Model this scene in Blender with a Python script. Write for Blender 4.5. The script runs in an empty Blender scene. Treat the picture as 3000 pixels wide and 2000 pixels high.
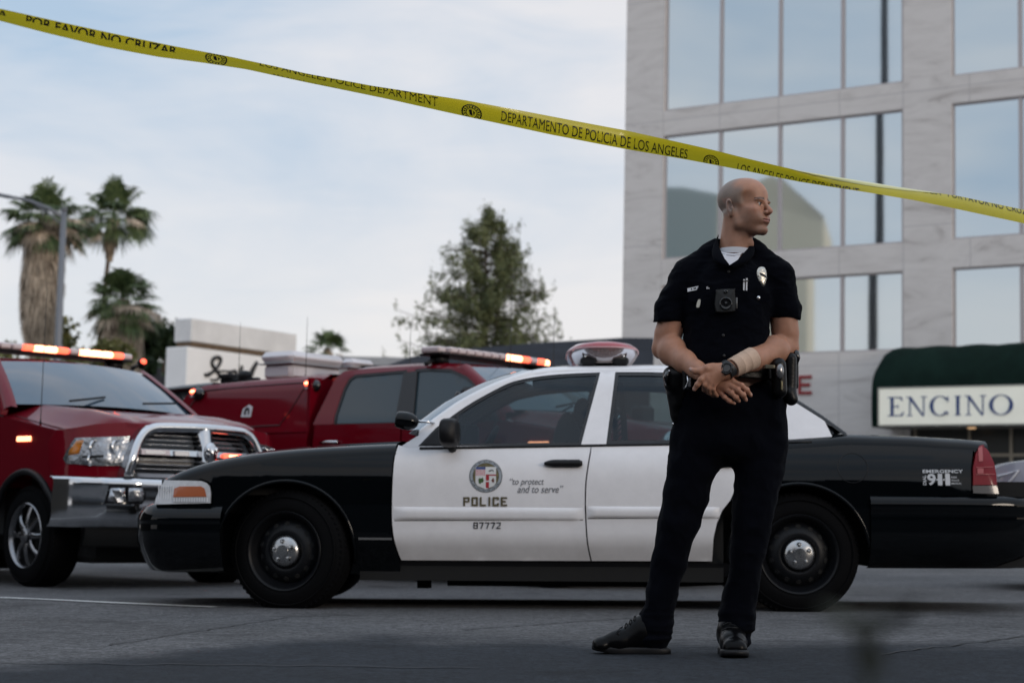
import bpy, math, random
import numpy as np
from mathutils import Matrix, Vector, noise as mnoise
from mathutils.geometry import delaunay_2d_cdt
rad = math.radians
scene = bpy.context.scene
COL = scene.collection

# ------------------------------------------------------------------ camera
CAM_H, FPX, PITCH, ROLL = 0.522, 5131.0, rad(5.72), 0.0215
cam_d = bpy.data.cameras.new('Camera')
cam = bpy.data.objects.new('Camera', cam_d)
COL.objects.link(cam)
cam_d.sensor_width = 36.0
cam_d.lens = FPX / 3000 * 36
cam_d.clip_end = 2000
cam_d.clip_start = 0.02
cam_d.dof.use_dof = True
cam_d.dof.focus_distance = 7.0
cam_d.dof.aperture_fstop = 3.4
CM = Matrix.Translation((0, 0, CAM_H)) @ Matrix.Rotation(rad(90) + PITCH, 4, 'X') @ Matrix.Rotation(ROLL, 4, 'Z')
cam.matrix_world = CM
scene.camera = cam

# ------------------------------------------------------------------ light
SUN_EL, SUN_DIR = rad(12.0), Vector((0.74, -0.67, 0)).normalized()   # the low sun stands to the right, a little behind the camera
scene.view_settings.view_transform = 'Standard'
scene.view_settings.look = 'None'
scene.view_settings.exposure = 0.0
scene.view_settings.gamma = 1.0
scene.view_settings.use_curve_mapping = False
world = bpy.data.worlds.new('World')
scene.world = world
world.use_nodes = True
def build_world():
    nt = world.node_tree
    N, L = nt.nodes, nt.links
    N.clear()
    out = N.new('ShaderNodeOutputWorld')
    sky = N.new('ShaderNodeTexSky')
    sky.sky_type = 'NISHITA'
    sky.sun_disc = False
    sky.sun_elevation = SUN_EL
    sky.sun_rotation = math.atan2(SUN_DIR.x, SUN_DIR.y)
    b1 = N.new('ShaderNodeBackground'); b1.inputs[1].default_value = 0.15
    L.new(sky.outputs[0], b1.inputs[0])
    tc = N.new('ShaderNodeTexCoord')
    # stretched noise = thin high cloud in bands
    mp = N.new('ShaderNodeMapping'); mp.inputs['Scale'].default_value = (1.3, 1.3, 5.0)
    mp.inputs['Rotation'].default_value = (0.10, 0.05, 0.3)
    mp.inputs['Location'].default_value = (3.1, 0.4, 0.7)
    L.new(tc.outputs['Generated'], mp.inputs[0])
    n1 = N.new('ShaderNodeTexNoise'); n1.inputs['Scale'].default_value = 1.7; n1.inputs['Detail'].default_value = 6; n1.inputs['Roughness'].default_value = 0.55; n1.inputs['Distortion'].default_value = 0.5
    L.new(mp.outputs[0], n1.inputs['Vector'])
    n2 = N.new('ShaderNodeTexNoise'); n2.inputs['Scale'].default_value = 7.0; n2.inputs['Detail'].default_value = 5; n2.inputs['Distortion'].default_value = 0.8
    L.new(mp.outputs[0], n2.inputs['Vector'])
    ad = N.new('ShaderNodeMath'); ad.operation = 'MULTIPLY_ADD'; ad.inputs[1].default_value = 0.26
    L.new(n2.outputs[0], ad.inputs[0]); L.new(n1.outputs[0], ad.inputs[2])
    cr = N.new('ShaderNodeValToRGB')
    cr.color_ramp.elements[0].position = 0.43; cr.color_ramp.elements[0].color = (0.46, 0.595, 0.76, 1)
    cr.color_ramp.elements[1].position = 0.76; cr.color_ramp.elements[1].color = (0.85, 0.84, 0.865, 1)
    L.new(ad.outputs[0], cr.inputs[0])
    # whiter towards the horizon, as thin cloud seen edge-on
    sp = N.new('ShaderNodeSeparateXYZ'); L.new(tc.outputs['Generated'], sp.inputs[0])
    hr = N.new('ShaderNodeMapRange'); hr.inputs[1].default_value = 0.03; hr.inputs[2].default_value = 0.24; hr.inputs[3].default_value = 0.8; hr.inputs[4].default_value = 0.0
    L.new(sp.outputs[2], hr.inputs[0])
    mh = N.new('ShaderNodeMix'); mh.data_type = 'RGBA'
    L.new(hr.outputs[0], mh.inputs[0]); L.new(cr.outputs[0], mh.inputs[6]); mh.inputs[7].default_value = (0.89, 0.85, 0.85, 1)
    b2 = N.new('ShaderNodeBackground')
    zb = N.new('ShaderNodeMapRange'); zb.inputs[1].default_value = 0.36; zb.inputs[2].default_value = 0.7; zb.inputs[3].default_value = 0.0; zb.inputs[4].default_value = 0.30   # bluer overhead
    L.new(sp.outputs[2], zb.inputs[0]); mz = N.new('ShaderNodeMix'); mz.data_type = 'RGBA'; L.new(zb.outputs[0], mz.inputs[0]); L.new(mh.outputs[2], mz.inputs[6]); mz.inputs[7].default_value = (0.42, 0.56, 0.74, 1)
    zr = N.new('ShaderNodeMapRange'); zr.inputs[1].default_value = 0.42; zr.inputs[2].default_value = 0.85; zr.inputs[3].default_value = 1.0; zr.inputs[4].default_value = 1.5   # overhead sky, out of view, boosted to add light
    L.new(sp.outputs[2], zr.inputs[0]); L.new(zr.outputs[0], b2.inputs[1])
    L.new(mz.outputs[2], b2.inputs[0])
    mx = N.new('ShaderNodeMixShader'); mx.inputs[0].default_value = 0.90
    L.new(b1.outputs[0], mx.inputs[1]); L.new(b2.outputs[0], mx.inputs[2])
    L.new(mx.outputs[0], out.inputs[0])
build_world()
sun_d = bpy.data.lights.new('Sun', 'SUN')
sun_d.energy = 1.0; sun_d.angle = rad(16); sun_d.color = (1.0, 0.86, 0.72)
sun = bpy.data.objects.new('Sun', sun_d); COL.objects.link(sun)
sd = Vector((SUN_DIR.x * math.cos(SUN_EL), SUN_DIR.y * math.cos(SUN_EL), math.sin(SUN_EL)))
sun.rotation_euler = sd.to_track_quat('Z', 'Y').to_euler()

# ------------------------------------------------------------------ helpers
GT = 0.0155                                   # the street climbs gently to the right
def gz(x, y=0):                                # it also sinks a little beyond the near lane
    t = min(1, max(0, (y - 10.9) / 1.7)); return GT * x - .045 * t*t*(3-2*t)
def ray(px, py):                              # reference pixel (3000 wide) -> world direction
    d = Vector(((px - 1500) / FPX, -(py - 1000) / FPX, -1.0))
    return (CM.to_3x3() @ d).normalized()
CO = Vector((0, 0, CAM_H))
def P(px, py, D):                             # the world point that lies D metres forward (y) on this ray
    r = ray(px, py); return CO + r * (D / r.y)
class Frame:
    """local frame of a thing; trace() finds where the sight line meets one of its own surfaces"""
    def __init__(s, M): s.M = M; s.I = M.inverted(); s.o = s.I @ CO
    def lray(s, px, py): return (s.I.to_3x3() @ ray(px, py))
    def trace(s, px, py, S, ax=1, start=0.0):
        r = s.lray(px, py); b = start; p = None
        for _ in range(14):
            t = (b - s.o[ax]) / r[ax]; p = s.o + r * t
            q = S(p.x, p.z) if ax == 1 else S(p.y, p.z)
            b = b + (q - b) * 0.7
        return p
def lerp(a, b, t): return a + (b - a) * t
def interp(tab, x):
    if x <= tab[0][0]: return tab[0][1]
    for (x0, y0), (x1, y1) in zip(tab, tab[1:]):
        if x <= x1:
            return y0 + (y1 - y0) * (x - x0) / (x1 - x0)
    return tab[-1][1]
def sinterp(tab, x):                           # smooth (monotone-ish cubic) table lookup
    xs = [t[0] for t in tab]; ys = [t[1] for t in tab]
    if x <= xs[0]: return ys[0]
    if x >= xs[-1]: return ys[-1]
    i = max(k for k in range(len(xs)) if xs[k] <= x); i = min(i, len(xs) - 2)
    def m(k):
        if k <= 0: return (ys[1] - ys[0]) / (xs[1] - xs[0])
        if k >= len(xs) - 1: return (ys[-1] - ys[-2]) / (xs[-1] - xs[-2])
        a = (ys[k] - ys[k-1]) / (xs[k] - xs[k-1]); b = (ys[k+1] - ys[k]) / (xs[k+1] - xs[k])
        return 0 if a * b <= 0 else 2 * a * b / (a + b)
    h = xs[i+1] - xs[i]; t = (x - xs[i]) / h
    return (2*t**3 - 3*t**2 + 1) * ys[i] + (t**3 - 2*t**2 + t) * h * m(i) + (-2*t**3 + 3*t**2) * ys[i+1] + (t**3 - t**2) * h * m(i+1)

def mat(name, col, rough=0.5, metal=0.0, coat=0.0, spec=0.5, cior=1.5, emit=None, es=0.0, var=0.0, vs=5.0, bump=0.0, bs=40.0, trans=0.0, coords='Object', sheen=0.0, sss=0.0, croug=0.03, rvar=0.0):
    m = bpy.data.materials.new(name); m.use_nodes = True
    nt = m.node_tree; b = nt.nodes['Principled BSDF']
    c = (*col, 1.0)
    b.inputs['Base Color'].default_value = c
    b.inputs['Roughness'].default_value = rough
    b.inputs['Metallic'].default_value = metal
    b.inputs['Coat Weight'].default_value = coat
    b.inputs['Coat Roughness'].default_value = croug; b.inputs['Coat IOR'].default_value = cior
    b.inputs['Specular IOR Level'].default_value = spec
    b.inputs['Transmission Weight'].default_value = trans
    b.inputs['Sheen Weight'].default_value = sheen
    if sss: b.inputs['Subsurface Weight'].default_value = sss; b.inputs['Subsurface Radius'].default_value = (0.012, 0.004, 0.002); b.inputs['Subsurface Scale'].default_value = 1.0
    if emit: b.inputs['Emission Color'].default_value = (*emit, 1); b.inputs['Emission Strength'].default_value = es
    if var or bump or rvar:
        tc = nt.nodes.new('ShaderNodeTexCoord')
    if var or rvar:
        n = nt.nodes.new('ShaderNodeTexNoise'); n.inputs['Scale'].default_value = vs; n.inputs['Detail'].default_value = 8; n.inputs['Roughness'].default_value = 0.6
        nt.links.new(tc.outputs[coords], n.inputs['Vector'])
    if var:
        r = nt.nodes.new('ShaderNodeMapRange'); r.inputs[1].default_value = 0.28; r.inputs[2].default_value = 0.72; r.inputs[3].default_value = 1 - var; r.inputs[4].default_value = 1 + var
        nt.links.new(n.outputs[0], r.inputs[0])
        v = nt.nodes.new('ShaderNodeVectorMath'); v.operation = 'SCALE'; v.inputs[0].default_value = col
        nt.links.new(r.outputs[0], v.inputs['Scale']); nt.links.new(v.outputs[0], b.inputs['Base Color'])
    if rvar:
        r2 = nt.nodes.new('ShaderNodeMapRange'); r2.inputs[1].default_value = 0.3; r2.inputs[2].default_value = 0.7; r2.inputs[3].default_value = max(0, rough - rvar); r2.inputs[4].default_value = rough + rvar
        nt.links.new(n.outputs[0], r2.inputs[0]); nt.links.new(r2.outputs[0], b.inputs['Roughness'])
    if bump:
        n2 = nt.nodes.new('ShaderNodeTexNoise'); n2.inputs['Scale'].default_value = bs; n2.inputs['Detail'].default_value = 6
        nt.links.new(tc.outputs[coords], n2.inputs['Vector'])
        bp = nt.nodes.new('ShaderNodeBump'); bp.inputs['Strength'].default_value = bump; bp.inputs['Distance'].default_value = 0.01
        nt.links.new(n2.outputs[0], bp.inputs['Height']); nt.links.new(bp.outputs[0], b.inputs['Normal'])
    return m

def tag(o, label=None, cat=None, group=None, kind=None):
    if label: o['label'] = label
    if cat: o['category'] = cat
    if group: o['group'] = group
    if kind: o['kind'] = kind
    return o
def empty(name, M, label=None, cat=None, group=None):
    o = bpy.data.objects.new(name, None); COL.objects.link(o)
    o.matrix_world = M if isinstance(M, Matrix) else Matrix.Translation(M)
    o.empty_display_size = 0.2
    bpy.context.view_layer.update()
    return tag(o, label, cat, group)
def mk(name, V, F, m, parent=None, smooth=False, world=False, fm=None, sharp=None):
    """one mesh object; V in the parent's coordinates (world=True: in world coordinates)"""
    me = bpy.data.meshes.new(name)
    if world and parent is not None:
        I = PM(parent).inverted(); V = [I @ Vector(v) for v in V]
    me.from_pydata([tuple(v) for v in V], [], [tuple(f) for f in F])
    ms = m if isinstance(m, (list, tuple)) else [m]
    for k in ms: me.materials.append(k)
    if fm is not None: me.polygons.foreach_set('material_index', np.array(fm, dtype=np.int32))
    if smooth: me.polygons.foreach_set('use_smooth', np.ones(len(me.polygons), dtype=bool))
    me.validate(); me.update()
    if smooth and sharp: me.set_sharp_from_angle(angle=rad(sharp))
    o = bpy.data.objects.new(name, me); COL.objects.link(o)
    if parent is not None: o.parent = parent
    return o
def PM(o):
    M = Matrix()
    while o is not None:
        M = o.matrix_basis @ M; o = o.parent
    return M
class MB:
    """collects primitives into one mesh"""
    def __init__(s): s.V = []; s.F = []; s.M = []
    def add(s, V, F, mi=0):
        n = len(s.V); s.V += [Vector(v) for v in V]; s.F += [tuple(i + n for i in f) for f in F]; s.M += [mi] * len(F); return s
    def box(s, x0, x1, y0, y1, z0, z1, mi=0, bev=0.0, X=None):
        if bev <= 0:
            V = [(x0,y0,z0),(x1,y0,z0),(x1,y1,z0),(x0,y1,z0),(x0,y0,z1),(x1,y0,z1),(x1,y1,z1),(x0,y1,z1)]
            F = [(0,3,2,1),(4,5,6,7),(0,1,5,4),(1,2,6,5),(2,3,7,6),(3,0,4,7)]
        else:
            b = min(bev, (x1-x0)/2.01, (y1-y0)/2.01, (z1-z0)/2.01); V = []; F = []
            idx = {}
            for i, sx in enumerate((x0, x1)):
                for j, sy in enumerate((y0, y1)):
                    for k, sz in enumerate((z0, z1)):
                        ix = sx + (b if i == 0 else -b); iy = sy + (b if j == 0 else -b); iz = sz + (b if k == 0 else -b)
                        for a, v in enumerate(((sx, iy, iz), (ix, sy, iz), (ix, iy, sz))):
                            idx[i, j, k, a] = len(V); V.append(v)
            g = idx
            for i in (0, 1): F.append([g[i,0,0,0], g[i,1,0,0], g[i,1,1,0], g[i,0,1,0]])
            for j in (0, 1): F.append([g[0,j,0,1], g[1,j,0,1], g[1,j,1,1], g[0,j,1,1]])
            for k in (0, 1): F.append([g[0,0,k,2], g[1,0,k,2], g[1,1,k,2], g[0,1,k,2]])
            for i in (0, 1):
                for j in (0, 1): F.append([g[i,j,0,0], g[i,j,1,0], g[i,j,1,1], g[i,j,0,1]])
                for k in (0, 1): F.append([g[i,0,k,0], g[i,1,k,0], g[i,1,k,2], g[i,0,k,2]])
            for j in (0, 1):
                for k in (0, 1): F.append([g[0,j,k,1], g[1,j,k,1], g[1,j,k,2], g[0,j,k,2]])
            for i in (0, 1):
                for j in (0, 1):
                    for k in (0, 1): F.append([g[i,j,k,0], g[i,j,k,1], g[i,j,k,2]])
        if X is not None: V = [X @ Vector(v) for v in V]
        return s.add(V, F, mi)
    def tube(s, pts, r, n=10, mi=0, cap=True, sq=1.0):
        """tube through points, radius r (number or list); sq flattens it"""
        pts = [Vector(p) for p in pts]; R = r if isinstance(r, (list, tuple)) else [r] * len(pts)
        V = []; F = []; up = None
        for i, p in enumerate(pts):
            t = (pts[min(i+1, len(pts)-1)] - pts[max(i-1, 0)]).normalized()
            if up is None:
                up = Vector((0, 0, 1)) if abs(t.z) < 0.9 else Vector((1, 0, 0))
            a = t.cross(up).normalized(); b = a.cross(t).normalized(); up = b
            for k in range(n):
                an = 2 * math.pi * k / n
                V.append(p + a * math.cos(an) * R[i] + b * math.sin(an) * R[i] * sq)
        for i in range(len(pts) - 1):
            for k in range(n):
                F.append((i*n+k, i*n+(k+1) % n, (i+1)*n+(k+1) % n, (i+1)*n+k))
        if cap: F += [tuple(range(n))[::-1], tuple(range((len(pts)-1)*n, len(pts)*n))]
        return s.add(V, F, mi)
    def lathe(s, prof, M, n=32, mi=0, cap=False):
        """prof: (radius, height) rows turned about local z of matrix M"""
        V = []; F = []
        for r, h in prof:
            for k in range(n):
                a = 2 * math.pi * k / n; V.append(M @ Vector((r * math.cos(a), r * math.sin(a), h)))
        for i in range(len(prof) - 1):
            for k in range(n): F.append((i*n+k, i*n+(k+1) % n, (i+1)*n+(k+1) % n, (i+1)*n+k))
        if cap: F += [tuple(range(n))[::-1], tuple(range((len(prof)-1)*n, len(prof)*n))]
        return s.add(V, F, mi)
    def ball(s, c, r, mi=0, nu=16, nv=10, M=None):
        V = []; F = []; c = Vector(c); r = Vector(r) if not isinstance(r, (int, float)) else Vector((r, r, r))
        for j in range(nv + 1):
            th = math.pi * j / nv
            for i in range(nu):
                ph = 2 * math.pi * i / nu
                v = Vector((r.x*math.sin(th)*math.cos(ph), r.y*math.sin(th)*math.sin(ph), r.z*math.cos(th)))
                V.append(c + (M @ v if M else v))
        for j in range(nv):
            for i in range(nu): F.append((j*nu+i, j*nu+(i+1) % nu, (j+1)*nu+(i+1) % nu, (j+1)*nu+i))
        return s.add(V, F, mi)
    def build(s, name, m, parent=None, smooth=False, world=False, sharp=None):
        return mk(name, s.V, s.F, m, parent, smooth, world, s.M, sharp)
def quads(rows, close_u=False, close_v=False):
    """grid of points -> verts, faces"""
    nr, nc = len(rows), len(rows[0]); V = [p for r in rows for p in r]; F = []
    for i in range(nr - (0 if close_u else 1)):
        for j in range(nc - (0 if close_v else 1)):
            F.append((i*nc+j, i*nc+(j+1) % nc, ((i+1) % nr)*nc+(j+1) % nc, ((i+1) % nr)*nc+j))
    return V, F
def spl(pts, n=6, closed=False):
    """Catmull-Rom through 2-D points"""
    pts = [tuple(p) for p in pts]; out = []; L = len(pts)
    rng = range(L) if closed else range(L - 1)
    g = (lambda i: pts[i % L]) if closed else (lambda i: pts[max(0, min(L-1, i))])
    for i in rng:
        p0, p1, p2, p3 = g(i-1), g(i), g(i+1), g(i+2)
        for k in range(n):
            t = k / n
            out.append(tuple(0.5*((2*b)+(-a+c)*t+(2*a-5*b+4*c-d)*t*t+(-a+3*b-3*c+d)*t**3) for a, b, c, d in zip(p0, p1, p2, p3)))
    if not closed: out.append(pts[-1])
    return out
def inpoly(x, y, poly):
    c = False; n = len(poly); j = n - 1
    for i in range(n):
        xi, yi = poly[i]; xj, yj = poly[j]
        if (yi > y) != (yj > y) and x < (xj - xi) * (y - yi) / (yj - yi) + xi: c = not c
        j = i
    return c
def resample(poly, res):
    out = []
    for a, b in zip(poly, poly[1:] + poly[:1]):
        d = math.hypot(b[0]-a[0], b[1]-a[1])
        if d < 1e-6: continue
        k = max(1, int(round(d / res)))
        for i in range(k): out.append((a[0]+(b[0]-a[0])*i/k, a[1]+(b[1]-a[1])*i/k))
    return out
def fill(poly, res=0.05, holes=()):
    """triangulated 2-D fill of a polygon with inner points -> pts2d, tris, boundary length list"""
    poly = resample(poly, res)
    loops = [poly] + [resample(h, res) for h in holes]
    V = []; E = []
    for lp in loops:
        n0 = len(V); V += lp; E += [(n0+i, n0+(i+1) % len(lp)) for i in range(len(lp))]
    xs = [p[0] for p in poly]; ys = [p[1] for p in poly]
    nb = len(V); B = np.array(V)
    y = math.floor(min(ys)/res)*res; row = 0
    while y < max(ys):
        x = math.floor(min(xs)/res)*res + (res/2 if row % 2 else 0)
        while x < max(xs):
            if inpoly(x, y, poly) and not any(inpoly(x, y, h) for h in loops[1:]):
                if np.min((B[:, 0]-x)**2 + (B[:, 1]-y)**2) > (res*0.45)**2: V.append((x, y))
            x += res
        y += res; row += 1
    r = delaunay_2d_cdt([Vector(v) for v in V], E, [], 0, 1e-7)
    vo, fo = r[0], r[2]; F = []
    for f in fo:
        cx = sum(vo[i].x for i in f)/3; cy = sum(vo[i].y for i in f)/3
        if inpoly(cx, cy, poly) and not any(inpoly(cx, cy, h) for h in loops[1:]): F.append(tuple(f))
    return [(v.x, v.y) for v in vo], F, [list(lp) for lp in loops]
def shell(poly, fn, res=0.05, thick=0.02, tdir=Vector((0, 1, 0)), holes=()):
    """curved sheet metal or glass: a filled outline lifted onto fn(a, b) -> Vector, with an edge of its own thickness"""
    V2, F, loops = fill(poly, res, holes)
    V = [fn(*p) for p in V2]
    area = sum(((V2[f[1]][0]-V2[f[0]][0])*(V2[f[2]][1]-V2[f[0]][1])-(V2[f[2]][0]-V2[f[0]][0])*(V2[f[1]][1]-V2[f[0]][1])) for f in F)
    if area < 0: F = [f[::-1] for f in F]
    if thick:
        from collections import Counter
        ec = Counter()
        for f in F:
            for i in range(3): ec[(f[i], f[(i+1) % 3])] += 1
        bd = [e for e in ec if (e[1], e[0]) not in ec]
        mp = {}
        for e in bd:
            for i in e:
                if i not in mp: mp[i] = len(V); V.append(V[i] + tdir * thick)
        F = F + [(e[1], e[0], mp[e[0]], mp[e[1]]) for e in bd]
    return V, F
def text2d(s, size=1.0, font=None, shear=0.0, spacing=1.0, res=3, bold=0.0):
    """flat lettering -> verts (x, y), faces; width and height normalised by size (cap height about 0.73 size)"""
    cu = bpy.data.curves.new('lettering', 'FONT'); cu.body = s; cu.size = size; cu.shear = shear; cu.space_character = spacing; cu.resolution_u = res
    cu.offset = bold
    o = bpy.data.objects.new('lettering', cu); COL.objects.link(o)
    dg = bpy.context.evaluated_depsgraph_get(); me = bpy.data.meshes.new_from_object(o.evaluated_get(dg))
    V = [(v.co.x, v.co.y) for v in me.vertices]; F = [tuple(p.vertices) for p in me.polygons]
    bpy.data.objects.remove(o); bpy.data.curves.remove(cu); bpy.data.meshes.remove(me)
    return V, F
def fit_text(s, x0, y0, x1, y1, **k):
    """lettering stretched into a rectangle"""
    V, F = text2d(s, **k)
    a = min(v[0] for v in V); b = max(v[0] for v in V); c = min(v[1] for v in V); d = max(v[1] for v in V)
    return [(x0+(v[0]-a)/(b-a)*(x1-x0), y0+(v[1]-c)/(d-c)*(y1-y0)) for v in V], F
# ================================================================== SETTING
K = 3000 / 2352.0
rnd = random.Random(7); nr = np.random.default_rng(11)
# ---- street
def asphalt():
    m = bpy.data.materials.new('asphalt'); m.use_nodes = True; nt = m.node_tree; b = nt.nodes['Principled BSDF']
    N, L = nt.nodes, nt.links
    tc = N.new('ShaderNodeTexCoord'); sp = N.new('ShaderNodeSeparateXYZ'); L.new(tc.outputs['Object'], sp.inputs[0])
    def noise(s, d=5, r=0.6):
        n = N.new('ShaderNodeTexNoise'); n.inputs['Scale'].default_value = s; n.inputs['Detail'].default_value = d; n.inputs['Roughness'].default_value = r
        L.new(tc.outputs['Object'], n.inputs['Vector']); return n.outputs[0]
    def mth(op, a, b_=None, c=None):
        n = N.new('ShaderNodeMath'); n.operation = op
        for i, v in enumerate((a, b_, c)):
            if v is None: continue
            if isinstance(v, (int, float)): n.inputs[i].default_value = v
            else: L.new(v, n.inputs[i])
        return n.outputs[0]
    # foreground shade painted into the asphalt colour; its ragged edge crosses the street
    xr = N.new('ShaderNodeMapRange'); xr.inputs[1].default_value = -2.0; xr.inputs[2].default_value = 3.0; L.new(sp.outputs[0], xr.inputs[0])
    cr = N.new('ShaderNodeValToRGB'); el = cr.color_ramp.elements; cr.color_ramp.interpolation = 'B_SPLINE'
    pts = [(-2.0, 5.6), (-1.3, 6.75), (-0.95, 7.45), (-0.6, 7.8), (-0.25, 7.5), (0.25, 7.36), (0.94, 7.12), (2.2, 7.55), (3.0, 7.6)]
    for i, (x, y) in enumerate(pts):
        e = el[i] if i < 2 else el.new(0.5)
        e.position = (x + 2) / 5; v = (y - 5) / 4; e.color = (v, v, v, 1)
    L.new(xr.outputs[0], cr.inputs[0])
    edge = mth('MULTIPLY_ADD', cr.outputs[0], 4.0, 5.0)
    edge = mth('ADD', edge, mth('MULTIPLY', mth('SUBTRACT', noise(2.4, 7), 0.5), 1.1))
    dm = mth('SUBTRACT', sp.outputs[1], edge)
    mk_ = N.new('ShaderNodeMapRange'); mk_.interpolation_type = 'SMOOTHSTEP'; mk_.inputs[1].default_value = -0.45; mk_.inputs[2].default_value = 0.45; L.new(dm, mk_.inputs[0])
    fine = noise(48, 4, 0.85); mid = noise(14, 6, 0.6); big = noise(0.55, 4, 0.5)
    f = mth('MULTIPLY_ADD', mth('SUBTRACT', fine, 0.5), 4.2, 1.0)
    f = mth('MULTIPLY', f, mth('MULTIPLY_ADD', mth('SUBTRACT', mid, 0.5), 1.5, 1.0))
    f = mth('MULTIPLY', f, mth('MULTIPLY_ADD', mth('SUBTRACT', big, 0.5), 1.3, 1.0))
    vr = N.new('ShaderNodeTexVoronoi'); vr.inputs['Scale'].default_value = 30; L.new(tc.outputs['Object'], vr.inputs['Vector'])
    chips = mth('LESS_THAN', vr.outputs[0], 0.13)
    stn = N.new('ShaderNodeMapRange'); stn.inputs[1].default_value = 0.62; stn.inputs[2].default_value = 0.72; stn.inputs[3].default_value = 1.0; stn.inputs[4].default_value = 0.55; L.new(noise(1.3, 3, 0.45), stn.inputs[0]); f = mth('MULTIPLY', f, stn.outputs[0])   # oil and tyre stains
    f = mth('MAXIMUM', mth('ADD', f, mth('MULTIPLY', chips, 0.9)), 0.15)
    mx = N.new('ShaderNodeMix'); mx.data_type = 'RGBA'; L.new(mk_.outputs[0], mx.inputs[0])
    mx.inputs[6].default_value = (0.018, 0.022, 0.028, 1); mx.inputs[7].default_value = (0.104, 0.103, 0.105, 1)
    sc = N.new('ShaderNodeVectorMath'); sc.operation = 'SCALE'; L.new(mx.outputs[2], sc.inputs[0]); L.new(f, sc.inputs['Scale'])
    L.new(sc.outputs[0], b.inputs['Base Color'])
    b.inputs['Roughness'].default_value = 0.85; b.inputs['Specular IOR Level'].default_value = 0.25
    bp = N.new('ShaderNodeBump'); bp.inputs['Strength'].default_value = 1.0; bp.inputs['Distance'].default_value = 0.010
    L.new(fine, bp.inputs['Height']); L.new(bp.outputs[0], b.inputs['Normal'])
    return m
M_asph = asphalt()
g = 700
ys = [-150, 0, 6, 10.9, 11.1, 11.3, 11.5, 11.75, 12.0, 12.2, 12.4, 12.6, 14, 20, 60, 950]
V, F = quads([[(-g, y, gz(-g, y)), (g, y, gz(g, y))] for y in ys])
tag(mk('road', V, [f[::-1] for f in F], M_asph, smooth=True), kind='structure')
M_line = mat('road_paint', (0.55, 0.55, 0.53), 0.7, var=0.35, vs=30)
def strip(name, pts, w, m, dz=0.004):
    V = []; F = []
    for i, (x, y) in enumerate(pts):
        a = Vector(pts[max(0, i-1)]); b = Vector(pts[min(len(pts)-1, i+1)]); t = (b - a).normalized(); n = Vector((-t.y, t.x)) * w / 2
        ww = 1 + 0.25 * math.sin(i * 2.3)
        for s in (-1, 1): V.append((x + s*n.x*ww, y + s*n.y*ww, gz(x, y) + dz))
    for i in range(len(pts)-1): F.append((2*i, 2*i+2, 2*i+3, 2*i+1))
    return tag(mk(name, V, F, m), kind='structure')
strip('lane_line', [(-9.5, 15.4), (-5.6, 12.76), (-4.5, 12.0), (-3.7, 11.47), (-3.18, 11.12), (-2.85, 10.89), (-2.3, 10.5), (-1.66, 10.08)], 0.10, M_line)
M_tar = mat('crack_tar', (0.02, 0.02, 0.021), 0.8)
def crack(a, b, n=30, amp=0.03, w=0.014):
    pts = []
    for i in range(n + 1):
        t = i / n; pts.append((lerp(a[0], b[0], t) + rnd.uniform(-amp, amp)*0.4, lerp(a[1], b[1], t) + rnd.uniform(-amp, amp)))
    strip('crack', pts, w, M_tar)
crack((1.45, 6.88), (2.6, 8.3)); crack((-0.2, 8.2), (0.95, 9.6)); crack((-2.6, 6.3), (-0.1, 6.15)); crack((0.9, 9.4), (3.2, 8.3)); crack((-2.4, 8.9), (-0.7, 9.3), w=.01); crack((-1.6, 7.1), (-1.1, 9.2), w=.01); crack((2.2, 7.2), (4.0, 7.0)); crack((-3.2, 7.6), (-1.9, 7.9), w=.012)

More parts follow.
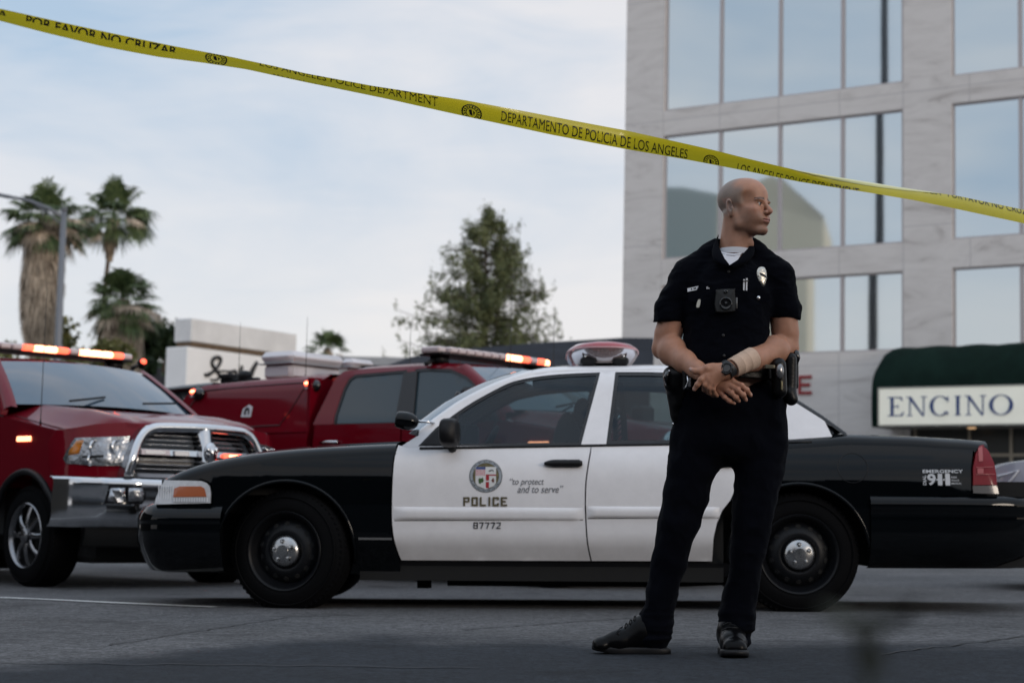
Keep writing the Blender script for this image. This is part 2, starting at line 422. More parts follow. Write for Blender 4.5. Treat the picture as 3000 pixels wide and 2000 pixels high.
# ---- marble office building on the right
BM = Matrix.Translation((P(2680, 1280, 42.8).x, P(2680, 1280, 42.8).y, 0)) @ Matrix.Rotation(math.atan2(-.543, .84), 4, 'Z')
def marble():
    m = bpy.data.materials.new('marble'); m.use_nodes = True; nt = m.node_tree; b = nt.nodes['Principled BSDF']; N, L = nt.nodes, nt.links
    tc = N.new('ShaderNodeTexCoord')
    mp = N.new('ShaderNodeMapping'); mp.inputs['Rotation'].default_value = (0, rad(-38), 0); mp.inputs['Scale'].default_value = (0.55, 1, 2.4); L.new(tc.outputs['Object'], mp.inputs[0])
    n = N.new('ShaderNodeTexNoise'); n.inputs['Scale'].default_value = 0.9; n.inputs['Detail'].default_value = 9; n.inputs['Roughness'].default_value = 0.68; n.inputs['Distortion'].default_value = 1.6; L.new(mp.outputs[0], n.inputs['Vector'])
    cr = N.new('ShaderNodeValToRGB'); e = cr.color_ramp.elements
    e[0].position = 0.30; e[0].color = (0.47, 0.43, 0.405, 1); e[1].position = 0.56; e[1].color = (0.74, 0.70, 0.67, 1)
    k = e.new(0.42); k.color = (0.67, 0.63, 0.60, 1)
    L.new(n.outputs[0], cr.inputs[0])
    # tile joints
    sp = N.new('ShaderNodeSeparateXYZ'); L.new(tc.outputs['Object'], sp.inputs[0])
    def joint(i, w, off):
        a = N.new('ShaderNodeMath'); a.operation = 'ADD'; a.inputs[1].default_value = off + 100*w; L.new(sp.outputs[i], a.inputs[0])
        d = N.new('ShaderNodeMath'); d.operation = 'MODULO'; d.inputs[1].default_value = w; L.new(a.outputs[0], d.inputs[0])
        l = N.new('ShaderNodeMath'); l.operation = 'LESS_THAN'; l.inputs[1].default_value = 0.022; L.new(d.outputs[0], l.inputs[0]); return l.outputs[0]
    j = N.new('ShaderNodeMath'); j.operation = 'MAXIMUM'; L.new(joint(0, 1.69, 0.3), j.inputs[0]); L.new(joint(2, 3.39, -1.1), j.inputs[1])
    mx = N.new('ShaderNodeMix'); mx.data_type = 'RGBA'; L.new(j.outputs[0], mx.inputs[0]); L.new(cr.outputs[0], mx.inputs[6]); mx.inputs[7].default_value = (0.50, 0.47, 0.46, 1)
    L.new(mx.outputs[2], b.inputs['Base Color']); b.inputs['Roughness'].default_value = 0.55
    return m
M_marble = marble()
M_mull = mat('bronze_frame', (0.45, 0.41, 0.41), 0.4, 0.3)
def mirror_glass(name, col, rough, bump):
    m = mat(name, col, rough, 1.0, bump=0); nt = m.node_tree; b = nt.nodes['Principled BSDF']
    tc = nt.nodes.new('ShaderNodeTexCoord'); n = nt.nodes.new('ShaderNodeTexNoise'); n.inputs['Scale'].default_value = 0.7; n.inputs['Detail'].default_value = 2
    nt.links.new(tc.outputs['Object'], n.inputs['Vector']); bp = nt.nodes.new('ShaderNodeBump'); bp.inputs['Strength'].default_value = bump; bp.inputs['Distance'].default_value = 0.05
    nt.links.new(n.outputs[0], bp.inputs['Height']); nt.links.new(bp.outputs[0], b.inputs['Normal']); return m
M_bglass = mirror_glass('mirror_glass', (0.59, 0.655, 0.69), 0.03, 0.006)
bld = empty('office_building', BM, 'pale veined marble office building with mirrored windows behind the officer', 'building')
BX0, BX1, BZ = -8.23, 14.6, 22.0
bays = [(-7.03, [-5.36, -3.65, -1.92], -0.30), (0.95, [2.63, 4.32, 6.0], 7.68), (8.93, [10.6, 12.3], 13.7)]
floors = [(4.82, 6.79), (7.49, 10.87), (11.55, 14.95), (15.6, 19.0)]
mb = MB(); DEP = 14.0; RC = 0.16
xs = [BX0]
for a, _, b in bays: xs += [a, b]
xs.append(BX1)
for i in range(0, len(xs), 2): mb.box(xs[i], xs[i+1], 0, 0.6, -1, BZ)          # piers, full height
for a, _, b in bays:
    zz = [-1.0] + [v for f in floors for v in f] + [BZ]
    for i in range(0, len(zz), 2): mb.box(a, b, 0.004, 0.6, zz[i], zz[i+1])    # spandrels
mb.box(BX0 + .02, BX1 - .02, 0.6, DEP, -1, BZ - 0.01)
wall = mb.build('wall', M_marble, bld)
mk('roof', [(BX0+.5, .7, BZ+.02), (BX1-.5, .7, BZ+.02), (BX1-.5, DEP-.5, BZ+.02), (BX0+.5, DEP-.5, BZ+.02)], [(0, 1, 2, 3)], M_tar, bld)
for fi, (z0, z1) in enumerate(floors):
    for a, ml, b in bays:
        cuts = [a] + ml + [b]
        for x0, x1 in zip(cuts, cuts[1:]):
            if x0 > 4 and fi != 1 and x0 > 8: continue
            f = 0.045
            m1 = MB(); y0, y1 = 0.05, 0.14
            m1.box(x0, x0+f, y0, y1, z0, z1); m1.box(x1-f, x1, y0, y1, z0, z1); m1.box(x0+f, x1-f, y0, y1, z0, z0+f); m1.box(x0+f, x1-f, y0, y1, z1-f, z1)
            w = m1.build('window', M_mull, bld)
            t = nr.uniform(-.004, .004, 2)          # each pane is set a hair out of true
            mk('pane', [(x0+f, .10+t[0], z0+f), (x1-f, .10-t[0], z0+f), (x1-f, .10-t[0]+t[1], z1-f), (x0+f, .10+t[0]+t[1], z1-f)], [(0, 1, 2, 3)], M_bglass, w)
# red letter on the wall
M_red = mat('red_paint', (0.30, 0.018, 0.02), 0.5)
mbE = MB(); x0, x1, z0, z1, t = -3.07, -2.70, 3.78, 4.26, 0.075
mbE.box(x0, x0+t, -.03, -.001, z0, z1); mbE.box(x0+t, x1, -.03, -.001, z1-t, z1); mbE.box(x0+t, x1-.04, -.03, -.001, (z0+z1)/2-t/2, (z0+z1)/2+t/2); mbE.box(x0+t, x1, -.03, -.001, z0, z0+t)
mbE.build('lettering', M_red, bld)['label'] = 'red letter E'
# doors and lobby under the awning
M_lobby = mat('lobby_dark', (0.035, 0.035, 0.032), 0.3); M_alu = mat('aluminium', (0.38, 0.33, 0.26), 0.4, 0.5)
mbd = MB(); mbd.box(-0.1, 12.0, -0.03, -0.002, 0.1, 2.95); mbd.build('lobby_front', M_lobby, bld)
mbd = MB()
for x in (0.0, 1.35, 2.35, 4.0, 5.6): mbd.box(x, x+.07, -0.08, -0.032, 0.1, 2.9)
mbd.box(-0.1, 8, -0.085, -0.03, 2.2, 2.27); mbd.build('door_frame', M_alu, bld)
# ---- awning: barrel shaped canvas
def canvas():
    m = mat('green_canvas', (0.007, 0.019, 0.015), 0.9, spec=.1, var=0.35, vs=1.5)
    return m
M_canvas = canvas()
aw = empty('awning', BM @ Matrix.Translation((0, 0, 0)), 'dark green barrel awning over the office entrance', 'awning')
AX0, AX1, AY = -0.62, 9.5, -1.25
prof = [(AY, 2.86), (AY-.02, 3.3), (AY, 3.95), (AY+.10, 4.30), (AY+.26, 4.55), (AY+.5, 4.74), (AY+.8, 4.83), (0.0, 4.88)]
prof = [(p[0], p[1]) for p in spl(prof, 4)]
rows = []; nx = 70
for i in range(nx + 1):
    x = AX0 + (AX1 - AX0) * i / nx; e = min(1, (x - AX0) / 0.5); ins = 0.42 * (1 - math.sqrt(max(0, 1 - (1-e)**2)))
    sag = 0.018 * math.sin(i * 0.9) + 0.01 * rnd.random()
    rows.append([(x, y, z - ins * max(0, (z - 3.6) / 1.3) + sag * (z > 4.2)) for y, z in prof])
V, F = quads(rows); mk('canvas', V, F, M_canvas, aw, smooth=True)
V2 = [(AX0, y, z if z < 3.6 else z - 0.42 * max(0, (z - 3.6) / 1.3)) for y, z in prof] + [(AX0, 0, 2.86)]
mk('side_panel', V2 + [(v[0]+.01, v[1], v[2]) for v in V2], [tuple(range(len(V2)))[::-1], tuple(range(len(V2), 2*len(V2)))], M_canvas, aw)
mk('soffit', [(AX0, AY, 2.862), (AX1, AY, 2.862), (AX1, 0, 2.862), (AX0, 0, 2.862)], [(0, 1, 2, 3)], mat('soffit', (0.16, 0.15, 0.14), 0.7), aw)
mdl = MB(); mdl.lathe([(0.0, 2.835), (0.09, 2.835), (0.10, 2.861)], Matrix.Translation((1.62, -0.62, 0)), 16); mdl.build('downlight', mat('warm_lamp', (0.8, 0.6, 0.4), 0.4, emit=(1.0, 0.6, 0.3), es=0.7), aw)
# sign box with hand-cut roman capitals
sg = empty('entrance_sign', BM @ Matrix.Translation((0, 0, 0)), 'cream sign reading ENCINO in blue on the awning front', 'sign')
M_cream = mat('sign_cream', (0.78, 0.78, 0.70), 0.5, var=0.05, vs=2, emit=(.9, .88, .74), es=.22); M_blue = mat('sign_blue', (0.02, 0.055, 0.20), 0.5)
SX0, SX1, SZ0, SZ1, SY = -0.37, 6.2, 2.90, 3.76, AY - 0.17
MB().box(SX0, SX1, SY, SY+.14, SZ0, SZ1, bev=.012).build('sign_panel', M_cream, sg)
fr = MB()
for a in ((SX0-.02, SX1+.02, SZ1-.001, SZ1+.03), (SX0-.02, SX1+.02, SZ0-.03, SZ0+.001)): fr.box(a[0], a[1], SY-.012, SY+.145, a[2], a[3])
fr.box(SX0-.03, SX0-.001, SY-.012, SY+.145, SZ0-.03, SZ1+.03)
for i in range(12): fr.box(SX0+.3+i*.55, SX0+.34+i*.55, SY-.02, SY, SZ0-.045, SZ0-.005)
fr.build('sign_frame', mat('sign_trim', (0.42, 0.42, 0.38), 0.5), sg)
def roman(ch, x, z, w, h):
    T, t, s = 0.175*h, 0.060*h, 0.06*h     # thick, thin, serif
    R = lambda a, b, c, d: [(x+a, z+c), (x+b, z+c), (x+b, z+d), (x+a, z+d)]
    ser = lambda cx, z0, e=.09*h: [(x+cx-e-T/2, z0), (x+cx+e+T/2, z0), (x+cx+e*.6+T/2, z0+(s if z0 < z+h/2 else -s)), (x+cx-e*.6-T/2, z0+(s if z0 < z+h/2 else -s))]
    out = []
    if ch == 'I': out = [R(w/2-T/2, w/2+T/2, s*.5, h-s*.5), ser(w/2, z), ser(w/2, z+h)]
    if ch == 'E':
        c = .16*w+T/2; out = [R(c-T/2, c+T/2, s*.5, h-s*.5), R(0, w*.92, 0, t), R(0, w*.86, h-t, h), R(c, w*.66, h*.5-t/2, h*.5+t/2),
             [(x+w*.92, z), (x+w, z+.24*h), (x+w-.03*h, z+.24*h), (x+w*.72, z)], [(x+w*.86, z+h), (x+w*.93, z+h*.78), (x+w*.93-.03*h, z+h*.78), (x+w*.66, z+h)], R(w*.62, w*.66, h*.40, h*.60)]
    if ch == 'N':
        tt = t*1.2; out = [R(.13*w, .13*w+tt, s*.5, h-s*.5), R(.87*w-tt, .87*w, 0.02, h-s*.5), [(x+.04*w, z+h), (x+.04*w+T*1.15, z+h), (x+.87*w, z-.02*h), (x+.87*w-T*.6, z-.02*h)],
             R(0, .30*w, 0, s*.8), R(.70*w, w, h-s*.8, h), R(-.02*w, .13*w, h-s*.8, h)]
    if ch in 'CO':
        n = 40; ring = []
        a0, a1 = (0, 2*math.pi) if ch == 'O' else (rad(42), rad(318))
        for i in range(n):
            A = a0+(a1-a0)*i/n; B = a0+(a1-a0)*(i+1)/n
            def pt(a, inner):
                cx, cz = x+w/2, z+h/2; th = T*(.28+.82*abs(math.cos(a))**1.2) if inner else 0
                rx, rz = (w/2)-th, (h/2+.015*h)-(th if inner else 0)*(0.75)
                return (cx+rx*math.cos(a), cz+rz*math.sin(a))
            out.append([pt(A, 0), pt(B, 0), pt(B, 1), pt(A, 1)])
        if ch == 'C': out += [R(w*.86, w*.905, h*.70, h*.97), R(w*.86, w*.895, h*.04, h*.20)]
    return out
ml = MB(); cx = -0.15
for ch, w in zip('ENCINO', (.40, .50, .50, .22, .50, .56)):
    for i, q in enumerate(roman(ch, cx, 3.10, w, 0.46)):
        y = SY - 0.006 - 0.0007 * i
        ml.add([(a, y, b) for a, b in q] + [(a, SY-.001, b) for a, b in q], [(0, 1, 2, 3), (4, 7, 6, 5), (0, 4, 5, 1), (1, 5, 6, 2), (2, 6, 7, 3), (3, 7, 4, 0)])
    cx += w + 0.065
ml.build('lettering', M_blue, sg)
# pavement in front of the building
M_conc = mat('pavement_concrete', (0.30, 0.29, 0.27), 0.8, var=0.15, vs=2)
V = []
for x, y in ((-40, -6.0), (60, -6.0), (60, -0.01), (-40, -0.01)):
    p = BM @ Vector((x, y, 0))
    for z in (-.3, .14): V.append((p.x, p.y, gz(p.x) + z))
tag(mk('pavement', V, [(1, 3, 5, 7), (0, 2, 3, 1), (2, 4, 5, 3), (4, 6, 7, 5), (6, 0, 1, 7)], M_conc), kind='structure')

# ---- what the mirrored windows reflect: out of frame to the left
M_beige = mat('beige_render', (0.88, 0.78, 0.60), 0.8, var=0.05, vs=0.3)
def gable(name, x, y, w, d, h, rise, rz, m, label, sh=True):
    e = empty(name, Matrix.Translation((x, y, gz(x)-.5)) @ Matrix.Rotation(rz, 4, 'Z'), label, 'building')
    V = [(-w/2, 0, 0), (w/2, 0, 0), (w/2, 0, h), (-w*.1, 0, h+rise), (-w/2, 0, h+rise)]
    V += [(a, d, c) for a, b, c in V]
    mk('wall', V, [(0, 1, 2, 3, 4), (9, 8, 7, 6, 5), (0, 5, 6, 1), (1, 6, 7, 2), (2, 7, 8, 3), (3, 8, 9, 4), (4, 9, 5, 0)], m, e)
    return e
REFL = True
# ================================================================== PLANTS AND BACKGROUND
def leaf_mesh(name, C, size, m, parent=None, quad=True, up=0.0, aspect=2.0):
    """C: n x 3 leaf centres; every leaf a small bent face of its own"""
    n = len(C); C = np.asarray(C, float)
    a = nr.normal(size=(n, 3)); a[:, 2] += up; a /= np.linalg.norm(a, axis=1)[:, None]
    b = nr.normal(size=(n, 3)); b -= a * np.sum(a*b, axis=1)[:, None]; b /= np.linalg.norm(b, axis=1)[:, None]
    s = size * nr.uniform(.6, 1.3, n)[:, None]
    l, w = a * s, b * s / aspect
    V = np.concatenate([C - l, C + w*.9, C + l, C - w], axis=1).reshape(-1, 3)
    F = np.arange(4*n).reshape(n, 4)
    me = bpy.data.meshes.new(name); me.vertices.add(4*n); me.vertices.foreach_set('co', V.ravel())
    me.loops.add(4*n); me.loops.foreach_set('vertex_index', F.ravel().astype(np.int32))
    me.polygons.add(n); me.polygons.foreach_set('loop_start', (np.arange(n)*4).astype(np.int32)); me.polygons.foreach_set('loop_total', np.full(n, 4, np.int32))
    me.materials.append(m); me.update(); me.validate()
    o = bpy.data.objects.new(name, me); COL.objects.link(o)
    if parent is not None: o.parent = parent
    return o
def foliage(name, c1, c2, sc=0.8):
    m = bpy.data.materials.new(name); m.use_nodes = True; nt = m.node_tree; b = nt.nodes['Principled BSDF']
    g_ = nt.nodes.new('ShaderNodeNewGeometry'); tc = nt.nodes.new('ShaderNodeTexCoord')
    n = nt.nodes.new('ShaderNodeTexNoise'); n.inputs['Scale'].default_value = sc; n.inputs['Detail'].default_value = 3; nt.links.new(tc.outputs['Object'], n.inputs['Vector'])
    ad = nt.nodes.new('ShaderNodeMath'); ad.operation = 'MULTIPLY_ADD'; ad.inputs[1].default_value = 0.45; nt.links.new(g_.outputs['Random Per Island'], ad.inputs[0]); nt.links.new(n.outputs[0], ad.inputs[2])
    cr = nt.nodes.new('ShaderNodeValToRGB'); cr.color_ramp.elements[0].position = 0.45; cr.color_ramp.elements[0].color = (*c1, 1); cr.color_ramp.elements[1].position = 1.0; cr.color_ramp.elements[1].color = (*c2, 1)
    nt.links.new(ad.outputs[0], cr.inputs[0]); nt.links.new(cr.outputs[0], b.inputs['Base Color']); b.inputs['Roughness'].default_value = 0.6
    b.inputs['Specular IOR Level'].default_value = 0.3
    return m
M_palm = foliage('palm_green', (0.042, 0.072, 0.028), (0.14, 0.18, 0.07), 0.6)
M_dead = foliage('dead_frond', (0.26, 0.20, 0.145), (0.72, 0.57, 0.42), 0.9)
M_bark = mat('bark', (0.13, 0.095, 0.07), 0.9, var=0.3, vs=3)
M_pine = foliage('conifer_needles', (0.055, 0.072, 0.030), (0.18, 0.195, 0.085), 0.35)
M_leafd = foliage('leaf_dark', (0.012, 0.026, 0.010), (0.04, 0.065, 0.025), 0.4)
M_leafy = foliage('leaf_yellow', (0.06, 0.075, 0.02), (0.22, 0.20, 0.06), 0.3)
def fan(c, d, L, blade, droop, V, F):
    """a fan leaf: stalk from c along d, then folded blades fanning out"""
    up = Vector((0, 0, 1)); d = d.normalized(); s = d.cross(up)
    s = s.normalized() if s.length > 1e-3 else Vector((1, 0, 0)); u = s.cross(d).normalized()
    pts = []
    for k in range(5):
        t = k / 4; pts.append(c + d * L * t - up * droop * L * t * t)
    r = 0.025
    for p, q in zip(pts, pts[1:]):
        n = len(V); V += [p - s*r, p + s*r, q + s*r, q - s*r]; F.append((n, n+1, n+2, n+3))
    h = pts[-1]; dd = (pts[-1] - pts[-2]).normalized(); s2 = dd.cross(u).normalized(); u2 = u
    nb = 17
    for k in range(nb):
        a = rad(-125 + 250 * k / (nb-1)); bl = blade * (0.72 + 0.28 * math.cos(a)) * nr.uniform(.85, 1.1)
        e = (dd * math.cos(a) + s2 * math.sin(a)).normalized()
        q = e.cross(u2).normalized() * blade * 0.062
        m1 = h + e * bl * .55 - up * .04 * blade; tip = h + e * bl - up * blade * (0.28 + .2*nr.random())
        n = len(V); V += [h, m1 - q + u2*.01, m1 + q, tip]; F += [(n, n+1, n+2), (n+1, n+3, n+2)]
def palm(px, py, D, R, skirtw, skirtL, trunk_r, label, base_px=None, seed=1, nf=46, dead=0.12):
    """px, py: reference pixel of the crown centre"""
    global nr; nr = np.random.default_rng(seed)
    c = P(px, py, D); bx = c.x if base_px is None else P(base_px, py, D).x
    z0 = gz(bx); H = c.z - z0
    e = empty('palm_tree', (bx, D, z0), label, 'tree', 'palm trees beyond the street')
    off = c.x - bx
    mb = MB(); pts = []; rr = []
    for i in range(14):
        t = i / 13; pts.append((off * t**1.6, 0, H * t)); rr.append(trunk_r * (1.25 - .35*t))
    mb.tube(pts, rr, 12); mb.build('trunk', M_bark, e, smooth=True)
    V, F, Vd, Fd = [], [], [], []
    top = Vector((off, 0, H))
    for i in range(nf):
        th = nr.uniform(0, 2*math.pi); el = rad(nr.uniform(-30, 88)); el = el if nr.random() < .8 else rad(nr.uniform(-42, -5))
        d = Vector((math.cos(th)*math.cos(el), math.sin(th)*math.cos(el), math.sin(el)))
        L = R * nr.uniform(.48, .66); isd = nr.random() < dead*2.2 and el < rad(8)
        fan(top + Vector((0, 0, nr.uniform(-.5, .1)*R*.3)), d, L, R * nr.uniform(.36, .48), nr.uniform(.05, .3), Vd if isd else V, Fd if isd else F)
    mk('crown', V, F, M_palm, e)
    if skirtL > 0:
        # hanging dead fronds: long thin strips lying against the trunk
        n = int(1300 * max(1, skirtw) * max(1, skirtL / 3))
        for i in range(min(n, 7000)):
            t = nr.random() ** 0.9; zt = H - 0.1*R - t * skirtL; th = nr.uniform(0, 2*math.pi)
            prof = math.sin(math.pi * min(1, .18 + t * 0.72)) ** .5 * (1.0 if t < .75 else 1.0 - (t-.75)*1.2)
            r = skirtw/2 * prof * nr.uniform(.72, 1.08); ll = nr.uniform(.35, 1.0) * (0.9 if skirtw > 1 else .6)
            tt = min(1, max(0, zt / H)); cx = off * tt**1.6
            w = nr.uniform(.02, .055); an = th + nr.uniform(-.12, .12)
            a = Vector((cx + r*math.cos(th), r*math.sin(th), zt)); b = Vector((cx + r*1.04*math.cos(an), r*1.04*math.sin(an), zt - ll))
            s = Vector((-math.sin(th), math.cos(th), 0)) * w; n0 = len(Vd); Vd += [a - s, a + s, b + s*.4, b - s*.4]; Fd.append((n0, n0+1, n0+2, n0+3))
        core = [(cxr, zz) for cxr, zz in ((trunk_r, H-.2*R), (skirtw*.40, H-.35*R), (skirtw*.44, H-.1*R-skirtL*.45), (skirtw*.36, H-.1*R-skirtL*.75), (skirtw*.24, H-.1*R-skirtL*.95), (trunk_r, H-.1*R-skirtL-.5))]
        mc = MB()
        V3 = [];
        mc.lathe([(a, b) for a, b in core], Matrix.Translation((off, 0, 0)) if off == 0 else Matrix.Translation((off*.9, 0, 0)), 16)
        mc.build('skirt_core', M_dead, e, smooth=True)
    if Vd: mk('dead_fronds', Vd, Fd, M_dead, e)
    return e
palm(105*K, 498*K, 86, 2.45, 2.05, 6.6, .42, 'thick palm with a long shaggy tan skirt, leftmost behind the lamp post', seed=3, nf=84, dead=.16)
palm(262*K, 490*K, 98, 2.65, .75, 2.0, .13, 'tallest palm with a thin bare trunk and small skirt', base_px=225*K, seed=5, nf=70, dead=.10)
palm(284*K, 688*K, 82, 2.15, 1.95, 5.0, .35, 'shorter palm with a bulging pale skirt in front of dark trees', seed=8, nf=78)
palm(752*K, 800*K, 120, 2.1, 1.0, 2.0, .3, 'small distant palm peeking above the red pickup roof', seed=12, nf=30)

def broadleaf(px, pytop, D, w, label, m, seed, group='background trees', n=5200, size=.22, lobes=10, deep=0.0, squash=1.0):
    global nr; nr = np.random.default_rng(seed)
    t = P(px, pytop, D); z0 = gz(t.x); H = t.z - z0
    e = empty('tree', (t.x, D, z0), label, 'tree', group)
    mb = MB(); mb.tube([(0, 0, -.3), (.1, 0, H*.35), (0, .1, H*.7)], [.25, .18, .08], 10)
    C = []
    for k in range(lobes):
        a = nr.uniform(0, 2*math.pi); rr = nr.random()**.5 * w*.40; cz = H * nr.uniform(.50, .96) - abs(rr)*.25
        lc = np.array([rr*math.cos(a), rr*math.sin(a), cz]); lr = w * nr.uniform(.16, .25)
        p = nr.normal(size=(n//lobes, 3)); p /= np.linalg.norm(p, axis=1)[:, None]; p *= (nr.random((len(p), 1)) ** .45) * lr; p[:, 2] *= .8 * squash
        keep = np.array([mnoise.noise(Vector(q*1.5/lr*.6+k*3.1)) > -.16 for q in p]); C.append(lc + p[keep])
        mb.tube([(0, 0, H*.3), tuple(lc*.6 + np.array([0, 0, H*.15])), tuple(lc)], [.12, .07, .03], 6)
    mb.build('trunk', M_bark, e, smooth=True)
    leaf_mesh('crown', np.concatenate(C), size, m, e, aspect=1.7)
    return e
broadleaf(152*K, 758*K, 74, 5.5, 'yellow green tree low behind the street lamp', M_leafy, 21, size=.16)
broadleaf(215*K, 730*K, 92, 6.5, 'olive tree between the two skirted palms', M_leafy, 22, size=.17)
broadleaf(352*K, 735*K, 90, 6.5, 'dark green tree right of the skirted palm', M_leafd, 23, n=9000)
broadleaf(405*K, 745*K, 96, 6, 'dark green tree just left of the white sign', M_leafd, 24, n=9000)
broadleaf(300*K, 800*K, 84, 6, 'low dark tree under the short palm', M_leafd, 27, n=9000)
broadleaf(85*K, 775*K, 96, 3.5, 'small tree behind the thick palm trunk', M_leafy, 29, size=.16)
broadleaf(950*K, 775*K, 104, 5.5, 'small rounded green tree left of the tall conifer', M_leafd, 25, n=6000)
def conifer(px, pytop, pybase, D, w, label, seed):
    global nr; nr = np.random.default_rng(seed)
    t = P(px, pytop, D); z0 = gz(t.x); H = t.z - z0; zb = P(px, pybase, D).z - z0 - 2.5
    e = empty('conifer_tree', (t.x, D, z0), label, 'tree')
    mb = MB(); mb.tube([(0, 0, -.3), (.05, 0, H*.5), (0, 0, H*.97)], [.38, .22, .03], 10); C = []
    mb.tube([(0, 0, H*.45), (.65, 0, H*.6), (.85, 0, H*.94)], [.16, .11, .03], 8)
    nb = 250
    for k in range(nb):
        s = (k + nr.random()) / nb; z = zb + (H - zb) * s ** 1.02
        th = nr.uniform(0, 2*math.pi); q = 1 - s
        rmax = w/2 * (0.20 + 1.12*q**.85 if q > .12 else .04 + 2.1*q) * nr.uniform(.58, 1.16)
        ox = .85 * max(0, (s - .1)) if (k % 3 == 0) else 0.0
        hz = z - (.8 if k % 3 == 0 else 0)
        d = np.array([math.cos(th), math.sin(th), 0.0]); rise = nr.uniform(-.05, .38)
        m_ = max(3, int(rmax / .24)); last = None
        for j in range(m_ + 1):
            f = (j + .3) / (m_ + .3); r = rmax * f
            p = np.array([ox, 0, hz]) + d * r + np.array([0, 0, rise * r - .1*r*r*.25]) + nr.normal(size=3) * .08
            if f < .25: continue
            tn = int(26 * (1.1 - .35*f)); tuft = p + nr.normal(size=(tn, 3)) * np.array([.17, .17, .20]) * (1.15 - .4*f)
            if nr.random() > .26: C.append(tuft)
        tip = np.array([ox, 0, hz]) + d * rmax + np.array([0, 0, rise*rmax])
        mb.tube([(ox, 0, hz), tuple((np.array([ox, 0, hz]) + tip)/2 + np.array([0, 0, .03])), tuple(tip)], [.045, .03, .012], 4)
        C.append(tip + nr.normal(size=(12, 3)) * np.array([.07, .07, .18]) + np.array([0, 0, .16]))
    for ax, az in ((0, H), (.85, H*.985), (1.5, H*.9), (-.9, H*.86)): C.append(np.array([ax, 0, az-.35]) + nr.normal(size=(60, 3)) * np.array([.10, .10, .28]))
    mb.build('trunk', M_bark, e, smooth=True)
    leaf_mesh('crown', np.concatenate(C), .105, M_pine, e, aspect=2.4, up=.6)
    return e
conifer(1118*K, 486*K, 800*K, 92, 8.0, 'tall bushy conifer standing alone against the sky', 41)

# ---- street lamp
M_galv = mat('painted_steel', (0.17, 0.18, 0.20), 0.5, 0.3)
b = P(133*K, 800*K, 57); t = P(147*K, 484*K, 57)
lx = lambda z: b.x + (t.x - b.x) * (z - b.z) / (t.z - b.z)
lamp = empty('street_lamp', (lx(gz(b.x)), 57, gz(b.x)), 'grey street lamp with a long curved arm in front of the palms', 'street lamp')
mb = MB(); mb.tube([(lx(gz(b.x)), 57, gz(b.x)), (lx(5), 57, 5), tuple(t)], [.15, .12, .095], 14); mb.build('pole', M_galv, lamp, True, True)
a = [P(x*K, y*K, 57) for x, y in ((148, 502), (110, 478), (70, 462), (35, 454), (0, 447), (-60, 432))]
mb = MB(); mb.tube(a, [.07, .06, .055, .05, .05, .045], 10)
mb.tube([P(147*K, 520*K, 57), P(112*K, 490*K, 57), P(75*K, 466*K, 57)], .03, 8); mb.build('arm', M_galv, lamp, True, True)
mb = MB(); mb.tube([P(48*K, 456*K, 56.9), P(20*K, 452*K, 56.9), P(-25*K, 444*K, 56.9)], [.05, .13, .10], 12, sq=.5); mb.build('lamp_head', M_galv, lamp, True, True)
mb = MB(); mb.tube([P(147*K, 478*K, 57), P(147*K, 484*K, 57)], .115, 12); mb.build('pole_cap', M_galv, lamp, True, True)

# ---- white shop sign with black script
SM = Matrix.Translation(P(436*K, 850*K, 45) * 1.0) @ Matrix.Rotation(math.atan2(.842, .539), 4, 'Z'); SMz = SM.copy(); SMz.translation.z = gz(SM.translation.x)
sf = Frame(SMz)
ss = empty('shop_sign', SMz, 'weathered white two tier shop sign with black script', 'sign')
M_ww = mat('weathered_white', (0.78, 0.77, 0.76), 0.7, var=0.12, vs=1.2); M_rust = mat('rusty_steel', (0.13, 0.085, 0.05), 0.8, var=.3, vs=6)
zt = lambda x, y: sf.trace(x*K, y*K, lambda a, b: 0).z
L1 = sf.trace(682*K, 780*K, lambda a, b: 0).x; z1 = zt(436, 729); z2 = zt(436, 783); z3 = zt(436, 796)
MB().box(0, L1, 0, .6, z2, z1, bev=.02).build('upper_panel', M_ww, ss)
MB().box(.05, L1-.2, .02, .55, z3, z2-.002).build('rail', M_rust, ss)
MB().box(-.12, L1+.6, 0.0, .75, -.3, z3-.002, bev=.02).build('lower_panel', mat('clean_white', (.92, .91, .90), .6, var=.05, vs=1), ss)
M_script = mat('black_script', (0.012, 0.012, 0.014), 0.5)
def script(pts, w, name='script'):
    mb = MB(); q = spl(pts, 7); V = []
    for i, (x, y) in enumerate(q):
        p = sf.trace(x*K, y*K, lambda a, b: -.02); V.append(p)
    mb.tube(V, [w*(.55+.45*math.sin(3.1*i/len(V)+.1)) for i in range(len(V))], 6); return mb
mbs = MB()
for pts, w in (([(470, 858), (478, 862), (500, 842), (507, 826), (500, 820), (490, 824), (487, 836), (496, 850), (504, 862), (498, 872), (484, 872)], .055),
               ([(520, 868), (528, 856), (540, 852), (541, 862), (532, 870)], .05), ([(545, 868), (553, 850), (556, 842), (553, 858), (560, 868)], .05),
               ([(570, 868), (578, 850), (590, 832), (584, 846), (578, 866)], .05), ([(470, 862), (488, 854), (510, 852), (545, 853)], .035)):
    s_ = script(pts, w); mbs.add(s_.V, s_.F)
mbs.build('lettering', M_script, ss, True)
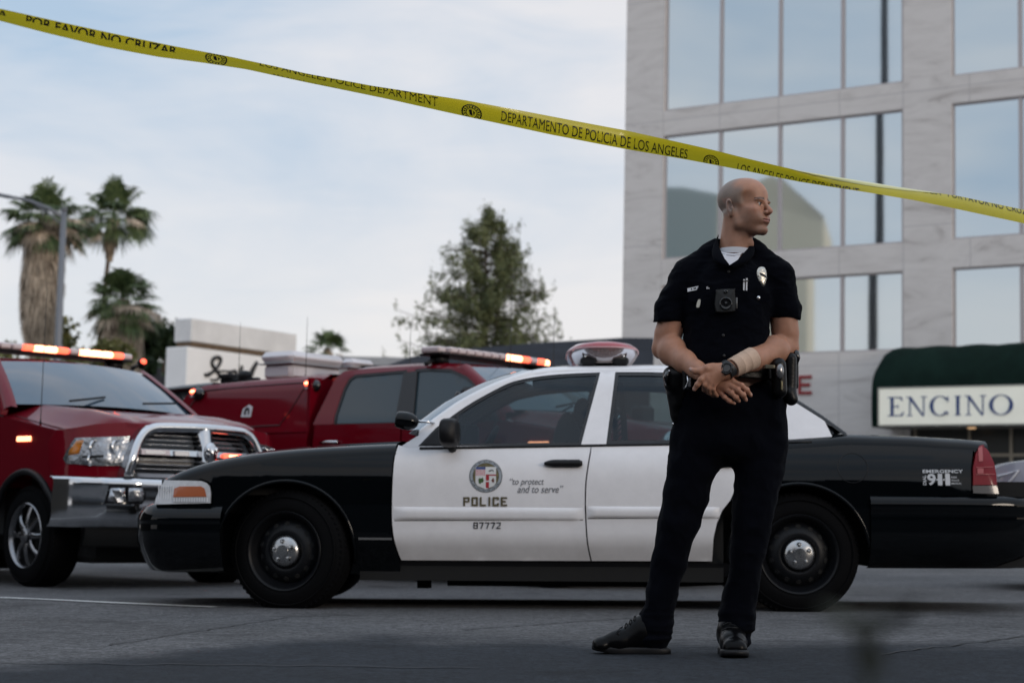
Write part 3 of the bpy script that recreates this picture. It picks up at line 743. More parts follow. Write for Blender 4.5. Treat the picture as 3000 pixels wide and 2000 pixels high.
# ---- dark slatted fence on the left
fz = empty('fence', (P(300*K, 860*K, 60).x, 60, gz(P(300*K, 860*K, 60).x)), 'dark slatted fence below the trees at left', 'fence')
M_fence = mat('fence_dark', (0.022, 0.022, 0.027), 0.8)
x0, x1 = P(180*K, 860*K, 60).x, P(425*K, 860*K, 60).x; zt_ = P(380*K, 838*K, 60).z; mb = MB(); z = 0.1
while z < zt_ - .2: mb.box(x0, x1, 60, 60.05, gz(x0)+z, gz(x0)+z+.22); z += .25
mb.build('slat_panel', M_fence, fz, world=True)
x = x0
while x <= x1 + .1:
    MB().box(x-.06, x+.06, 60.052, 60.15, gz(x)-.2, zt_-.1).build('post', M_fence, fz, world=True); x += (x1-x0)/4
# ---- low buildings across the middle
M_roof = mat('dark_roof', (0.030, 0.033, 0.040), 0.9, spec=.08, var=0.25, vs=1.5); M_wallw = mat('pale_wall', (0.33, 0.34, 0.36), 0.7, var=.08)
lb = empty('dark_roofed_shop', (P(1500, 1040, 38).x, 38, 0.1), 'long low shop with a dark sloping roof behind the police car', 'building')
def roofpt(px, py, D): p = P(px, py, D); return (p.x, p.y, p.z)
tl = [(1120, 1075), (1200, 1046), (1343, 1023), (1567, 1004), (1822, 989), (1915, 990)]
V = []; F = []
top = [P(x, y, 40) for x, y in tl]; mid = [P(x, 1078 - (x-1120)*.01, 37.5) for x, y in tl]; bot = [Vector((p.x, 37.6, 2.2)) for p in mid]; bk = [Vector((p.x, 46, p.z)) for p in top]
V, F = quads([bk, top, mid]); mk('roof', V, F, M_roof, lb, world=True)
V, F = quads([[m_ + Vector((0, .02, -.01)) for m_ in mid], [m_ + Vector((0, .02, -.35)) for m_ in mid]]); mk('fascia', V, F, mat('fascia_dark', (.012, .013, .016), .6), lb, world=True)
MB().box(P(1150, 1100, 38.4).x, P(1905, 1100, 38.4).x, 38.4, 45.5, -.3, P(1500, 1080, 38).z-.4).build('wall', M_roof, lb, world=True)
lw = empty('white_low_building', (P(1070, 1050, 52).x, 52, 0.1), 'low white flat roofed building in the gap left of the conifer', 'building')
xa, xb = P(930, 1047, 52).x, P(1330, 1047, 52).x; zt_ = P(1070, 1046, 52).z
MB().box(xa, xb, 52, 60, -.3, zt_-.25).build('wall', M_wallw, lw, world=True)
MB().box(xa-.2, xb+.2, 51.8, 60.2, zt_-.249, zt_).build('parapet', M_wallw, lw, world=True)

# ---- reflected in the mirrored panes
def reflect_pt(px, py, dist):
    BF = Frame(BM); p = BF.trace(px, py, lambda a, b: 0.1); r = BF.lray(px, py); r = Vector((r.x, -r.y, r.z)); q = p + r * dist; return BM @ q
a = reflect_pt(1524*K, 440*K, 62); c_ = reflect_pt(1868*K, 520*K, 62)
hq = reflect_pt(1790*K, 440*K, 62).z; hl = c_.z
wd = (Vector((a.x, a.y)) - Vector((c_.x, c_.y))).length
e = empty('beige_building', Matrix(), 'beige gabled building mirrored in the office windows, left of the view', 'building')
def rp(px, py, d=62): return reflect_pt(px*K, py*K, d)
pr = [rp(1620, 600), rp(1640, 450), rp(1760, 402), rp(1870, 500), rp(1870, 570)]
top = [Vector((p.x, p.y, p.z)) for p in pr[1:]]
ft = [Vector((top[0].x, top[0].y, -2)), top[0], top[1], top[2], Vector((top[3].x, top[3].y, top[2].z-.2)), Vector((top[3].x, top[3].y, -2))]
bkv = Vector((-6, 14, 0)) * -1
n = len(ft); V = ft + [p - Vector((8, 6, 0)) for p in ft]
mk('wall', V, [tuple(range(n)), tuple(range(n, 2*n))[::-1]] + [(i, (i+1) % n, (i+1) % n + n, i+n) for i in range(n)], M_beige, e)
e2 = empty('grey_hall', Matrix(), 'long grey green hall mirrored in the office windows, left of the view', 'building')
q = [rp(1440, 430, 80), rp(1560, 430, 80), rp(1660, 450, 80)]
ft = [Vector((q[0].x, q[0].y, -2)), q[0], q[1], q[2], Vector((q[2].x, q[2].y, -2))]; n = 5; V = ft + [p - Vector((8, 6, 0)) for p in ft]
mk('wall', V, [tuple(range(n)), tuple(range(n, 2*n))[::-1]] + [(i, (i+1) % n, (i+1) % n + n, i+n) for i in range(n)], mat('grey_green', (0.42, 0.46, 0.44), .8), e2)
up = empty('utility_pole', Matrix.Translation((rp(2015, 500, 24).x, rp(2015, 500, 24).y, 0)), 'tall dark utility pole mirrored in the office windows, left of the view', 'utility pole')
mb = MB(); mb.tube([(0, 0, -1), (.1, 0, 9), (.25, .1, 24)], [.20, .17, .12], 12); mb.build('pole', mat('creosote', (.03, .03, .035), .8), up, smooth=True)

# ---- unseen dark blocks added behind the camera to darken the paintwork reflections
M_dk = mat('dark_block_matte', (0.03, 0.03, 0.028), .9, var=.3, vs=.4)
for i, (x, w, h) in enumerate(((-46, 26, 7.5), (-18, 28, 9.0), (12, 30, 8.0), (44, 30, 7.0))):
    e = empty('added_dark_block', (x, -22, gz(x)), ('long unseen dark block added behind the camera for reflections, %s' % ('far left', 'left', 'right', 'far right')[i]), 'building')
    MB().box(-w/2, w/2, -10, 0, -1, h).build('wall', M_dk, e); MB().box(-w/2-.2, w/2+.2, -10.2, .3, h, h+.4).build('roof', M_dk, e)

e = empty('added_dark_block', (-15, 8, gz(-15)), 'unseen dark block added outside the left edge of the view for reflections', 'building')  # added out of view to darken reflections on the left pickup
MB().box(-8, 0, 0, 18, -1, 6).build('wall', M_dk, e); MB().box(-8.2, .2, -.2, 18.2, 6, 6.4).build('roof', M_dk, e)
# ================================================================== POLICE CAR
def rough_mix(m, amount=0.15): return m
M_black = mat('black_paint', (0.0012, 0.0020, 0.0028), 0.35, coat=0.8, spec=0.0, cior=1.40, croug=0.04, bump=0.012, bs=1.6)
def dirty_white():
    m = mat('white_paint', (0.78, 0.765, 0.775), 0.35, coat=0.5, croug=0.12)
    nt = m.node_tree; b = nt.nodes['Principled BSDF']; N, L = nt.nodes, nt.links
    tc = N.new('ShaderNodeTexCoord'); sp = N.new('ShaderNodeSeparateXYZ'); L.new(tc.outputs['Object'], sp.inputs[0])
    n = N.new('ShaderNodeTexNoise'); n.inputs['Scale'].default_value = 5; n.inputs['Detail'].default_value = 9; n.inputs['Roughness'].default_value = .7; L.new(tc.outputs['Object'], n.inputs['Vector'])
    mr = N.new('ShaderNodeMapRange'); mr.inputs[1].default_value = 0.48; mr.inputs[2].default_value = 0.18; mr.inputs[3].default_value = 0; mr.inputs[4].default_value = 0.9; L.new(sp.outputs[2], mr.inputs[0])
    mu = N.new('ShaderNodeMath'); mu.operation = 'MULTIPLY'; L.new(mr.outputs[0], mu.inputs[0]); L.new(n.outputs[0], mu.inputs[1])
    mx = N.new('ShaderNodeMix'); mx.data_type = 'RGBA'; L.new(mu.outputs[0], mx.inputs[0]); mx.inputs[6].default_value = (0.78, 0.765, 0.775, 1); mx.inputs[7].default_value = (0.36, 0.33, 0.30, 1)
    n3 = N.new('ShaderNodeTexNoise'); n3.inputs['Scale'].default_value = 2.3; n3.inputs['Detail'].default_value = 10; n3.inputs['Roughness'].default_value = .75; L.new(tc.outputs['Object'], n3.inputs['Vector'])
    m3 = N.new('ShaderNodeMapRange'); m3.inputs[1].default_value = .35; m3.inputs[2].default_value = .65; m3.inputs[3].default_value = .90; m3.inputs[4].default_value = 1.03; L.new(n3.outputs[0], m3.inputs[0])
    s3 = N.new('ShaderNodeVectorMath'); s3.operation = 'SCALE'; L.new(mx.outputs[2], s3.inputs[0]); L.new(m3.outputs[0], s3.inputs['Scale'])
    L.new(s3.outputs[0], b.inputs['Base Color']); return m
M_white = dirty_white()
M_rub = mat('black_rubber', (0.0035, 0.0035, 0.004), 0.85, spec=.08, bump=.1, bs=60)
M_trim = mat('black_trim', (0.005, 0.005, 0.006), 0.5, spec=.3)
M_under = mat('underbody', (0.006, 0.006, 0.006), 0.9)
M_rim = mat('black_steel_wheel', (0.004, 0.0045, 0.006), 0.45, spec=.25)
M_chrome = mat('chrome', (0.62, 0.63, 0.65), 0.10, 1.0)
M_cap = mat('hubcap_metal', (0.42, 0.42, 0.42), 0.26, 1.0, rvar=.12, vs=9)
M_lens = mat('clear_lens', (0.55, 0.56, 0.58), 0.12, coat=.6, var=.15, vs=30)
M_amber = mat('amber_lens', (0.40, 0.11, 0.04), 0.2, coat=.6)
M_redlens = mat('red_lens', (0.17, 0.004, 0.010), 0.2, coat=.5, spec=.1, cior=1.4)
M_cloth = mat('dark_seat', (0.02, 0.02, 0.022), 0.9)
def tinted(name, tint, refl=0.55, rough=0.01):
    m = bpy.data.materials.new(name); m.use_nodes = True; nt = m.node_tree; nt.nodes.clear(); N, L = nt.nodes, nt.links
    o = N.new('ShaderNodeOutputMaterial'); t = N.new('ShaderNodeBsdfTransparent'); t.inputs[0].default_value = (*tint, 1)
    g_ = N.new('ShaderNodeBsdfGlossy'); g_.inputs['Roughness'].default_value = rough; g_.inputs[0].default_value = (0.85, 0.9, 0.95, 1)
    f = N.new('ShaderNodeFresnel'); f.inputs[0].default_value = 1.0 + refl; mx = N.new('ShaderNodeMixShader')
    L.new(f.outputs[0], mx.inputs[0]); L.new(t.outputs[0], mx.inputs[1]); L.new(g_.outputs[0], mx.inputs[2]); L.new(mx.outputs[0], o.inputs[0]); return m
M_glass = tinted('car_glass', (0.40, 0.49, 0.50), 0.50)
M_wglass = tinted('windscreen_glass', (0.55, 0.63, 0.62), 0.55)
PSI = rad(1.0)
w0 = P(836, 1613, 10.03)
cx = Vector((math.cos(PSI), -math.sin(PSI), GT)).normalized(); cy = Vector((math.sin(PSI), math.cos(PSI), 0)); cz = cx.cross(cy).normalized()
R3 = Matrix((cx, cy, cz)).transposed().to_4x4()
CARM = Matrix.Translation(w0) @ R3 @ Matrix.Translation((0, -0.035, -0.333))
CF = Frame(CARM)
car = empty('police_car', CARM, 'black and white police sedan parked side-on behind the officer', 'car')
WB, WID = 2.913, 1.98
PLANF = [(-1.075, .99), (-1.06, .62), (-1.02, .36), (-.95, .20), (-.82, .105), (-.66, .055), (-.45, .018), (-.2, 0), (3.3, 0), (3.75, .03), (4.05, .075), (4.22, .14), (4.32, .27), (4.375, .5), (4.40, .99)]
def lean(u, z):                                   # nose and tail lean back above the bumpers
    if z < .60: return 0
    if u < 1: return -min(.30, (z-.60)*.55) * min(1, max(0, (-.2 - u) / .6))
    return min(.5, (z-.66)*.42) * min(1, max(0, (u - 3.5)/.6)) if z > .66 else 0
PROF = [(.16, .125), (.22, .10), (.30, .062), (.372, .022), (.395, .008), (.50, .004), (.62, .0), (.70, .003), (.78, .010), (.84, .023), (.90, .046), (.95, .073), (1.0, .10)]
def SB(u, z):
    return interp(PLANF, u + lean(u, z)) + sinterp(PROF, z)
def SG(u, z):                                     # greenhouse: tumblehome
    return .085 + max(0, z - .92) * .50 + max(0, z-1.30)**2 * 4
def pc(x, y, S=SB): p = CF.trace(x, y, S); return (p.x, p.z)
def pcs(L, S=SB): return [pc(x, y, S) for x, y in L]
sideN = Vector((0, 1, 0))
def side_panel(name, poly, m, par, S=SB, res=.045, thick=.02, off=0.0, both=True, sharp=None, holes=()):
    """a body-side part, and its twin on the far side"""
    fn = lambda u, z: Vector((u, S(u, z) + off, z))
    V, F = shell(poly, fn, res, thick, sideN, holes)
    o = mk(name, V, F, m, par, True, sharp=sharp or 40)
    if both:
        V2 = [Vector((v.x, WID - v.y, v.z)) for v in V]; F2 = [f[::-1] for f in F]
        mk(name, V2, F2, m, par, True, sharp=sharp or 40)
    return o
def arc(cu, cz_, r, a0, a1, n=18, rz=None):
    rz = rz or r
    return [(cu + r*math.cos(rad(lerp(a0, a1, i/n))), cz_ + rz*math.sin(rad(lerp(a0, a1, i/n)))) for i in range(n+1)]
AR = .392; WZ = .333
# side top line (hood / trunk shoulders) traced on the photograph
hood_px = [(486, 1403), (502, 1395), (553, 1373), (630, 1350), (706, 1335), (808, 1321), (910, 1312), (1012, 1306), (1114, 1301), (1165, 1299)]
hood = [pc(x, y, lambda u, z: interp(PLANF, u+lean(u, z)) + .10) for x, y in hood_px]
trunk_px = [(2311, 1283), (2440, 1274), (2475, 1271), (2557, 1273), (2659, 1276), (2761, 1282), (2838, 1287), (2873, 1291)]
trunk = [pc(x, y, lambda u, z: interp(PLANF, u+lean(u, z)) + .10) for x, y in trunk_px]
htab = [(u, z) for u, z in hood]; ttab = [(u, z) for u, z in trunk]
DROP = .062                                       # shoulder radius between side and top
def ht(u):
    return sinterp(htab, u) if u < 1.2 else sinterp(ttab, u)
zb0 = .205
# -- front fender (black)
door_l = pcs([(1165, 1303), (1155, 1339), (1150, 1385), (1147, 1461), (1147, 1527), (1153, 1578), (1165, 1618), (1174, 1640)])
hl_px = [(483, 1406), (589, 1408), (606, 1414), (615, 1425), (618, 1444), (617, 1473), (453, 1477), (458, 1456), (470, 1429)]
hl = pcs(hl_px)
G_ = .004
fender = [(u, ht(u) - DROP) for u in np.linspace(hl[0][0]+.01, door_l[0][0] - G_, 26)]
fender += [(u - G_, z) for u, z in spl(door_l, 3)[1:]]
zsill = door_l[-1][1]
fender += [(door_l[-1][0] - G_, zb0), (AR*.93, zb0)]
fender += arc(0, WZ, AR, -12, 180, 30)[1:] 
bz = pc(640, 1490)[1]
fender += [(-AR, WZ+.02), (-.40, bz), (hl[5][0] + .012, bz)]
fender += [(u + .012, z) for u, z in (hl[5], hl[4], hl[3])] + [(hl[2][0] + .01, hl[2][1] + .008), (hl[1][0], hl[1][1] + .012)]
side_panel('fender', fender, M_black, car)
# arch lips
def lip(cu, a0, a1):
    mb = MB(); pts = [(u, SB(u, z) - .006, z) for u, z in arc(cu, WZ, AR + .004, a0, a1, 30)]; mb.tube(pts, .011, 6, sq=1.0)
    mb.build('wheel_arch_lip', M_black, car, True)
    mb = MB(); pts = [(u, WID - y, z) for u, y, z in pts]; mb.tube(pts, .011, 6); mb.build('wheel_arch_lip', M_black, car, True)
lip(0, -10, 175); lip(WB, 5, 188)
# -- doors
gap_px = [(1788, 1075), (1736, 1297), (1732, 1312), (1724, 1358), (1717, 1409), (1715, 1460), (1716, 1511), (1721, 1588), (1732, 1642)]
gap = pcs(gap_px[2:])
beltF = pc(1227, 1311)[1]
belt = lambda u: lerp(beltF, pc(1950, 1299)[1], (u - pc(1227, 1311)[0]) / (pc(1950, 1299)[0] - pc(1227, 1311)[0]))
dtop = [(u, belt(u)) for u in np.linspace(door_l[0][0] + .06, gap[0][0] - G_, 14)]
fdoor = [(door_l[0][0] + G_, door_l[0][1])] + dtop + [(u - G_, z) for u, z in spl(gap, 3)] + [(u + G_, z) for u, z in spl(door_l, 3)[::-1]][:-1]
side_panel('front_door', fdoor, M_white, car)
rq = pcs([(2165, 1296), (2166, 1360), (2155, 1430), (2139, 1465), (2116, 1494), (2100, 1532), (2090, 1575), (2086, 1643)])
rdoor = [(gap[0][0] + G_, belt(gap[0][0]))] + [(u, belt(u)) for u in np.linspace(gap[0][0] + .1, rq[0][0], 8)] + rq + [(gap[-1][0] + G_, gap[-1][1])] + [(u + G_, z) for u, z in spl(gap, 3)[::-1]][1:-1]
side_panel('rear_door', rdoor, M_white, car)
# -- rocker
side_panel('rocker', [(.385, zsill - .006), (WB - .375, zsill - .006), (WB - .40, zb0 - .005), (.40, zb0 - .005)], M_trim, car, off=.015)
# -- rear quarter (black below the pillar)
tl_px = [(2858, 1330), (2868, 1305), (2880, 1302), (2896, 1322), (2912, 1357), (2918, 1390), (2920, 1420), (2850, 1420), (2850, 1370)]
ub = rq[0][0] + .008
bumpz = pc(2700, 1452)[1]
quarter = [(u, ht(u) - DROP) for u in np.linspace(ub, 4.02, 26)]
tlp = pcs(tl_px)
quarter += [(tlp[0][0] - .012, tlp[0][1] + .02), (tlp[8][0] - .012, tlp[8][1]), (tlp[7][0] - .012, tlp[7][1] - .045), (tlp[7][0] + .10, bumpz + .004), (WB + .44, bumpz), (WB + .43, WZ + .1)]
quarter += arc(WB, WZ, AR, 14, 150, 24)
quarter += [(u + .008, z) for u, z in rq[3::-1]][:-1]
side_panel('rear_quarter', quarter, M_black, car)
# -- hood, cowl and trunk: lofted across the car
def loft(name, us, m, par, crown=.03, edge=.10, hfun=ht, n=18, inset=0.0, zoff=0.0):
    rows = []
    for u in us:
        h = hfun(u); w_s = SB(u, h - DROP)
        row = []
        for k in range(7):
            a = math.pi/2 * k/6; row.append((w_s + edge*(1-math.cos(a)) , h - DROP + DROP*math.sin(a)))
        wc = WID/2
        for k in range(1, n//2 + 1):
            t = k/(n//2); wv = lerp(w_s + edge, wc, t); row.append((wv, h + crown*(1-(1-t)**2)))
        half = [Vector((u, w, z + zoff)) for w, z in row]
        rows.append(half + [Vector((v.x, WID - v.y, v.z)) for v in half[:-1][::-1]])
    V, F = quads(rows); return mk(name, V, [f[::-1] for f in F], m, par, True)
u_n = hood[0][0]
loft('hood', list(np.linspace(u_n, 0.62, 34)), M_black, car, crown=.045)
loft('trunk_lid', list(np.linspace(3.15, 4.025, 22)), M_black, car, crown=.03)
for s_ in (0, 1):                                # shoulder between rear door and trunk
    rows = []
    for u in np.linspace(ub, 3.155, 14):
        h = ht(u); w_s = SB(u, h - DROP); row = []
        for k in range(7): a = math.pi/2*k/6; row.append(Vector((u, w_s + .10*(1-math.cos(a)), h - DROP + DROP*math.sin(a))))
        row.append(Vector((u, w_s + .22, h))); rows.append([Vector((v.x, WID - v.y if s_ else v.y, v.z)) for v in row])
    V, F = quads(rows); mk('quarter_shoulder', V, F if s_ else [f[::-1] for f in F], M_black, car, True)
# bumpers: profile swept around the plan outline
def sweep(name, path, prof, m, par, zt=None):
    """path: (u, w) from the near side round to the far side; prof: (outward, z)"""
    rows = []
    for i, (u, w) in enumerate(path):
        a = Vector(path[max(0, i-1)]); b = Vector(path[min(len(path)-1, i+1)]); t = (b-a).normalized(); n = Vector((t.y, -t.x))
        if name.startswith('front'): n = Vector((-t.y, t.x))
        if n.dot(Vector((u - WB/2, (w - WID/2)))) < 0: n = -n
        rows.append([Vector((u + n.x*o, w + n.y*o, z)) for o, z in prof])
    V, F = quads(rows); return mk(name, V, F, m, par, True, sharp=60)
def mirror_path(h): return h + [(u, WID - w) for u, w in h[::-1] if abs(w - WID/2) > 1e-6]
fp = [(-.36, .006), (-.45, .02), (-.55, .038), (-.66, .06), (-.74, .082), (-.80, .125), (-.84, .20), (-.875, .30), (-.905, .42), (-.95, .62), (-.985, .80), (-1.0, .99)]
bt = pc(500, 1478)[1]
fprof = [(-.10, bt + .012), (-.03, bt + .006), (.0, bt - .012), (.025, bt - .05), (.035, bt - .085), (.030, bt - .10), (.033, bt - .12), (.028, bt - .21), (.012, bt - .26), (-.02, bt - .33), (-.05, bt - .375), (-.12, bt - .385)]
sweep('front_bumper', mirror_path(fp), fprof, M_black, car)
# nose panel under the hood edge between the lamps
hz0 = hl[0][1]
np_ = [(-.56, .10), (-.66, .15), (-.72, .23), (-.76, .34), (-.79, .50), (-.81, .7), (-.82, .99)]
sweep('front_panel', mirror_path(np_), [(-.01, bt + .004), (-.035, bt + .06), (-.075, hz0 - .01), (-.12, hood[0][1] - .01), (-.2, hood[0][1] - .02)], M_black, car)
mg = MB()
for i in range(6): mg.box(-.835 + .012*i, -.815 + .012*i, .52, WID - .52, bt + .012 + i*.022, bt + .018 + i*.022)
mg.box(-.815, -.79, .50, WID-.50, bt+.004, bt+.15); mg.build('grille', M_trim, car)
# headlights with amber side marker
side_panel('headlight', hl, M_lens, car, res=.02, thick=.05, off=-.006)
for o_ in [c for c in car.children if c.name.startswith('headlight')]:
    pass
hls = [c for c in car.children if c.name.startswith('headlight')]
amb = pcs([(512, 1430), (528, 1424), (590, 1424), (600, 1430), (606, 1454), (508, 1455)])
for par_, s in zip(hls, (0, 1)):
    fn = lambda u, z: Vector((u, SB(u, z) - .012, z)); V, F = shell(amb, fn, .015, .006, sideN)
    if s: V = [Vector((v.x, WID-v.y, v.z)) for v in V]; F = [f[::-1] for f in F]
    mk('marker_lamp', V, F, M_amber, par_, False)
    mr = MB()
    for i in range(14):      # moulded ribs along the lower edge of the lens
        u, z = pc(512 + i*7.4, 1463); y = SB(u, z) - .011; mr.box(u-.004, u+.004, y-.003, y+.004, z-.012, z+.012)
    for i in range(7):
        u, z = pc(466 + i*7, 1445); y = SB(u, z) - .009; mr.box(u-.0025, u+.0025, y-.002, y+.003, z-.045, z+.045)
    if s: mr.V = [Vector((v.x, WID-v.y, v.z)) for v in mr.V]
    mr.build('lens_rib', mat('lens_rib', (.75, .76, .78), .15, coat=.5), par_)
# tail lights
side_panel('taillight', tlp, M_redlens, car, res=.02, thick=.05, off=-.008)
tls = [c for c in car.children if c.name.startswith('taillight')]
M_redl2 = mat('red_lens_pale', (0.32, 0.05, 0.05), 0.2, coat=.4)
for par_, s in zip(tls, (0, 1)):
    for q in ([(2858, 1368), (2908, 1366), (2909, 1368), (2858, 1370)], [(2858, 1388), (2914, 1387), (2914, 1389), (2858, 1390)], [(2862, 1371), (2880, 1371), (2880, 1386), (2862, 1387)], [(2864, 1312), (2876, 1306), (2878, 1350), (2866, 1352)]):
        V, F = shell(pcs(q), lambda u, z: Vector((u, SB(u, z) - .013, z)), .03, .004, sideN)
        if s: V = [Vector((v.x, WID-v.y, v.z)) for v in V]; F = [f[::-1] for f in F]
        mk('reflector', V, F, M_redl2, par_)
side_panel('taillight_base', pcs([(2848, 1422), (2920, 1422), (2925, 1446), (2850, 1444)]), mat('smoked_lens', (.05, .045, .045), .2, coat=.4), car, res=.03, thick=.04, off=-.012)
rp_ = [(u, interp(PLANF, u) - .002) for u in (WB + .40, 3.5, 3.7, 3.9, 4.05, 4.15, 4.22, 4.28, 4.32)] + [(4.375, .42), (4.40, .6), (4.41, .8), (4.415, .99)]
bz2 = bumpz
rprof = [(-.10, bz2 + .002), (-.004, bz2), (.014, bz2 - .03), (.018, bz2 - .075), (.012, bz2 - .085), (.014, bz2 - .12), (.008, bz2 - .25), (-.01, bz2 - .33), (-.08, bz2 - .40), (-.12, bz2 - .41)]
sweep('rear_bumper', mirror_path(rp_), rprof, M_black, car)
rp2 = [(4.0, .12), (4.05, .17), (4.09, .26), (4.13, .40), (4.19, .65), (4.24, .99)]
sweep('rear_panel', mirror_path(rp2), [(-.02, bz2 - .002), (-.03, bz2 + .08), (-.06, bz2+.22), (-.09, trunk[-1][1] - .04), (-.14, trunk[-1][1] - .01)], M_black, car)
# -- greenhouse
roof_px = [(1235, 1262), (1278, 1225), (1354, 1169), (1436, 1126), (1507, 1098), (1558, 1082), (1609, 1073), (1711, 1068), (1788, 1067), (1950, 1066), (2080, 1072), (2180, 1094), (2260, 1126), (2330, 1172), (2400, 1220), (2462, 1270)]
rail = [pc(x, y, lambda u, z: .36) for x, y in roof_px]      # silhouette of the roof rail
RZ = lambda u: sinterp(rail, u)
win_f = pcs([(1341, 1213), (1390, 1181), (1456, 1145), (1507, 1122), (1584, 1107), (1660, 1100), (1751, 1096), (1697, 1298), (1340, 1303)], SG)
win_r = pcs([(1808, 1095), (1900, 1095), (1990, 1099), (2080, 1112), (2140, 1134), (2180, 1165), (2214, 1292), (1783, 1294)], SG)
sail = pcs([(1236, 1302), (1280, 1258), (1338, 1215), (1336, 1303)], SG)
ub0 = pc(1172, 1303, SG)
body_out = [(ub0[0] + .01, ub0[1] - .05), (ub0[0], ub0[1] - .012)] + [(u, z - .035) for u, z in rail[0:15]] + [(pc(2438, 1273, SG)[0], pc(2438, 1273, SG)[1] - .012)]
gy = lambda u: belt(u) - .05
body_out = body_out + [(u, gy(u)) for u in np.linspace(body_out[-1][0] - .1, ub0[0] + .1, 16)]
frame_f = spl([sail[0]] + [sail[1]] + win_f[:7], 3) + [win_f[7], sail[0]]
def grow(poly, d):
    cu = sum(p[0] for p in poly)/len(poly); cz_ = sum(p[1] for p in poly)/len(poly)
    out = []; n = len(poly)
    ar = sum(poly[i][0]*poly[(i+1) % n][1]-poly[(i+1) % n][0]*poly[i][1] for i in range(n)); sg_ = 1 if ar > 0 else -1
    for i in range(n):
        a = Vector(poly[i-1]); b = Vector(poly[i]); c = Vector(poly[(i+1) % n]); t1 = (b-a).normalized(); t2 = (c-b).normalized()
        n1 = Vector((t1.y, -t1.x))*sg_; n2 = Vector((t2.y, -t2.x))*sg_; m_ = (n1+n2); 
        if m_.length < .3: m_ = n1
        m_.normalize(); out.append(tuple(b + m_*d/max(.5, m_.dot(n1))))
    return out
holeF = [sail[0]] + sail[1:2] + win_f[:1] + spl(win_f[:7], 3)[1:] + [win_f[7]]
holeF = grow(holeF, .012)
holeR = grow(spl(win_r[:6], 3) + win_r[6:], .012)
side_panel('upper_body', body_out, M_white, car, S=SG, res=.05, thick=.03, holes=[holeF, holeR])
# black surrounds
M_gtrim = mat('window_rubber', (0.012, 0.013, 0.015), 0.5)
side_panel('window_frame', grow(holeF, .001), M_gtrim, car, S=SG, res=.05, thick=.01, off=.006, holes=[grow(win_f, -.006)])
side_panel('window_frame', grow(holeR, .001), M_gtrim, car, S=SG, res=.05, thick=.01, off=.006, holes=[grow(win_r, -.010)])
side_panel('side_window', grow(win_f, -.004), M_glass, car, S=SG, res=.06, thick=0, off=.012)
side_panel('side_window', grow(win_r, -.004), M_glass, car, S=SG, res=.06, thick=0, off=.012)
side_panel('mirror_sail', grow(sail, -.002), M_trim, car, S=SG, res=.05, thick=0.01, off=.0)
for s in (0, 1):
    bl = MB()
    pts = [(u, SB(u, belt(u)) - .004, belt(u) - .004) for u in np.linspace(sail[0][0] - .01, 3.0, 30)]
    pts2 = [(u, SB(u, belt(u)) - .006, belt(u) - .0145) for u in np.linspace(ub0[0] + .10, 3.02, 30)]
    if s: pts = [(a, WID-b, c) for a, b, c in pts]; pts2 = [(a, WID-b, c) for a, b, c in pts2]
    bl.tube(pts, .0085, 6); bl.build('belt_trim', M_trim, car, True)
# roof skin
rows = []
for u in np.linspace(rail[5][0], rail[11][0], 30):
    h = RZ(u); ws = SG(u, h - .035)
    row = [(ws + .13*(1-math.cos(math.pi/2*k/6)), h - .035 + .035*math.sin(math.pi/2*k/6)) for k in range(7)]
    row += [(lerp(ws+.13, WID/2, k/8), h + .035*(1-(1-k/8)**2)) for k in range(1, 9)]
    half = [Vector((u, w, z)) for w, z in row]; rows.append(half + [Vector((v.x, WID-v.y, v.z)) for v in half[:-1][::-1]])
V, F = quads(rows); mk('roof', V, [f[::-1] for f in F], M_white, car, True)
def screen(name, idx, m, w_in=.0, bend=.0):
    rows = []; pillar = []
    for i in np.linspace(idx[0], idx[1], 12):
        a = int(min(len(rail)-2, math.floor(i))); t = i - a; u = lerp(rail[a][0], rail[a+1][0], t); h = lerp(rail[a][1], rail[a+1][1], t)
        ws = SG(u, h - .035); pr_ = [(ws + .07*(1-math.cos(math.pi/2*k/4)), h - .035 + .035*math.sin(math.pi/2*k/4)) for k in range(5)]
        pillar.append([Vector((u, w, z)) for w, z in pr_])
        row = [Vector((u + bend*(1-(2*k/10-1)**2) , lerp(ws+.07, WID-ws-.07, k/10), h + .02*(1-(2*k/10-1)**2))) for k in range(11)]
        rows.append(row)
    V, F = quads(rows); mk(name, V, [f[::-1] for f in F], m, car, True)
    for s in (0, 1):
        V, F = quads(pillar)
        if s: V = [Vector((v.x, WID-v.y, v.z)) for v in V]; F = [f[::-1] for f in F]
        mk('roof_pillar', V, [f[::-1] for f in F], M_white if name == 'windscreen' else M_gtrim, car, True)
screen('windscreen', (0, 5), M_wglass, bend=-.13)
screen('rear_window', (11, 15), M_wglass, bend=.06)
for nm_, us_ in (('cowl', (.60, .68, .76, .86)), ('rear_deck', (2.85, 3.0, 3.1, 3.17))):
    rows = []
    for u in us_:
        h = ht(min(u, .66)) - .012 if nm_ == 'cowl' else ht(u) - .012; rows.append([Vector((u, lerp(.17, WID-.17, k/10), h + .03*(1-(2*k/10-1)**2))) for k in range(11)])
    V, F = quads(rows); mk(nm_, V, F, M_black, car, True)
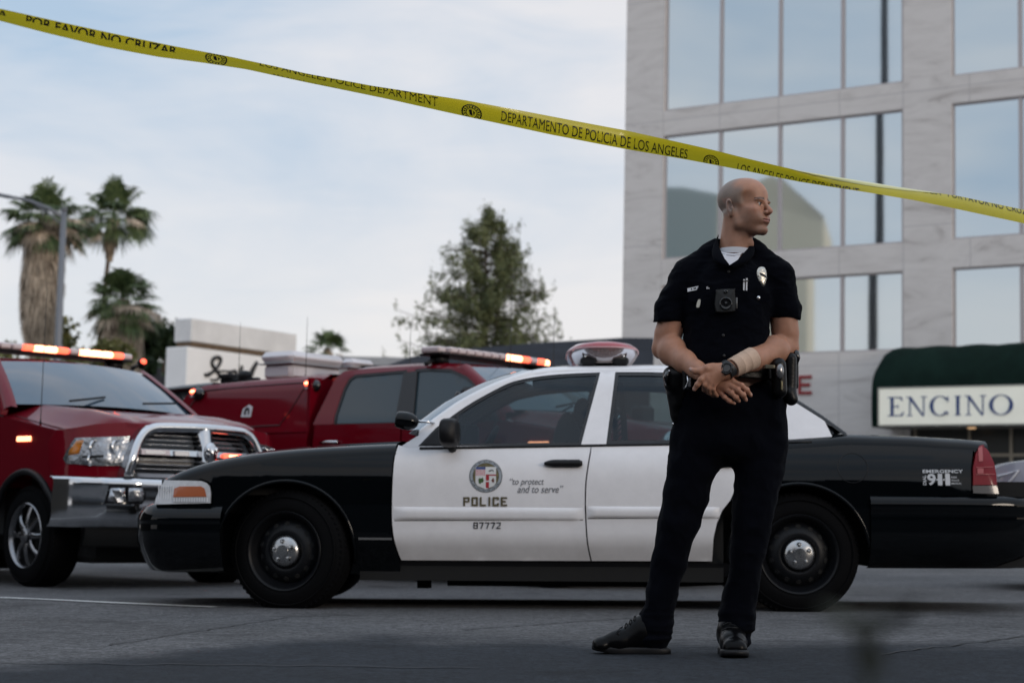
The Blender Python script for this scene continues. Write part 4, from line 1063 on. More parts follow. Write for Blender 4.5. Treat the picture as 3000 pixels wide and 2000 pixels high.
# -- side moulding: a raised rounded bar on each door
def moulding(pxl, pxr, yt, yb):
    a = pc(pxl, yt); b = pc(pxr, yb); u0, u1 = a[0], b[0]
    za, zc = pc((pxl+pxr)/2, yt)[1], pc((pxl+pxr)/2, yb)[1]; r = .03
    rows = []
    for s in (0, 1):
        rows = []
        for i in range(41):
            u = lerp(u0, u1, i/40); e = min(1, min(i, 40-i)/2.0); row = []
            for k in range(9):
                z = lerp(zc, za, k/8); f = (math.sin(math.pi*k/8)**(.28 if k < 4 else .55)) if 0 < k < 8 else 0
                y = SB(u, z) - .014*f*e - .001; row.append(Vector((u, y if not s else WID-y, z)))
            rows.append(row)
        V, F = quads(rows); F = [f if not s else f[::-1] for f in F]
        mk('side_moulding', V, F, M_white, car, True)
def mould_line(pxl, pxr, y):
    for s in (0, 1):
        a = pc(pxl, y); b = pc(pxr, y - 2); mb = MB(); pts = []
        for i in range(13): u = lerp(a[0], b[0], i/12); z = lerp(a[1], b[1], i/12); w = SB(u, z) - .0005; pts.append((u, WID-w if s else w, z))
        mb.tube(pts, .0022, 5); mb.build('moulding_shade_line', M_gtrim, car, True)  # dark tube stands in for the shadow line under the moulding
mould_line(1156, 1708, 1524); mould_line(1722, 2106, 1518)
moulding(1153, 1709, 1485, 1523); moulding(1721, 2108, 1483, 1517)
# -- door handles
for xa, xb in ((1594, 1706), (2040, 2150)):
    for s in (0, 1):
        mb = MB(); ptsa = [pc(lerp(xa, xb, i/12), 1357) for i in range(13)]
        rows = []
        for i, (u, z) in enumerate(ptsa):
            t = i/12; hh = .021 * (math.sin(min(1, t*3.0+.12)*math.pi/2)**.7) * (1 if t < .97 else .55)
            row = []
            for k in range(12):
                a = 2*math.pi*k/12; y = SB(u, z) - .016 - .022*math.cos(a)*.9; row.append(Vector((u, y if not s else WID-y, z + hh*math.sin(a)*1.05)))
            rows.append(row)
        V, F = quads(rows, close_v=True); F += [tuple(range(12))[::-1], tuple(range(144, 156))]
        if s: F = [f[::-1] for f in F]
        mk('door_handle', V, F, M_trim, car, True)
        mb = MB(); u, z = pc(lerp(xa, xb, .87), 1357); y = SB(u, z) - .0375
        mb.lathe([(0, 0), (.008, 0), (.009, .003)], Matrix.Translation((u, y if not s else WID-y, z)) @ Matrix.Rotation(rad(-90 if s else 90), 4, 'X'), 12)
# -- wheels
def wheel(cu, cw, name='wheel', steer=0.0, s=1, R=.345, W=.235, rimR=.222, cap=True, par=car, style='steel', z=WZ, tread=True):
    """wheel > tyre, rim, hubcap ; s = 1 faces the near side"""
    X = Matrix.Translation((cu, cw, z)) @ Matrix.Rotation(steer, 4, 'Z') @ Matrix.Rotation(rad(90), 4, 'X')
    if s < 0: X = Matrix.Translation((cu, cw, z)) @ Matrix.Rotation(steer, 4, 'Z') @ Matrix.Rotation(rad(-90), 4, 'X')
    mb = MB(); mb.lathe([(rimR*.55, -.12), (rimR*.55, -.03), (.05, -.028), (0, -.028)], X, 32)
    w = mb.build(name, M_under, par, True)
    mb = MB(); n = 72; t_ = .010
    prof = [(rimR - .006, .005), (rimR + .010, .018), (rimR + .03, .022), (R - .055, .012), (R - .022, -.004), (R - .010, -.016), (R-.001, -.03), (R, -.06), (R, -W + .06), (R - .02, -W + .01), (rimR, -W)]
    mb.lathe(prof, X, n)
    mb.lathe([(R-.045, .0125), (R-.040, .017), (R-.035, .0125)], X, n)
    if tread:
        for k in range(64):
            a = 2*math.pi*k/64
            Y = X @ Matrix.Rotation(a, 4, 'Z')
            mb.box(R-.020, R-.004, -.007, .007, -.045, -.010, X=Y)
            mb.box(R-.006, R+.0015, -.009, .009, -.12, -.05, X=Y)
    mb.build('tyre', M_rub, w, True, sharp=50)
    mb = MB()
    if style == 'steel':
        mb.lathe([(rimR, .012), (rimR+.004, .018), (rimR+.001, .022), (rimR-.008, .018), (rimR-.014, .0), (rimR-.03, -.03), (rimR*.82, -.045), (rimR*.76, -.03), (rimR*.66, -.012), (rimR*.56, .0), (rimR*.50, .004), (.098, -.004), (.092, -.012), (0, -.014)], X, n)
        mb.build('rim', M_rim, w, True, sharp=50)
        for k in range(14):
            a = 2*math.pi*(k+.5)/14; mh = MB(); mh.lathe([(0, .0), (.015, .0), (.0155, -.004)], X @ Matrix.Translation((rimR*.71*math.cos(a), rimR*.71*math.sin(a), -.0185)) @ Matrix.Rotation(a, 4, 'Z') @ Matrix.Rotation(rad(38), 4, 'Y'), 14)
            mh.build('vent_hole', M_under, w, True, sharp=50)
    if style == 'alloy':
        mb.lathe([(rimR, .012), (rimR+.006, .02), (rimR-.002, .026), (rimR-.014, .014), (rimR-.02, -.02), (rimR-.03, -.09)], X, n)
        for k in range(8):
            Y = X @ Matrix.Rotation(2*math.pi*k/8, 4, 'Z')
            V = []
            for r_, ww, h in ((.045, .030, .012), (.10, .024, .022), (.16, .018, .012), (rimR-.015, .030, -.012)):
                V += [Y @ Vector((r_, -ww, h-.012)), Y @ Vector((r_, -ww*.45, h)), Y @ Vector((r_, ww*.45, h)), Y @ Vector((r_, ww, h-.012))]
            F = [(4*i+j, 4*i+4+j, 4*i+5+j, 4*i+1+j) for i in range(3) for j in range(3)]
            mb.add(V, F)
        mb.lathe([(.062, .0), (.060, .03), (.04, .045), (0, .05)], X, 20)
        mb.build('rim', mat('alloy_rim', (.26, .26, .27), .22, 1.0), w, True, sharp=40)
        mb = MB(); mb.lathe([(rimR-.02, -.075), (0, -.06)], X, 24); mb.build('brake', M_under, w, True)
    if cap:
        mb = MB(); mb.lathe([(.088, -.01), (.090, .006), (.086, .018), (.070, .030), (.04, .040), (0, .043)], X, 40)
        for k in range(5):
            a = rad(90 + 72*k + 4); Y = X @ Matrix.Translation((.052*math.cos(a), .052*math.sin(a), .030))
            mb.lathe([(.017, .0), (.0155, .006), (.012, .004), (.0118, .008), (.009, .014), (0, .016)], Y, 14)
        mb.lathe([(.035, .039), (.034, .045), (0, .046)], X, 30)
        mb.build('hubcap', M_cap, w, True, sharp=35)
    return w
for cu in (0.0, WB):
    wheel(cu, .035, s=1, steer=rad(-16) if cu == 0 else 0)
    wheel(cu, WID - .035, s=-1, steer=rad(-16) if cu == 0 else 0)
# wheel wells and underbody
mb = MB()
mb.box(.42, WB-.42, .10, WID-.10, .17, .60); mb.box(-.78, -.40, .25, WID-.25, .22, bt+.1); mb.box(-.70, .75, .30, WID-.30, .55, hood[4][1]-.09); mb.box(WB+.44, 4.25, .16, WID-.16, .26, .75); mb.box(WB-.42, WB+.5, .32, WID-.32, .28, .85); mb.box(WB-.5, 4.0, .12, WID-.12, .72, .86); mb.box(-.7, .5, .12, WID-.12, bt+.06, bt+.10)
mb.build('underbody', M_under, car)
mb = MB(); mb.tube([(.9, .5, .155), (2.2, .52, .155), (2.6, .55, .17)], .03, 8); mb.box(.72, .80, .5, .6, .11, .18); mb.box(1.1, 1.6, 1.2, 1.5, .13, .2); mb.build('exhaust', M_under, car, True)
# rocker bright strip and small marks
mb = MB(); a = pc(1050, 1577); b = pc(1148, 1578); mb.box(a[0], b[0], SB(a[0], a[1])-.006, SB(a[0], a[1])+.01, a[1]-.006, a[1]+.006); mb.build('trim_strip', mat('grey_strip', (.10, .10, .10), .4), car)
# -- inside
it = MB()
def seat(u, w, hz=.30, hw=.26):
    it.ball((u+.04, w, .62), (.28, hw, .10)); it.ball((u+.36, w, .86), (.10, hw, .30)); it.ball((u+.45, w, 1.16), (.055, .14, .085))
    it.tube([(u+.42, w-.05, 1.04), (u+.44, w-.05, 1.12)], .008, 6); it.tube([(u+.42, w+.05, 1.04), (u+.44, w+.05, 1.12)], .008, 6)
seat(1.25, .52); seat(1.25, 1.46)
it.build('front_seat', M_cloth, car, True)
it = MB(); it.ball((2.65, .99, .62), (.30, .72, .12)); it.ball((2.95, .99, .86), (.12, .72, .26)); it.build('rear_seat', M_cloth, car, True)
it = MB(); it.ball((.82, .99, .80), (.26, .80, .10)); it.ball((.86, .52, .90), (.14, .24, .05)); it.build('dashboard', M_cloth, car, True)
it = MB(); 
Xs = Matrix.Translation((1.10, .52, .90)) @ Matrix.Rotation(rad(-62), 4, 'Y')
it.lathe([(.185 + .014*math.cos(a), .014*math.sin(a)) for a in np.linspace(0, 2*math.pi, 9)], Xs, 28); it.box(-.18, .18, -.02, .02, -.01, .01, X=Xs); it.tube([tuple(Xs @ Vector((0, 0, 0))), (.9, .52, .80)], .025, 8); it.build('steering_wheel', M_cloth, car, True)
it = MB(); it.tube([(1.95, .40, .95), (1.93, .45, 1.28), (1.93, .6, 1.33), (1.93, 1.38, 1.33), (1.93, 1.52, 1.28), (1.95, 1.58, .95)], .018, 8)
for k in range(9): it.tube([(1.94, .45, .90+.035*k), (1.94, 1.53, .90+.035*k)], .006, 5)
it.build('prisoner_partition', M_under, car, True)
it = MB(); it.ball((.93, .99, 1.28), (.02, .12, .035)); it.tube([(.98, .62, .95), (1.0, .66, 1.12)], .008, 6); it.box(.92, 1.06, .86, 1.10, .92, 1.10, bev=.01); it.build('console_equipment', M_trim, car, True)
# -- door mirror and spotlight
mc = CF.trace(1312, 1264, lambda u, z: -.06)
mb = MB(); rows = []
for i in range(9):
    t = i/8; y = -.10 + .20*t; f = (math.sin(math.pi*(.12+.76*t)))**.35
    pts = []
    for k in range(20):
        a = 2*math.pi*k/20; ex = .058*f*(abs(math.cos(a))**.55)*(1 if math.cos(a) > 0 else -1); ez = .082*f*(abs(math.sin(a))**.55)*(1 if math.sin(a) > 0 else -1)
        pts.append(Vector((mc.x + ex + .02*t, mc.y + y, mc.z + ez - .012*(t))))
    rows.append(pts)
V, F = quads(rows, close_v=True); F += [tuple(range(20))[::-1], tuple(range(160, 180))]; mb.add(V, F)
mb.tube([(mc.x + .01, mc.y+.05, mc.z-.07), (mc.x+.03, .10, mc.z-.11)], .025, 8)
for s in (0, 1):
    V = [Vector((v.x, v.y if not s else WID - v.y, v.z)) for v in mb.V]; mk('door_mirror', V, mb.F if not s else [f[::-1] for f in mb.F], M_trim, car, True)
sc_ = CF.trace(1193, 1233, lambda u, z: .10)
mb = MB(); Xr = Matrix.Translation(sc_) @ Matrix.Rotation(rad(-80), 4, 'Y')
mb.lathe([(0, -.068), (.022, -.062), (.038, -.045), (.049, -.02), (.052, .005), (.05, .03), (.046, .058), (.040, .066), (0, .07)], Xr, 24)
sl = mb.build('spotlight', M_black, car, True, sharp=50)
e_ = CF.trace(1262, 1236, lambda u, z: .13); mb = MB(); mb.tube([sc_ + Vector((.05, .01, 0)), tuple(e_), (e_.x + .06, .25, e_.z - .02)], .0085, 8); mb.build('spotlight_stem', M_chrome, sl, True)
# -- roof light bar: a flared oval dome on a dark foot
lbx0 = CF.trace(1662, 1035, lambda u, z: .62); lbx1 = CF.trace(1876, 1035, lambda u, z: .62)
lu = (lbx0.x + lbx1.x)/2; hu = (lbx1.x - lbx0.x)/2; zt1 = CF.trace(1769, 1003, lambda u, z: .62).z; zrim = CF.trace(1769, 1024, lambda u, z: .62).z; zbt = CF.trace(1769, 1066, lambda u, z: .62).z
def dome(levels, n=56, hw=.56, wc=WID/2):
    rows = []
    for f, z in levels:
        row = []
        for k in range(n):
            a = 2*math.pi*k/n; ca, sa = math.cos(a), math.sin(a)
            row.append(Vector((lu + hu*f*(abs(ca)**.8)*(1 if ca > 0 else -1), wc + (hw - (1-f)*.20)*(abs(sa)**.55)*(1 if sa > 0 else -1), z)))
        rows.append(row)
    return quads(rows, close_v=True)
bar = empty('roof_light_bar', CARM, None, None) if False else None
M_clear = tinted('clear_dome', (0.80, 0.74, 0.74), .45, .08)
nt_ = M_clear.node_tree; df = nt_.nodes.new('ShaderNodeBsdfDiffuse'); df.inputs[0].default_value = (.55, .42, .42, 1); mx_ = nt_.nodes.new('ShaderNodeMixShader'); mx_.inputs[0].default_value = .30
src = [n_ for n_ in nt_.nodes if n_.type == 'OUTPUT_MATERIAL'][0].inputs[0].links[0].from_socket; nt_.links.new(src, mx_.inputs[1]); nt_.links.new(df.outputs[0], mx_.inputs[2]); nt_.links.new(mx_.outputs[0], [n_ for n_ in nt_.nodes if n_.type == 'OUTPUT_MATERIAL'][0].inputs[0]); M_redt = mat('red_dome', (0.33, 0.02, 0.03), .15, coat=.7)
mb = MB(); V, F = dome([(1.0, zrim - .004), (1.0, zrim + .004), (.96, zrim + .014), (.84, lerp(zrim, zt1, .72)), (.55, zt1 - .003), (.2, zt1), (.01, zt1)]); mb.add(V, F)
lbar = mb.build('light_bar', M_redt, car, True)
mb = MB(); V, F = dome([(.985, zrim - .005), (.95, lerp(zrim, zbt, .35)), (.80, lerp(zrim, zbt, .72)), (.62, zbt - .002)], hw=.555); mb.add(V, [f[::-1] for f in F]); mb.build('dome_glass', M_clear, lbar, True)
V, F = dome([(.998, zrim + .0045), (1.012, zrim + .001), (1.012, zrim - .006), (.99, zrim - .007)]); mk('dome_rim', V, F, mat('pale_red_plastic', (.55, .30, .32), .3), lbar, True)
mb = MB()
for w in np.linspace(.52, WID-.52, 7):      # reflectors inside
    for du in (-.11, .0, .11): mb.lathe([(0, -.01), (.02, .0), (.034, .02), (.036, .022)], Matrix.Translation((lu + du*.9, w, lerp(zrim, zbt, .40))) @ Matrix.Rotation(rad(90), 4, 'X') , 14)
mb.box(lu - .10, lu + .10, .50, WID-.50, zbt, lerp(zrim, zbt, .62)); mb.build('reflectors', mat('reflector', (.35, .30, .28), .25, .9), lbar, True)
mb = MB(); mb.box(lu-.095, lu-.035, .56, WID-.60, lerp(zrim, zbt, .45), zrim-.012, bev=.008); mb.box(lu+.035, lu+.095, .56, WID-.60, lerp(zrim, zbt, .45), zrim-.012, bev=.008); mb.build('lamp_module', M_trim, lbar)
mb = MB(); 
mb.box(lu-.145, lu-.05, .48, WID-.48, zbt-.014, zbt + .03, bev=.012); mb.box(lu+.05, lu+.145, .48, WID-.48, zbt-.014, zbt + .03, bev=.012); mb.box(lu-.11, lu+.11, .50, WID-.5, zbt+.012, zbt+.045, bev=.01)
mb.box(lu-.05, lu+.05, .56, .62, zbt-.03, zbt+.0); mb.build('mounting_foot', M_trim, lbar)
mb = MB()
for du in (-.115, .115): mb.lathe([(0, .006), (.007, .004), (.009, 0)], Matrix.Translation((lu+du, .497, zbt+.035)) @ Matrix.Rotation(rad(90), 4, 'X'), 10)
mb.build('bolt', M_chrome, lbar, True)
# -- lettering and seal on the door
def decal(name, V2, F, m, par=car, off=.0025, S=SB):
    V = [Vector((u, S(u, z) - off, z)) for u, z in V2]
    n = len(V); c = Counter()
    return mk(name, V, F, m, par, False)
from collections import Counter
def flat_poly(pts, res=.03): V, F, _ = fill(pts, res); return V, F
def bxy(u0, z0, u1, z1): return [(u0, z0), (u1, z0), (u1, z1), (u0, z1)]
M_gold = mat('gold_dark', (0.085, 0.068, 0.03), 0.5); M_ink = mat('ink', (0.012, 0.013, 0.016), 0.5); M_grey = mat('ink_grey', (0.10, 0.10, 0.11), .5)
def block(s, x0, y0, x1, y1, t, m, name, gapf=.28, cut=.18, off=.003):
    """squared sign-painter capitals built from bars; corners cut"""
    G5 = {'P': ['V0', 'H1', 'M', 'R1'], 'O': ['V0', 'V1', 'H0', 'H1'], 'L': ['V0', 'H0'], 'I': ['C'], 'C': ['V0', 'H0', 'H1', 'r1', 'r0'], 'E': ['V0', 'H0', 'H1', 'M'], '8': ['V0', 'V1', 'H0', 'H1', 'M'], '7': ['H1', 'D'], '2': ['H1', 'R1', 'M2', 'H0']}
    a = pc(x0, y1); b = pc(x1, y0); c = pc(x1, y1); u0, u1 = a[0], b[0]; H = b[1] - c[1]; slope = (c[1]-a[1])/(u1-u0); z0 = a[1]
    n = len(s); wI = .42; tot = sum(wI if ch == 'I' else 1 for ch in s); unit = (u1-u0)/(tot + gapf*(n-1)); x = u0
    mb = MB(); i = 0
    for ch in s:
        w = unit*(wI if ch == 'I' else 1); T = unit*t; TH = T*.92
        q = []
        for st in G5[ch]:
            if st == 'V0': q.append([(0, TH*.35), (TH*.35, 0), (T, 0), (T, H), (TH*.35, H), (0, H-TH*.35)] if ch not in 'PE' else bxy(0, 0, T, H))
            if st == 'V1': q.append([(w-T, 0), (w-TH*.35, 0), (w, TH*.35), (w, H-TH*.35), (w-TH*.35, H), (w-T, H)])
            if st == 'C': q.append(bxy(w/2-T/2, 0, w/2+T/2, H))
            if st == 'H0': q.append(bxy(T*.9 if ch != '2' else 0, 0, w-T*.9 if ch in 'O8' else w, TH))
            if st == 'H1': q.append(bxy(T*.9 if ch not in '72' else 0, H-TH, w-T*.9 if ch in 'OP8' else w - (TH*.3 if ch == '2' else 0), H))
            if st == 'M': q.append(bxy(T*.9, H*.5-TH*.45, w-T*.9 if ch in 'P8' else w*.82, H*.5+TH*.45))
            if st == 'R1': q.append([(w-T, H*.5-TH*.4), (w-TH*.35, H*.5-TH*.4), (w, H*.5), (w, H-TH*.35), (w-TH*.35, H), (w-T, H)])
            if st == 'r1': q.append([(w-T, H*.66), (w, H*.66), (w, H-TH*.35), (w-TH*.35, H), (w-T, H)])
            if st == 'r0': q.append([(w-T, 0), (w-TH*.35, 0), (w, TH*.35), (w, H*.34), (w-T, H*.34)])
            if st == 'D': q.append([(w*.30, 0), (w*.30+T, 0), (w, H-TH), (w-T*1.05, H-TH)])
            if st == 'M2': q.append([(0, TH), (T*1.1, TH), (w, H*.56), (w-T*1.1, H*.56)])
        for p in q:
            V = [(x + u, z0 + (x+u-u0)*slope + z) for u, z in p]
            mb.add([(u, SB(u, z) - off - .0002*i, z) for u, z in V], [tuple(range(len(V)))[::-1]]); i += 1
        x += w + unit*gapf
    mb.build(name, m, car)
block('POLICE', 1357, 1455, 1486, 1482, .30, M_gold, 'lettering')
block('87772', 1387, 1529, 1467, 1548, .24, M_ink, 'lettering')
def door_text(s, x0, y0, x1, y1, m, par=car, **k):
    V2, F = fit_text(s, 0, 0, 1, 1, **k)
    a = pc(x0, y1); b = pc(x1, y1); c = pc(x0, y0)
    V = [(lerp(a[0], b[0], x), lerp(a[1], b[1], x) + y*(c[1]-a[1])) for x, y in V2]
    return decal('lettering', V, F, m, par, .003)
door_text('\u201cto protect', 1494, 1400, 1594, 1425, M_grey, shear=.28)
door_text('and to serve\u201d', 1516, 1421, 1650, 1443, M_grey, shear=.28)
# round city seal
sc0 = pc(1423.4, 1393.7); SR = .0935
def seal():
    par = None
    def disc(r0, r1, n=48, a0=0, a1=360):
        V = []; F = []
        for i in range(n+1):
            a = rad(lerp(a0, a1, i/n)); V += [(r0*math.cos(a), r0*math.sin(a)), (r1*math.cos(a), r1*math.sin(a))]
        for i in range(n): F.append((2*i, 2*i+1, 2*i+3, 2*i+2))
        return V, F
    def put(nm, V, F, m, o, par_=None):
        V = [(sc0[0]+x, sc0[1]+y) for x, y in V]; return decal(nm, V, F, m, par_ or base, .002 + .0006*o)
    global base
    V, F = disc(0, SR); base = decal('city_seal', [(sc0[0]+x, sc0[1]+y) for x, y in V], F, M_ink, car, .002)
    put('seal_ring', *disc(SR*.80, SR*.965), mat('seal_silver', (.30, .33, .36), .4), 1)
    put('seal_field', *disc(0, SR*.775), mat('seal_field', (.12, .10, .04), .6, var=.5, vs=60), 1)
    sh = [(-.63, .56), (.62, .56), (.62, -.42), (.50, -.60), (0, -.80), (-.50, -.60), (-.63, -.42)]
    V, F = flat_poly([(x*SR, y*SR) for x, y in sh], .03); put('shield', V, F, mat('seal_white', (.62, .62, .62), .5), 2)
    def q(nm, x0, y0, x1, y1, m, o): V = [(x*SR, y*SR) for x, y in bxy(x0, y0, x1, y1)]; put(nm, V, [(0, 1, 2, 3)], m, o)
    mr = mat('seal_red', (.32, .006, .018), .5)
    q('seal_stripe', -.61, .40, -.02, .555, mat('seal_blue', (.03, .06, .20), .5), 3)
    for i in range(7): q('seal_stripe', -.60+.084*i, .02, -.56+.084*i, .39, mat('seal_pink', (.55, .15, .18), .5) if i == 0 else bpy.data.materials['seal_pink'], 3)
    q('seal_stripe', .02, .02, .62, .10, mr, 3); q('seal_stripe', .0, -.72, .20, .10, mr, 3)
    def blob(nm, cx_, cy_, pts, m, o=3): V, F = flat_poly([((cx_+x)*SR, (cy_+y)*SR) for x, y in pts], .008); put(nm, V, F, m, o)
    blob('bear', .32, .32, [(-.17, -.06), (-.12, .02), (-.05, .06), (.06, .07), (.14, .03), (.16, -.05), (.12, -.06), (.09, 0), (-.03, 0), (-.06, -.07), (-.10, -.06), (-.11, -.02)], M_ink)
    blob('tree', -.30, -.28, [(-.16, .05), (-.09, .16), (.02, .13), (.12, .19), (.18, .02), (.12, -.14), (.04, -.10), (-.02, -.2), (-.12, -.17)], mat('seal_green', (.04, .09, .02), .5))
    blob('lion', .42, -.26, [(-.11, -.02), (-.04, .05), (0, .15), (.08, .11), (.06, .02), (.14, .02), (.08, -.05), (.10, -.16), (.02, -.10), (-.04, -.15), (-.03, -.05)], mat('seal_brown', (.12, .03, .02), .5))
    for i in range(40):           # tiny raised ticks stand where the ring is lettered
        a = rad(20 + 140*i/20) if i < 20 else rad(200 + 140*(i-20)/20); r = SR*.885; c_, s_ = math.cos(a), math.sin(a); h, w_ = SR*.04, SR*(.012 + .012*(i*7 % 3))
        V = [(r*c_ + dx*s_ + dy*c_, r*s_ - dx*c_ + dy*s_) for dx, dy in ((-w_, -h), (w_, -h), (w_, h), (-w_, h))]; put('seal_letter', V, [(0, 1, 2, 3)], M_ink, 2)
seal()
# rear quarter decal
M_dec = mat('decal_white', (.50, .52, .55), .5)
def qtext(s, x0, y0, x1, y1, **k):
    V2, F = fit_text(s, 0, 0, 1, 1, **k); a = pc(x0, y1); b = pc(x1, y1); c = pc(x0, y0)
    return decal('lettering', [(lerp(a[0], b[0], x), lerp(a[1], b[1], x)+y*(c[1]-a[1])) for x, y in V2], F, M_dec, car, .003)
qtext('EMERGENCY', 2703, 1375, 2821, 1385, bold=.02)
for s_, a_, b_ in (('9', 2717, 2742), ('1', 2748, 2761), ('1', 2770, 2784)): qtext(s_, a_, 1387, b_, 1421, bold=.03)
for a_ in (2743, 2763): qtext('-', a_, 1402, a_+5, 1407)
for i, s in enumerate(('FIRE', 'POLICE', 'MEDICAL')): qtext(s, 2787, 1395 + i*9, 2803 + i*7, 1400 + i*9, bold=.01)
V2, F = fit_text('DIAL', 0, 0, 1, 1, bold=.02); a = pc(2704, 1420); b = pc(2714, 1420); c = pc(2704, 1391)
decal('lettering', [(lerp(a[0], b[0], 1-y), lerp(a[1], c[1], x)) for x, y in V2], [f for f in F], M_dec, car, .003)
# fuel flap, as a thin ring
mb = MB(); f0 = pc(2498, 1370); mb.tube([(f0[0]+.085*math.cos(a), SB(f0[0]+.085*math.cos(a), f0[1]+.085*math.sin(a)) - .0005, f0[1]+.085*math.sin(a)) for a in np.linspace(0, 2*math.pi, 33)], .0022, 5, cap=False); mb.build('fuel_flap', M_trim, car, True)
# ================================================================== RED FIRE PICKUPS
M_redp = mat('red_paint_coat', (0.14, 0.0012, 0.008), 0.5, coat=0.75, spec=.03, cior=1.38, croug=0.05, bump=0.01, bs=1.2)
M_gl2 = mat('dark_tinted_glass', (0.020, 0.040, 0.052), 0.05, spec=0.55)
M_ws2 = mat('windscreen_dark', (0.03, 0.055, 0.085), 0.05, spec=0.9, coat=.8)
M_gblk = mat('gloss_black', (0.006, 0.006, 0.007), 0.12, coat=.5)
M_lit = mat('lit_red_lamp', (0.9, 0.1, 0.05), 0.3, emit=(1.0, 0.10, 0.05), es=3.0)
M_lit2 = mat('lit_lamp_core', (1, 0.5, 0.3), 0.3, emit=(1.0, 0.27, 0.13), es=8.0)
M_litw = mat('lit_lamp_warm', (1, .6, .4), .3, emit=(1.0, .28, .13), es=5)
M_barc = mat('bar_lens', (0.60, 0.50, 0.50), 0.15, coat=.6)
M_silver = mat('silver_part', (.30, .30, .31), .25, .9)
M_wht = mat('white_decal', (.62, .60, .62), .5)
def truck_frame(px, py, D, u, w, zc, al):
    p = P(px, py, D); X = Vector((-math.sin(al), math.cos(al), 0)); Y = Vector((math.cos(al), math.sin(al), 0)); Z = Vector((0, 0, 1))
    return Matrix.Translation(p) @ Matrix((X, Y, Z)).transposed().to_4x4() @ Matrix.Translation((-u, -w, -zc))
T1M = truck_frame(76.5, 1568, 13.87, 0, .05, .40, rad(44)); T1 = Frame(T1M)
T2M = truck_frame(908, 1308, 16.0, 2.75, .03, 1.162, rad(50)); T2 = Frame(T2M)
TW = 2.02; TC = TW/2
FT = [(0, -.40), (.02, -.50), (.06, -.61), (.12, -.70), (.22, -.79), (.40, -.865), (TC, -.975)]
def FRT(w, z):
    w = w if w <= TC else TW - w
    return interp(FT, max(0, w)) + max(0, z - 1.0) * .20
def TS(u, z):                                     # side of the truck
    nose = 0 if u > -.35 else ((-.35 - u) / .5) ** 2 * .16
    return .03 + nose + (max(0, z - 1.37) * .40 if z > 1.37 else 0) + (.012 if z < .75 else 0) + max(0, z-1.84)**1.0 * .6
def tf(x, y):                                     # front: pixel -> (w, z)
    r = T1.lray(x, y); b = -.9
    for _ in range(60):
        t = (b - T1.o[0]) / r[0]; p = T1.o + r * t; b += (FRT(p.y, p.z) - b) * .3
    return (p.y, p.z)
def ts1(x, y): p = T1.trace(x, y, TS); return (p.x, p.z)
def ts2(x, y): p = T2.trace(x, y, TS); return (p.x, p.z)
tk = empty('pickup_truck', T1M, 'red fire pickup facing forward at far left, chrome grille and bumper', 'pickup truck', 'red fire pickups')
def fpanel(name, poly, m, par=None, off=0.0, thick=.03, res=.05, mirror=False, sharp=40):
    par = par or tk; out = []
    for s in ((0, 1) if mirror else (0,)):
        V, F = shell(poly, lambda w, z: Vector((FRT(w, z) - off, w, z)), res, thick, Vector((1, 0, 0)))
        if s: V = [Vector((v.x, TW - v.y, v.z)) for v in V]; 
        if not s: F = [f[::-1] for f in F]
        out.append(mk(name, V, F, m, par, True, sharp=sharp))
    return out
def spanel(name, poly, m, par=None, off=0.0, thick=.02, res=.07, holes=(), sharp=40):
    par = par or tk; out = []
    for s in (0, 1):
        V, F = shell(poly, lambda u, z: Vector((u, TS(u, z) + off, z)), res, thick, sideN, holes)
        if s: V = [Vector((v.x, TW - v.y, v.z)) for v in V]; F = [f[::-1] for f in F]
        out.append(mk(name, V, F, m, par, True, sharp=sharp))
    return out
# side panels
FZ = lambda u: interp([(-.8, 1.15), (-.5, 1.21), (-.2, 1.25), (.2, 1.31), (.55, 1.36)], u)     # fender top line
RA = .50; TZ = .40; WBT = 3.80
ftop = [(u, FZ(u)) for u in np.linspace(-.46, .52, 10)]
fend = ftop + [(.545, 1.30), (.545, .62)] + arc(0, TZ, RA, 22, 158, 16, rz=.50) + [(-.49, .60), (-.50, .86)]
spanel('fender', fend, M_redp)
for s in (0, 1):
    mb = MB(); pts = [(u, TS(u, z)-.012, z) for u, z in arc(0, TZ, RA, 15, 165, 20)]; pts = [(u, TW-w, z) for u, w, z in pts] if s else pts; mb.tube(pts, .028, 8); mb.build('wheel_flare', M_trim, tk, True)
    mb = MB(); pts = [(u, TS(u, z)-.006, z) for u, z in arc(WBT, TZ, RA, 5, 175, 20)]; pts = [(u, TW-w, z) for u, w, z in pts] if s else pts; mb.tube(pts, .028, 8); mb.build('wheel_flare', M_trim, tk, True)
fw = [ts2(x, y) for x, y in ((1221, 1087), (1250, 1084), (1318, 1087), (1364, 1108), (1395, 1139), (1440, 1196), (1468, 1243), (1209, 1240))]
rw = [ts2(x, y) for x, y in ((1010, 1140), (1024, 1114), (1040, 1103), (1187, 1090), (1162, 1238), (981, 1242), (985, 1215))]
cabtop = [(2.62, 1.80), (2.55, 1.86), (2.40, 1.875), (1.60, 1.875), (1.30, 1.865), (1.08, 1.83), (.80, 1.66), (.55, 1.47), (.47, 1.40)]
fbeltz = 1.37
spanel('front_door', [(.56, 1.36), (1.60, 1.36), (1.60, .58), (.60, .58), (.56, .8)], M_redp)
spanel('rear_door', [(1.62, 1.36), (2.70, 1.36), (2.73, 1.0), (2.66, .58), (1.62, .58)], M_redp)
upper = [(.47, 1.362)] + [(2.72, 1.362)] + cabtop
spanel('cab_pillar', upper, M_redp, holes=[grow(fw, .02), grow(rw, .02)], thick=.05)
spanel('window_surround', grow(fw, .021), M_gtrim, holes=[grow(fw, -.004)], off=.004, thick=.02)
spanel('window_surround', grow(rw, .021), M_gtrim, holes=[grow(rw, -.004)], off=.004, thick=.02)
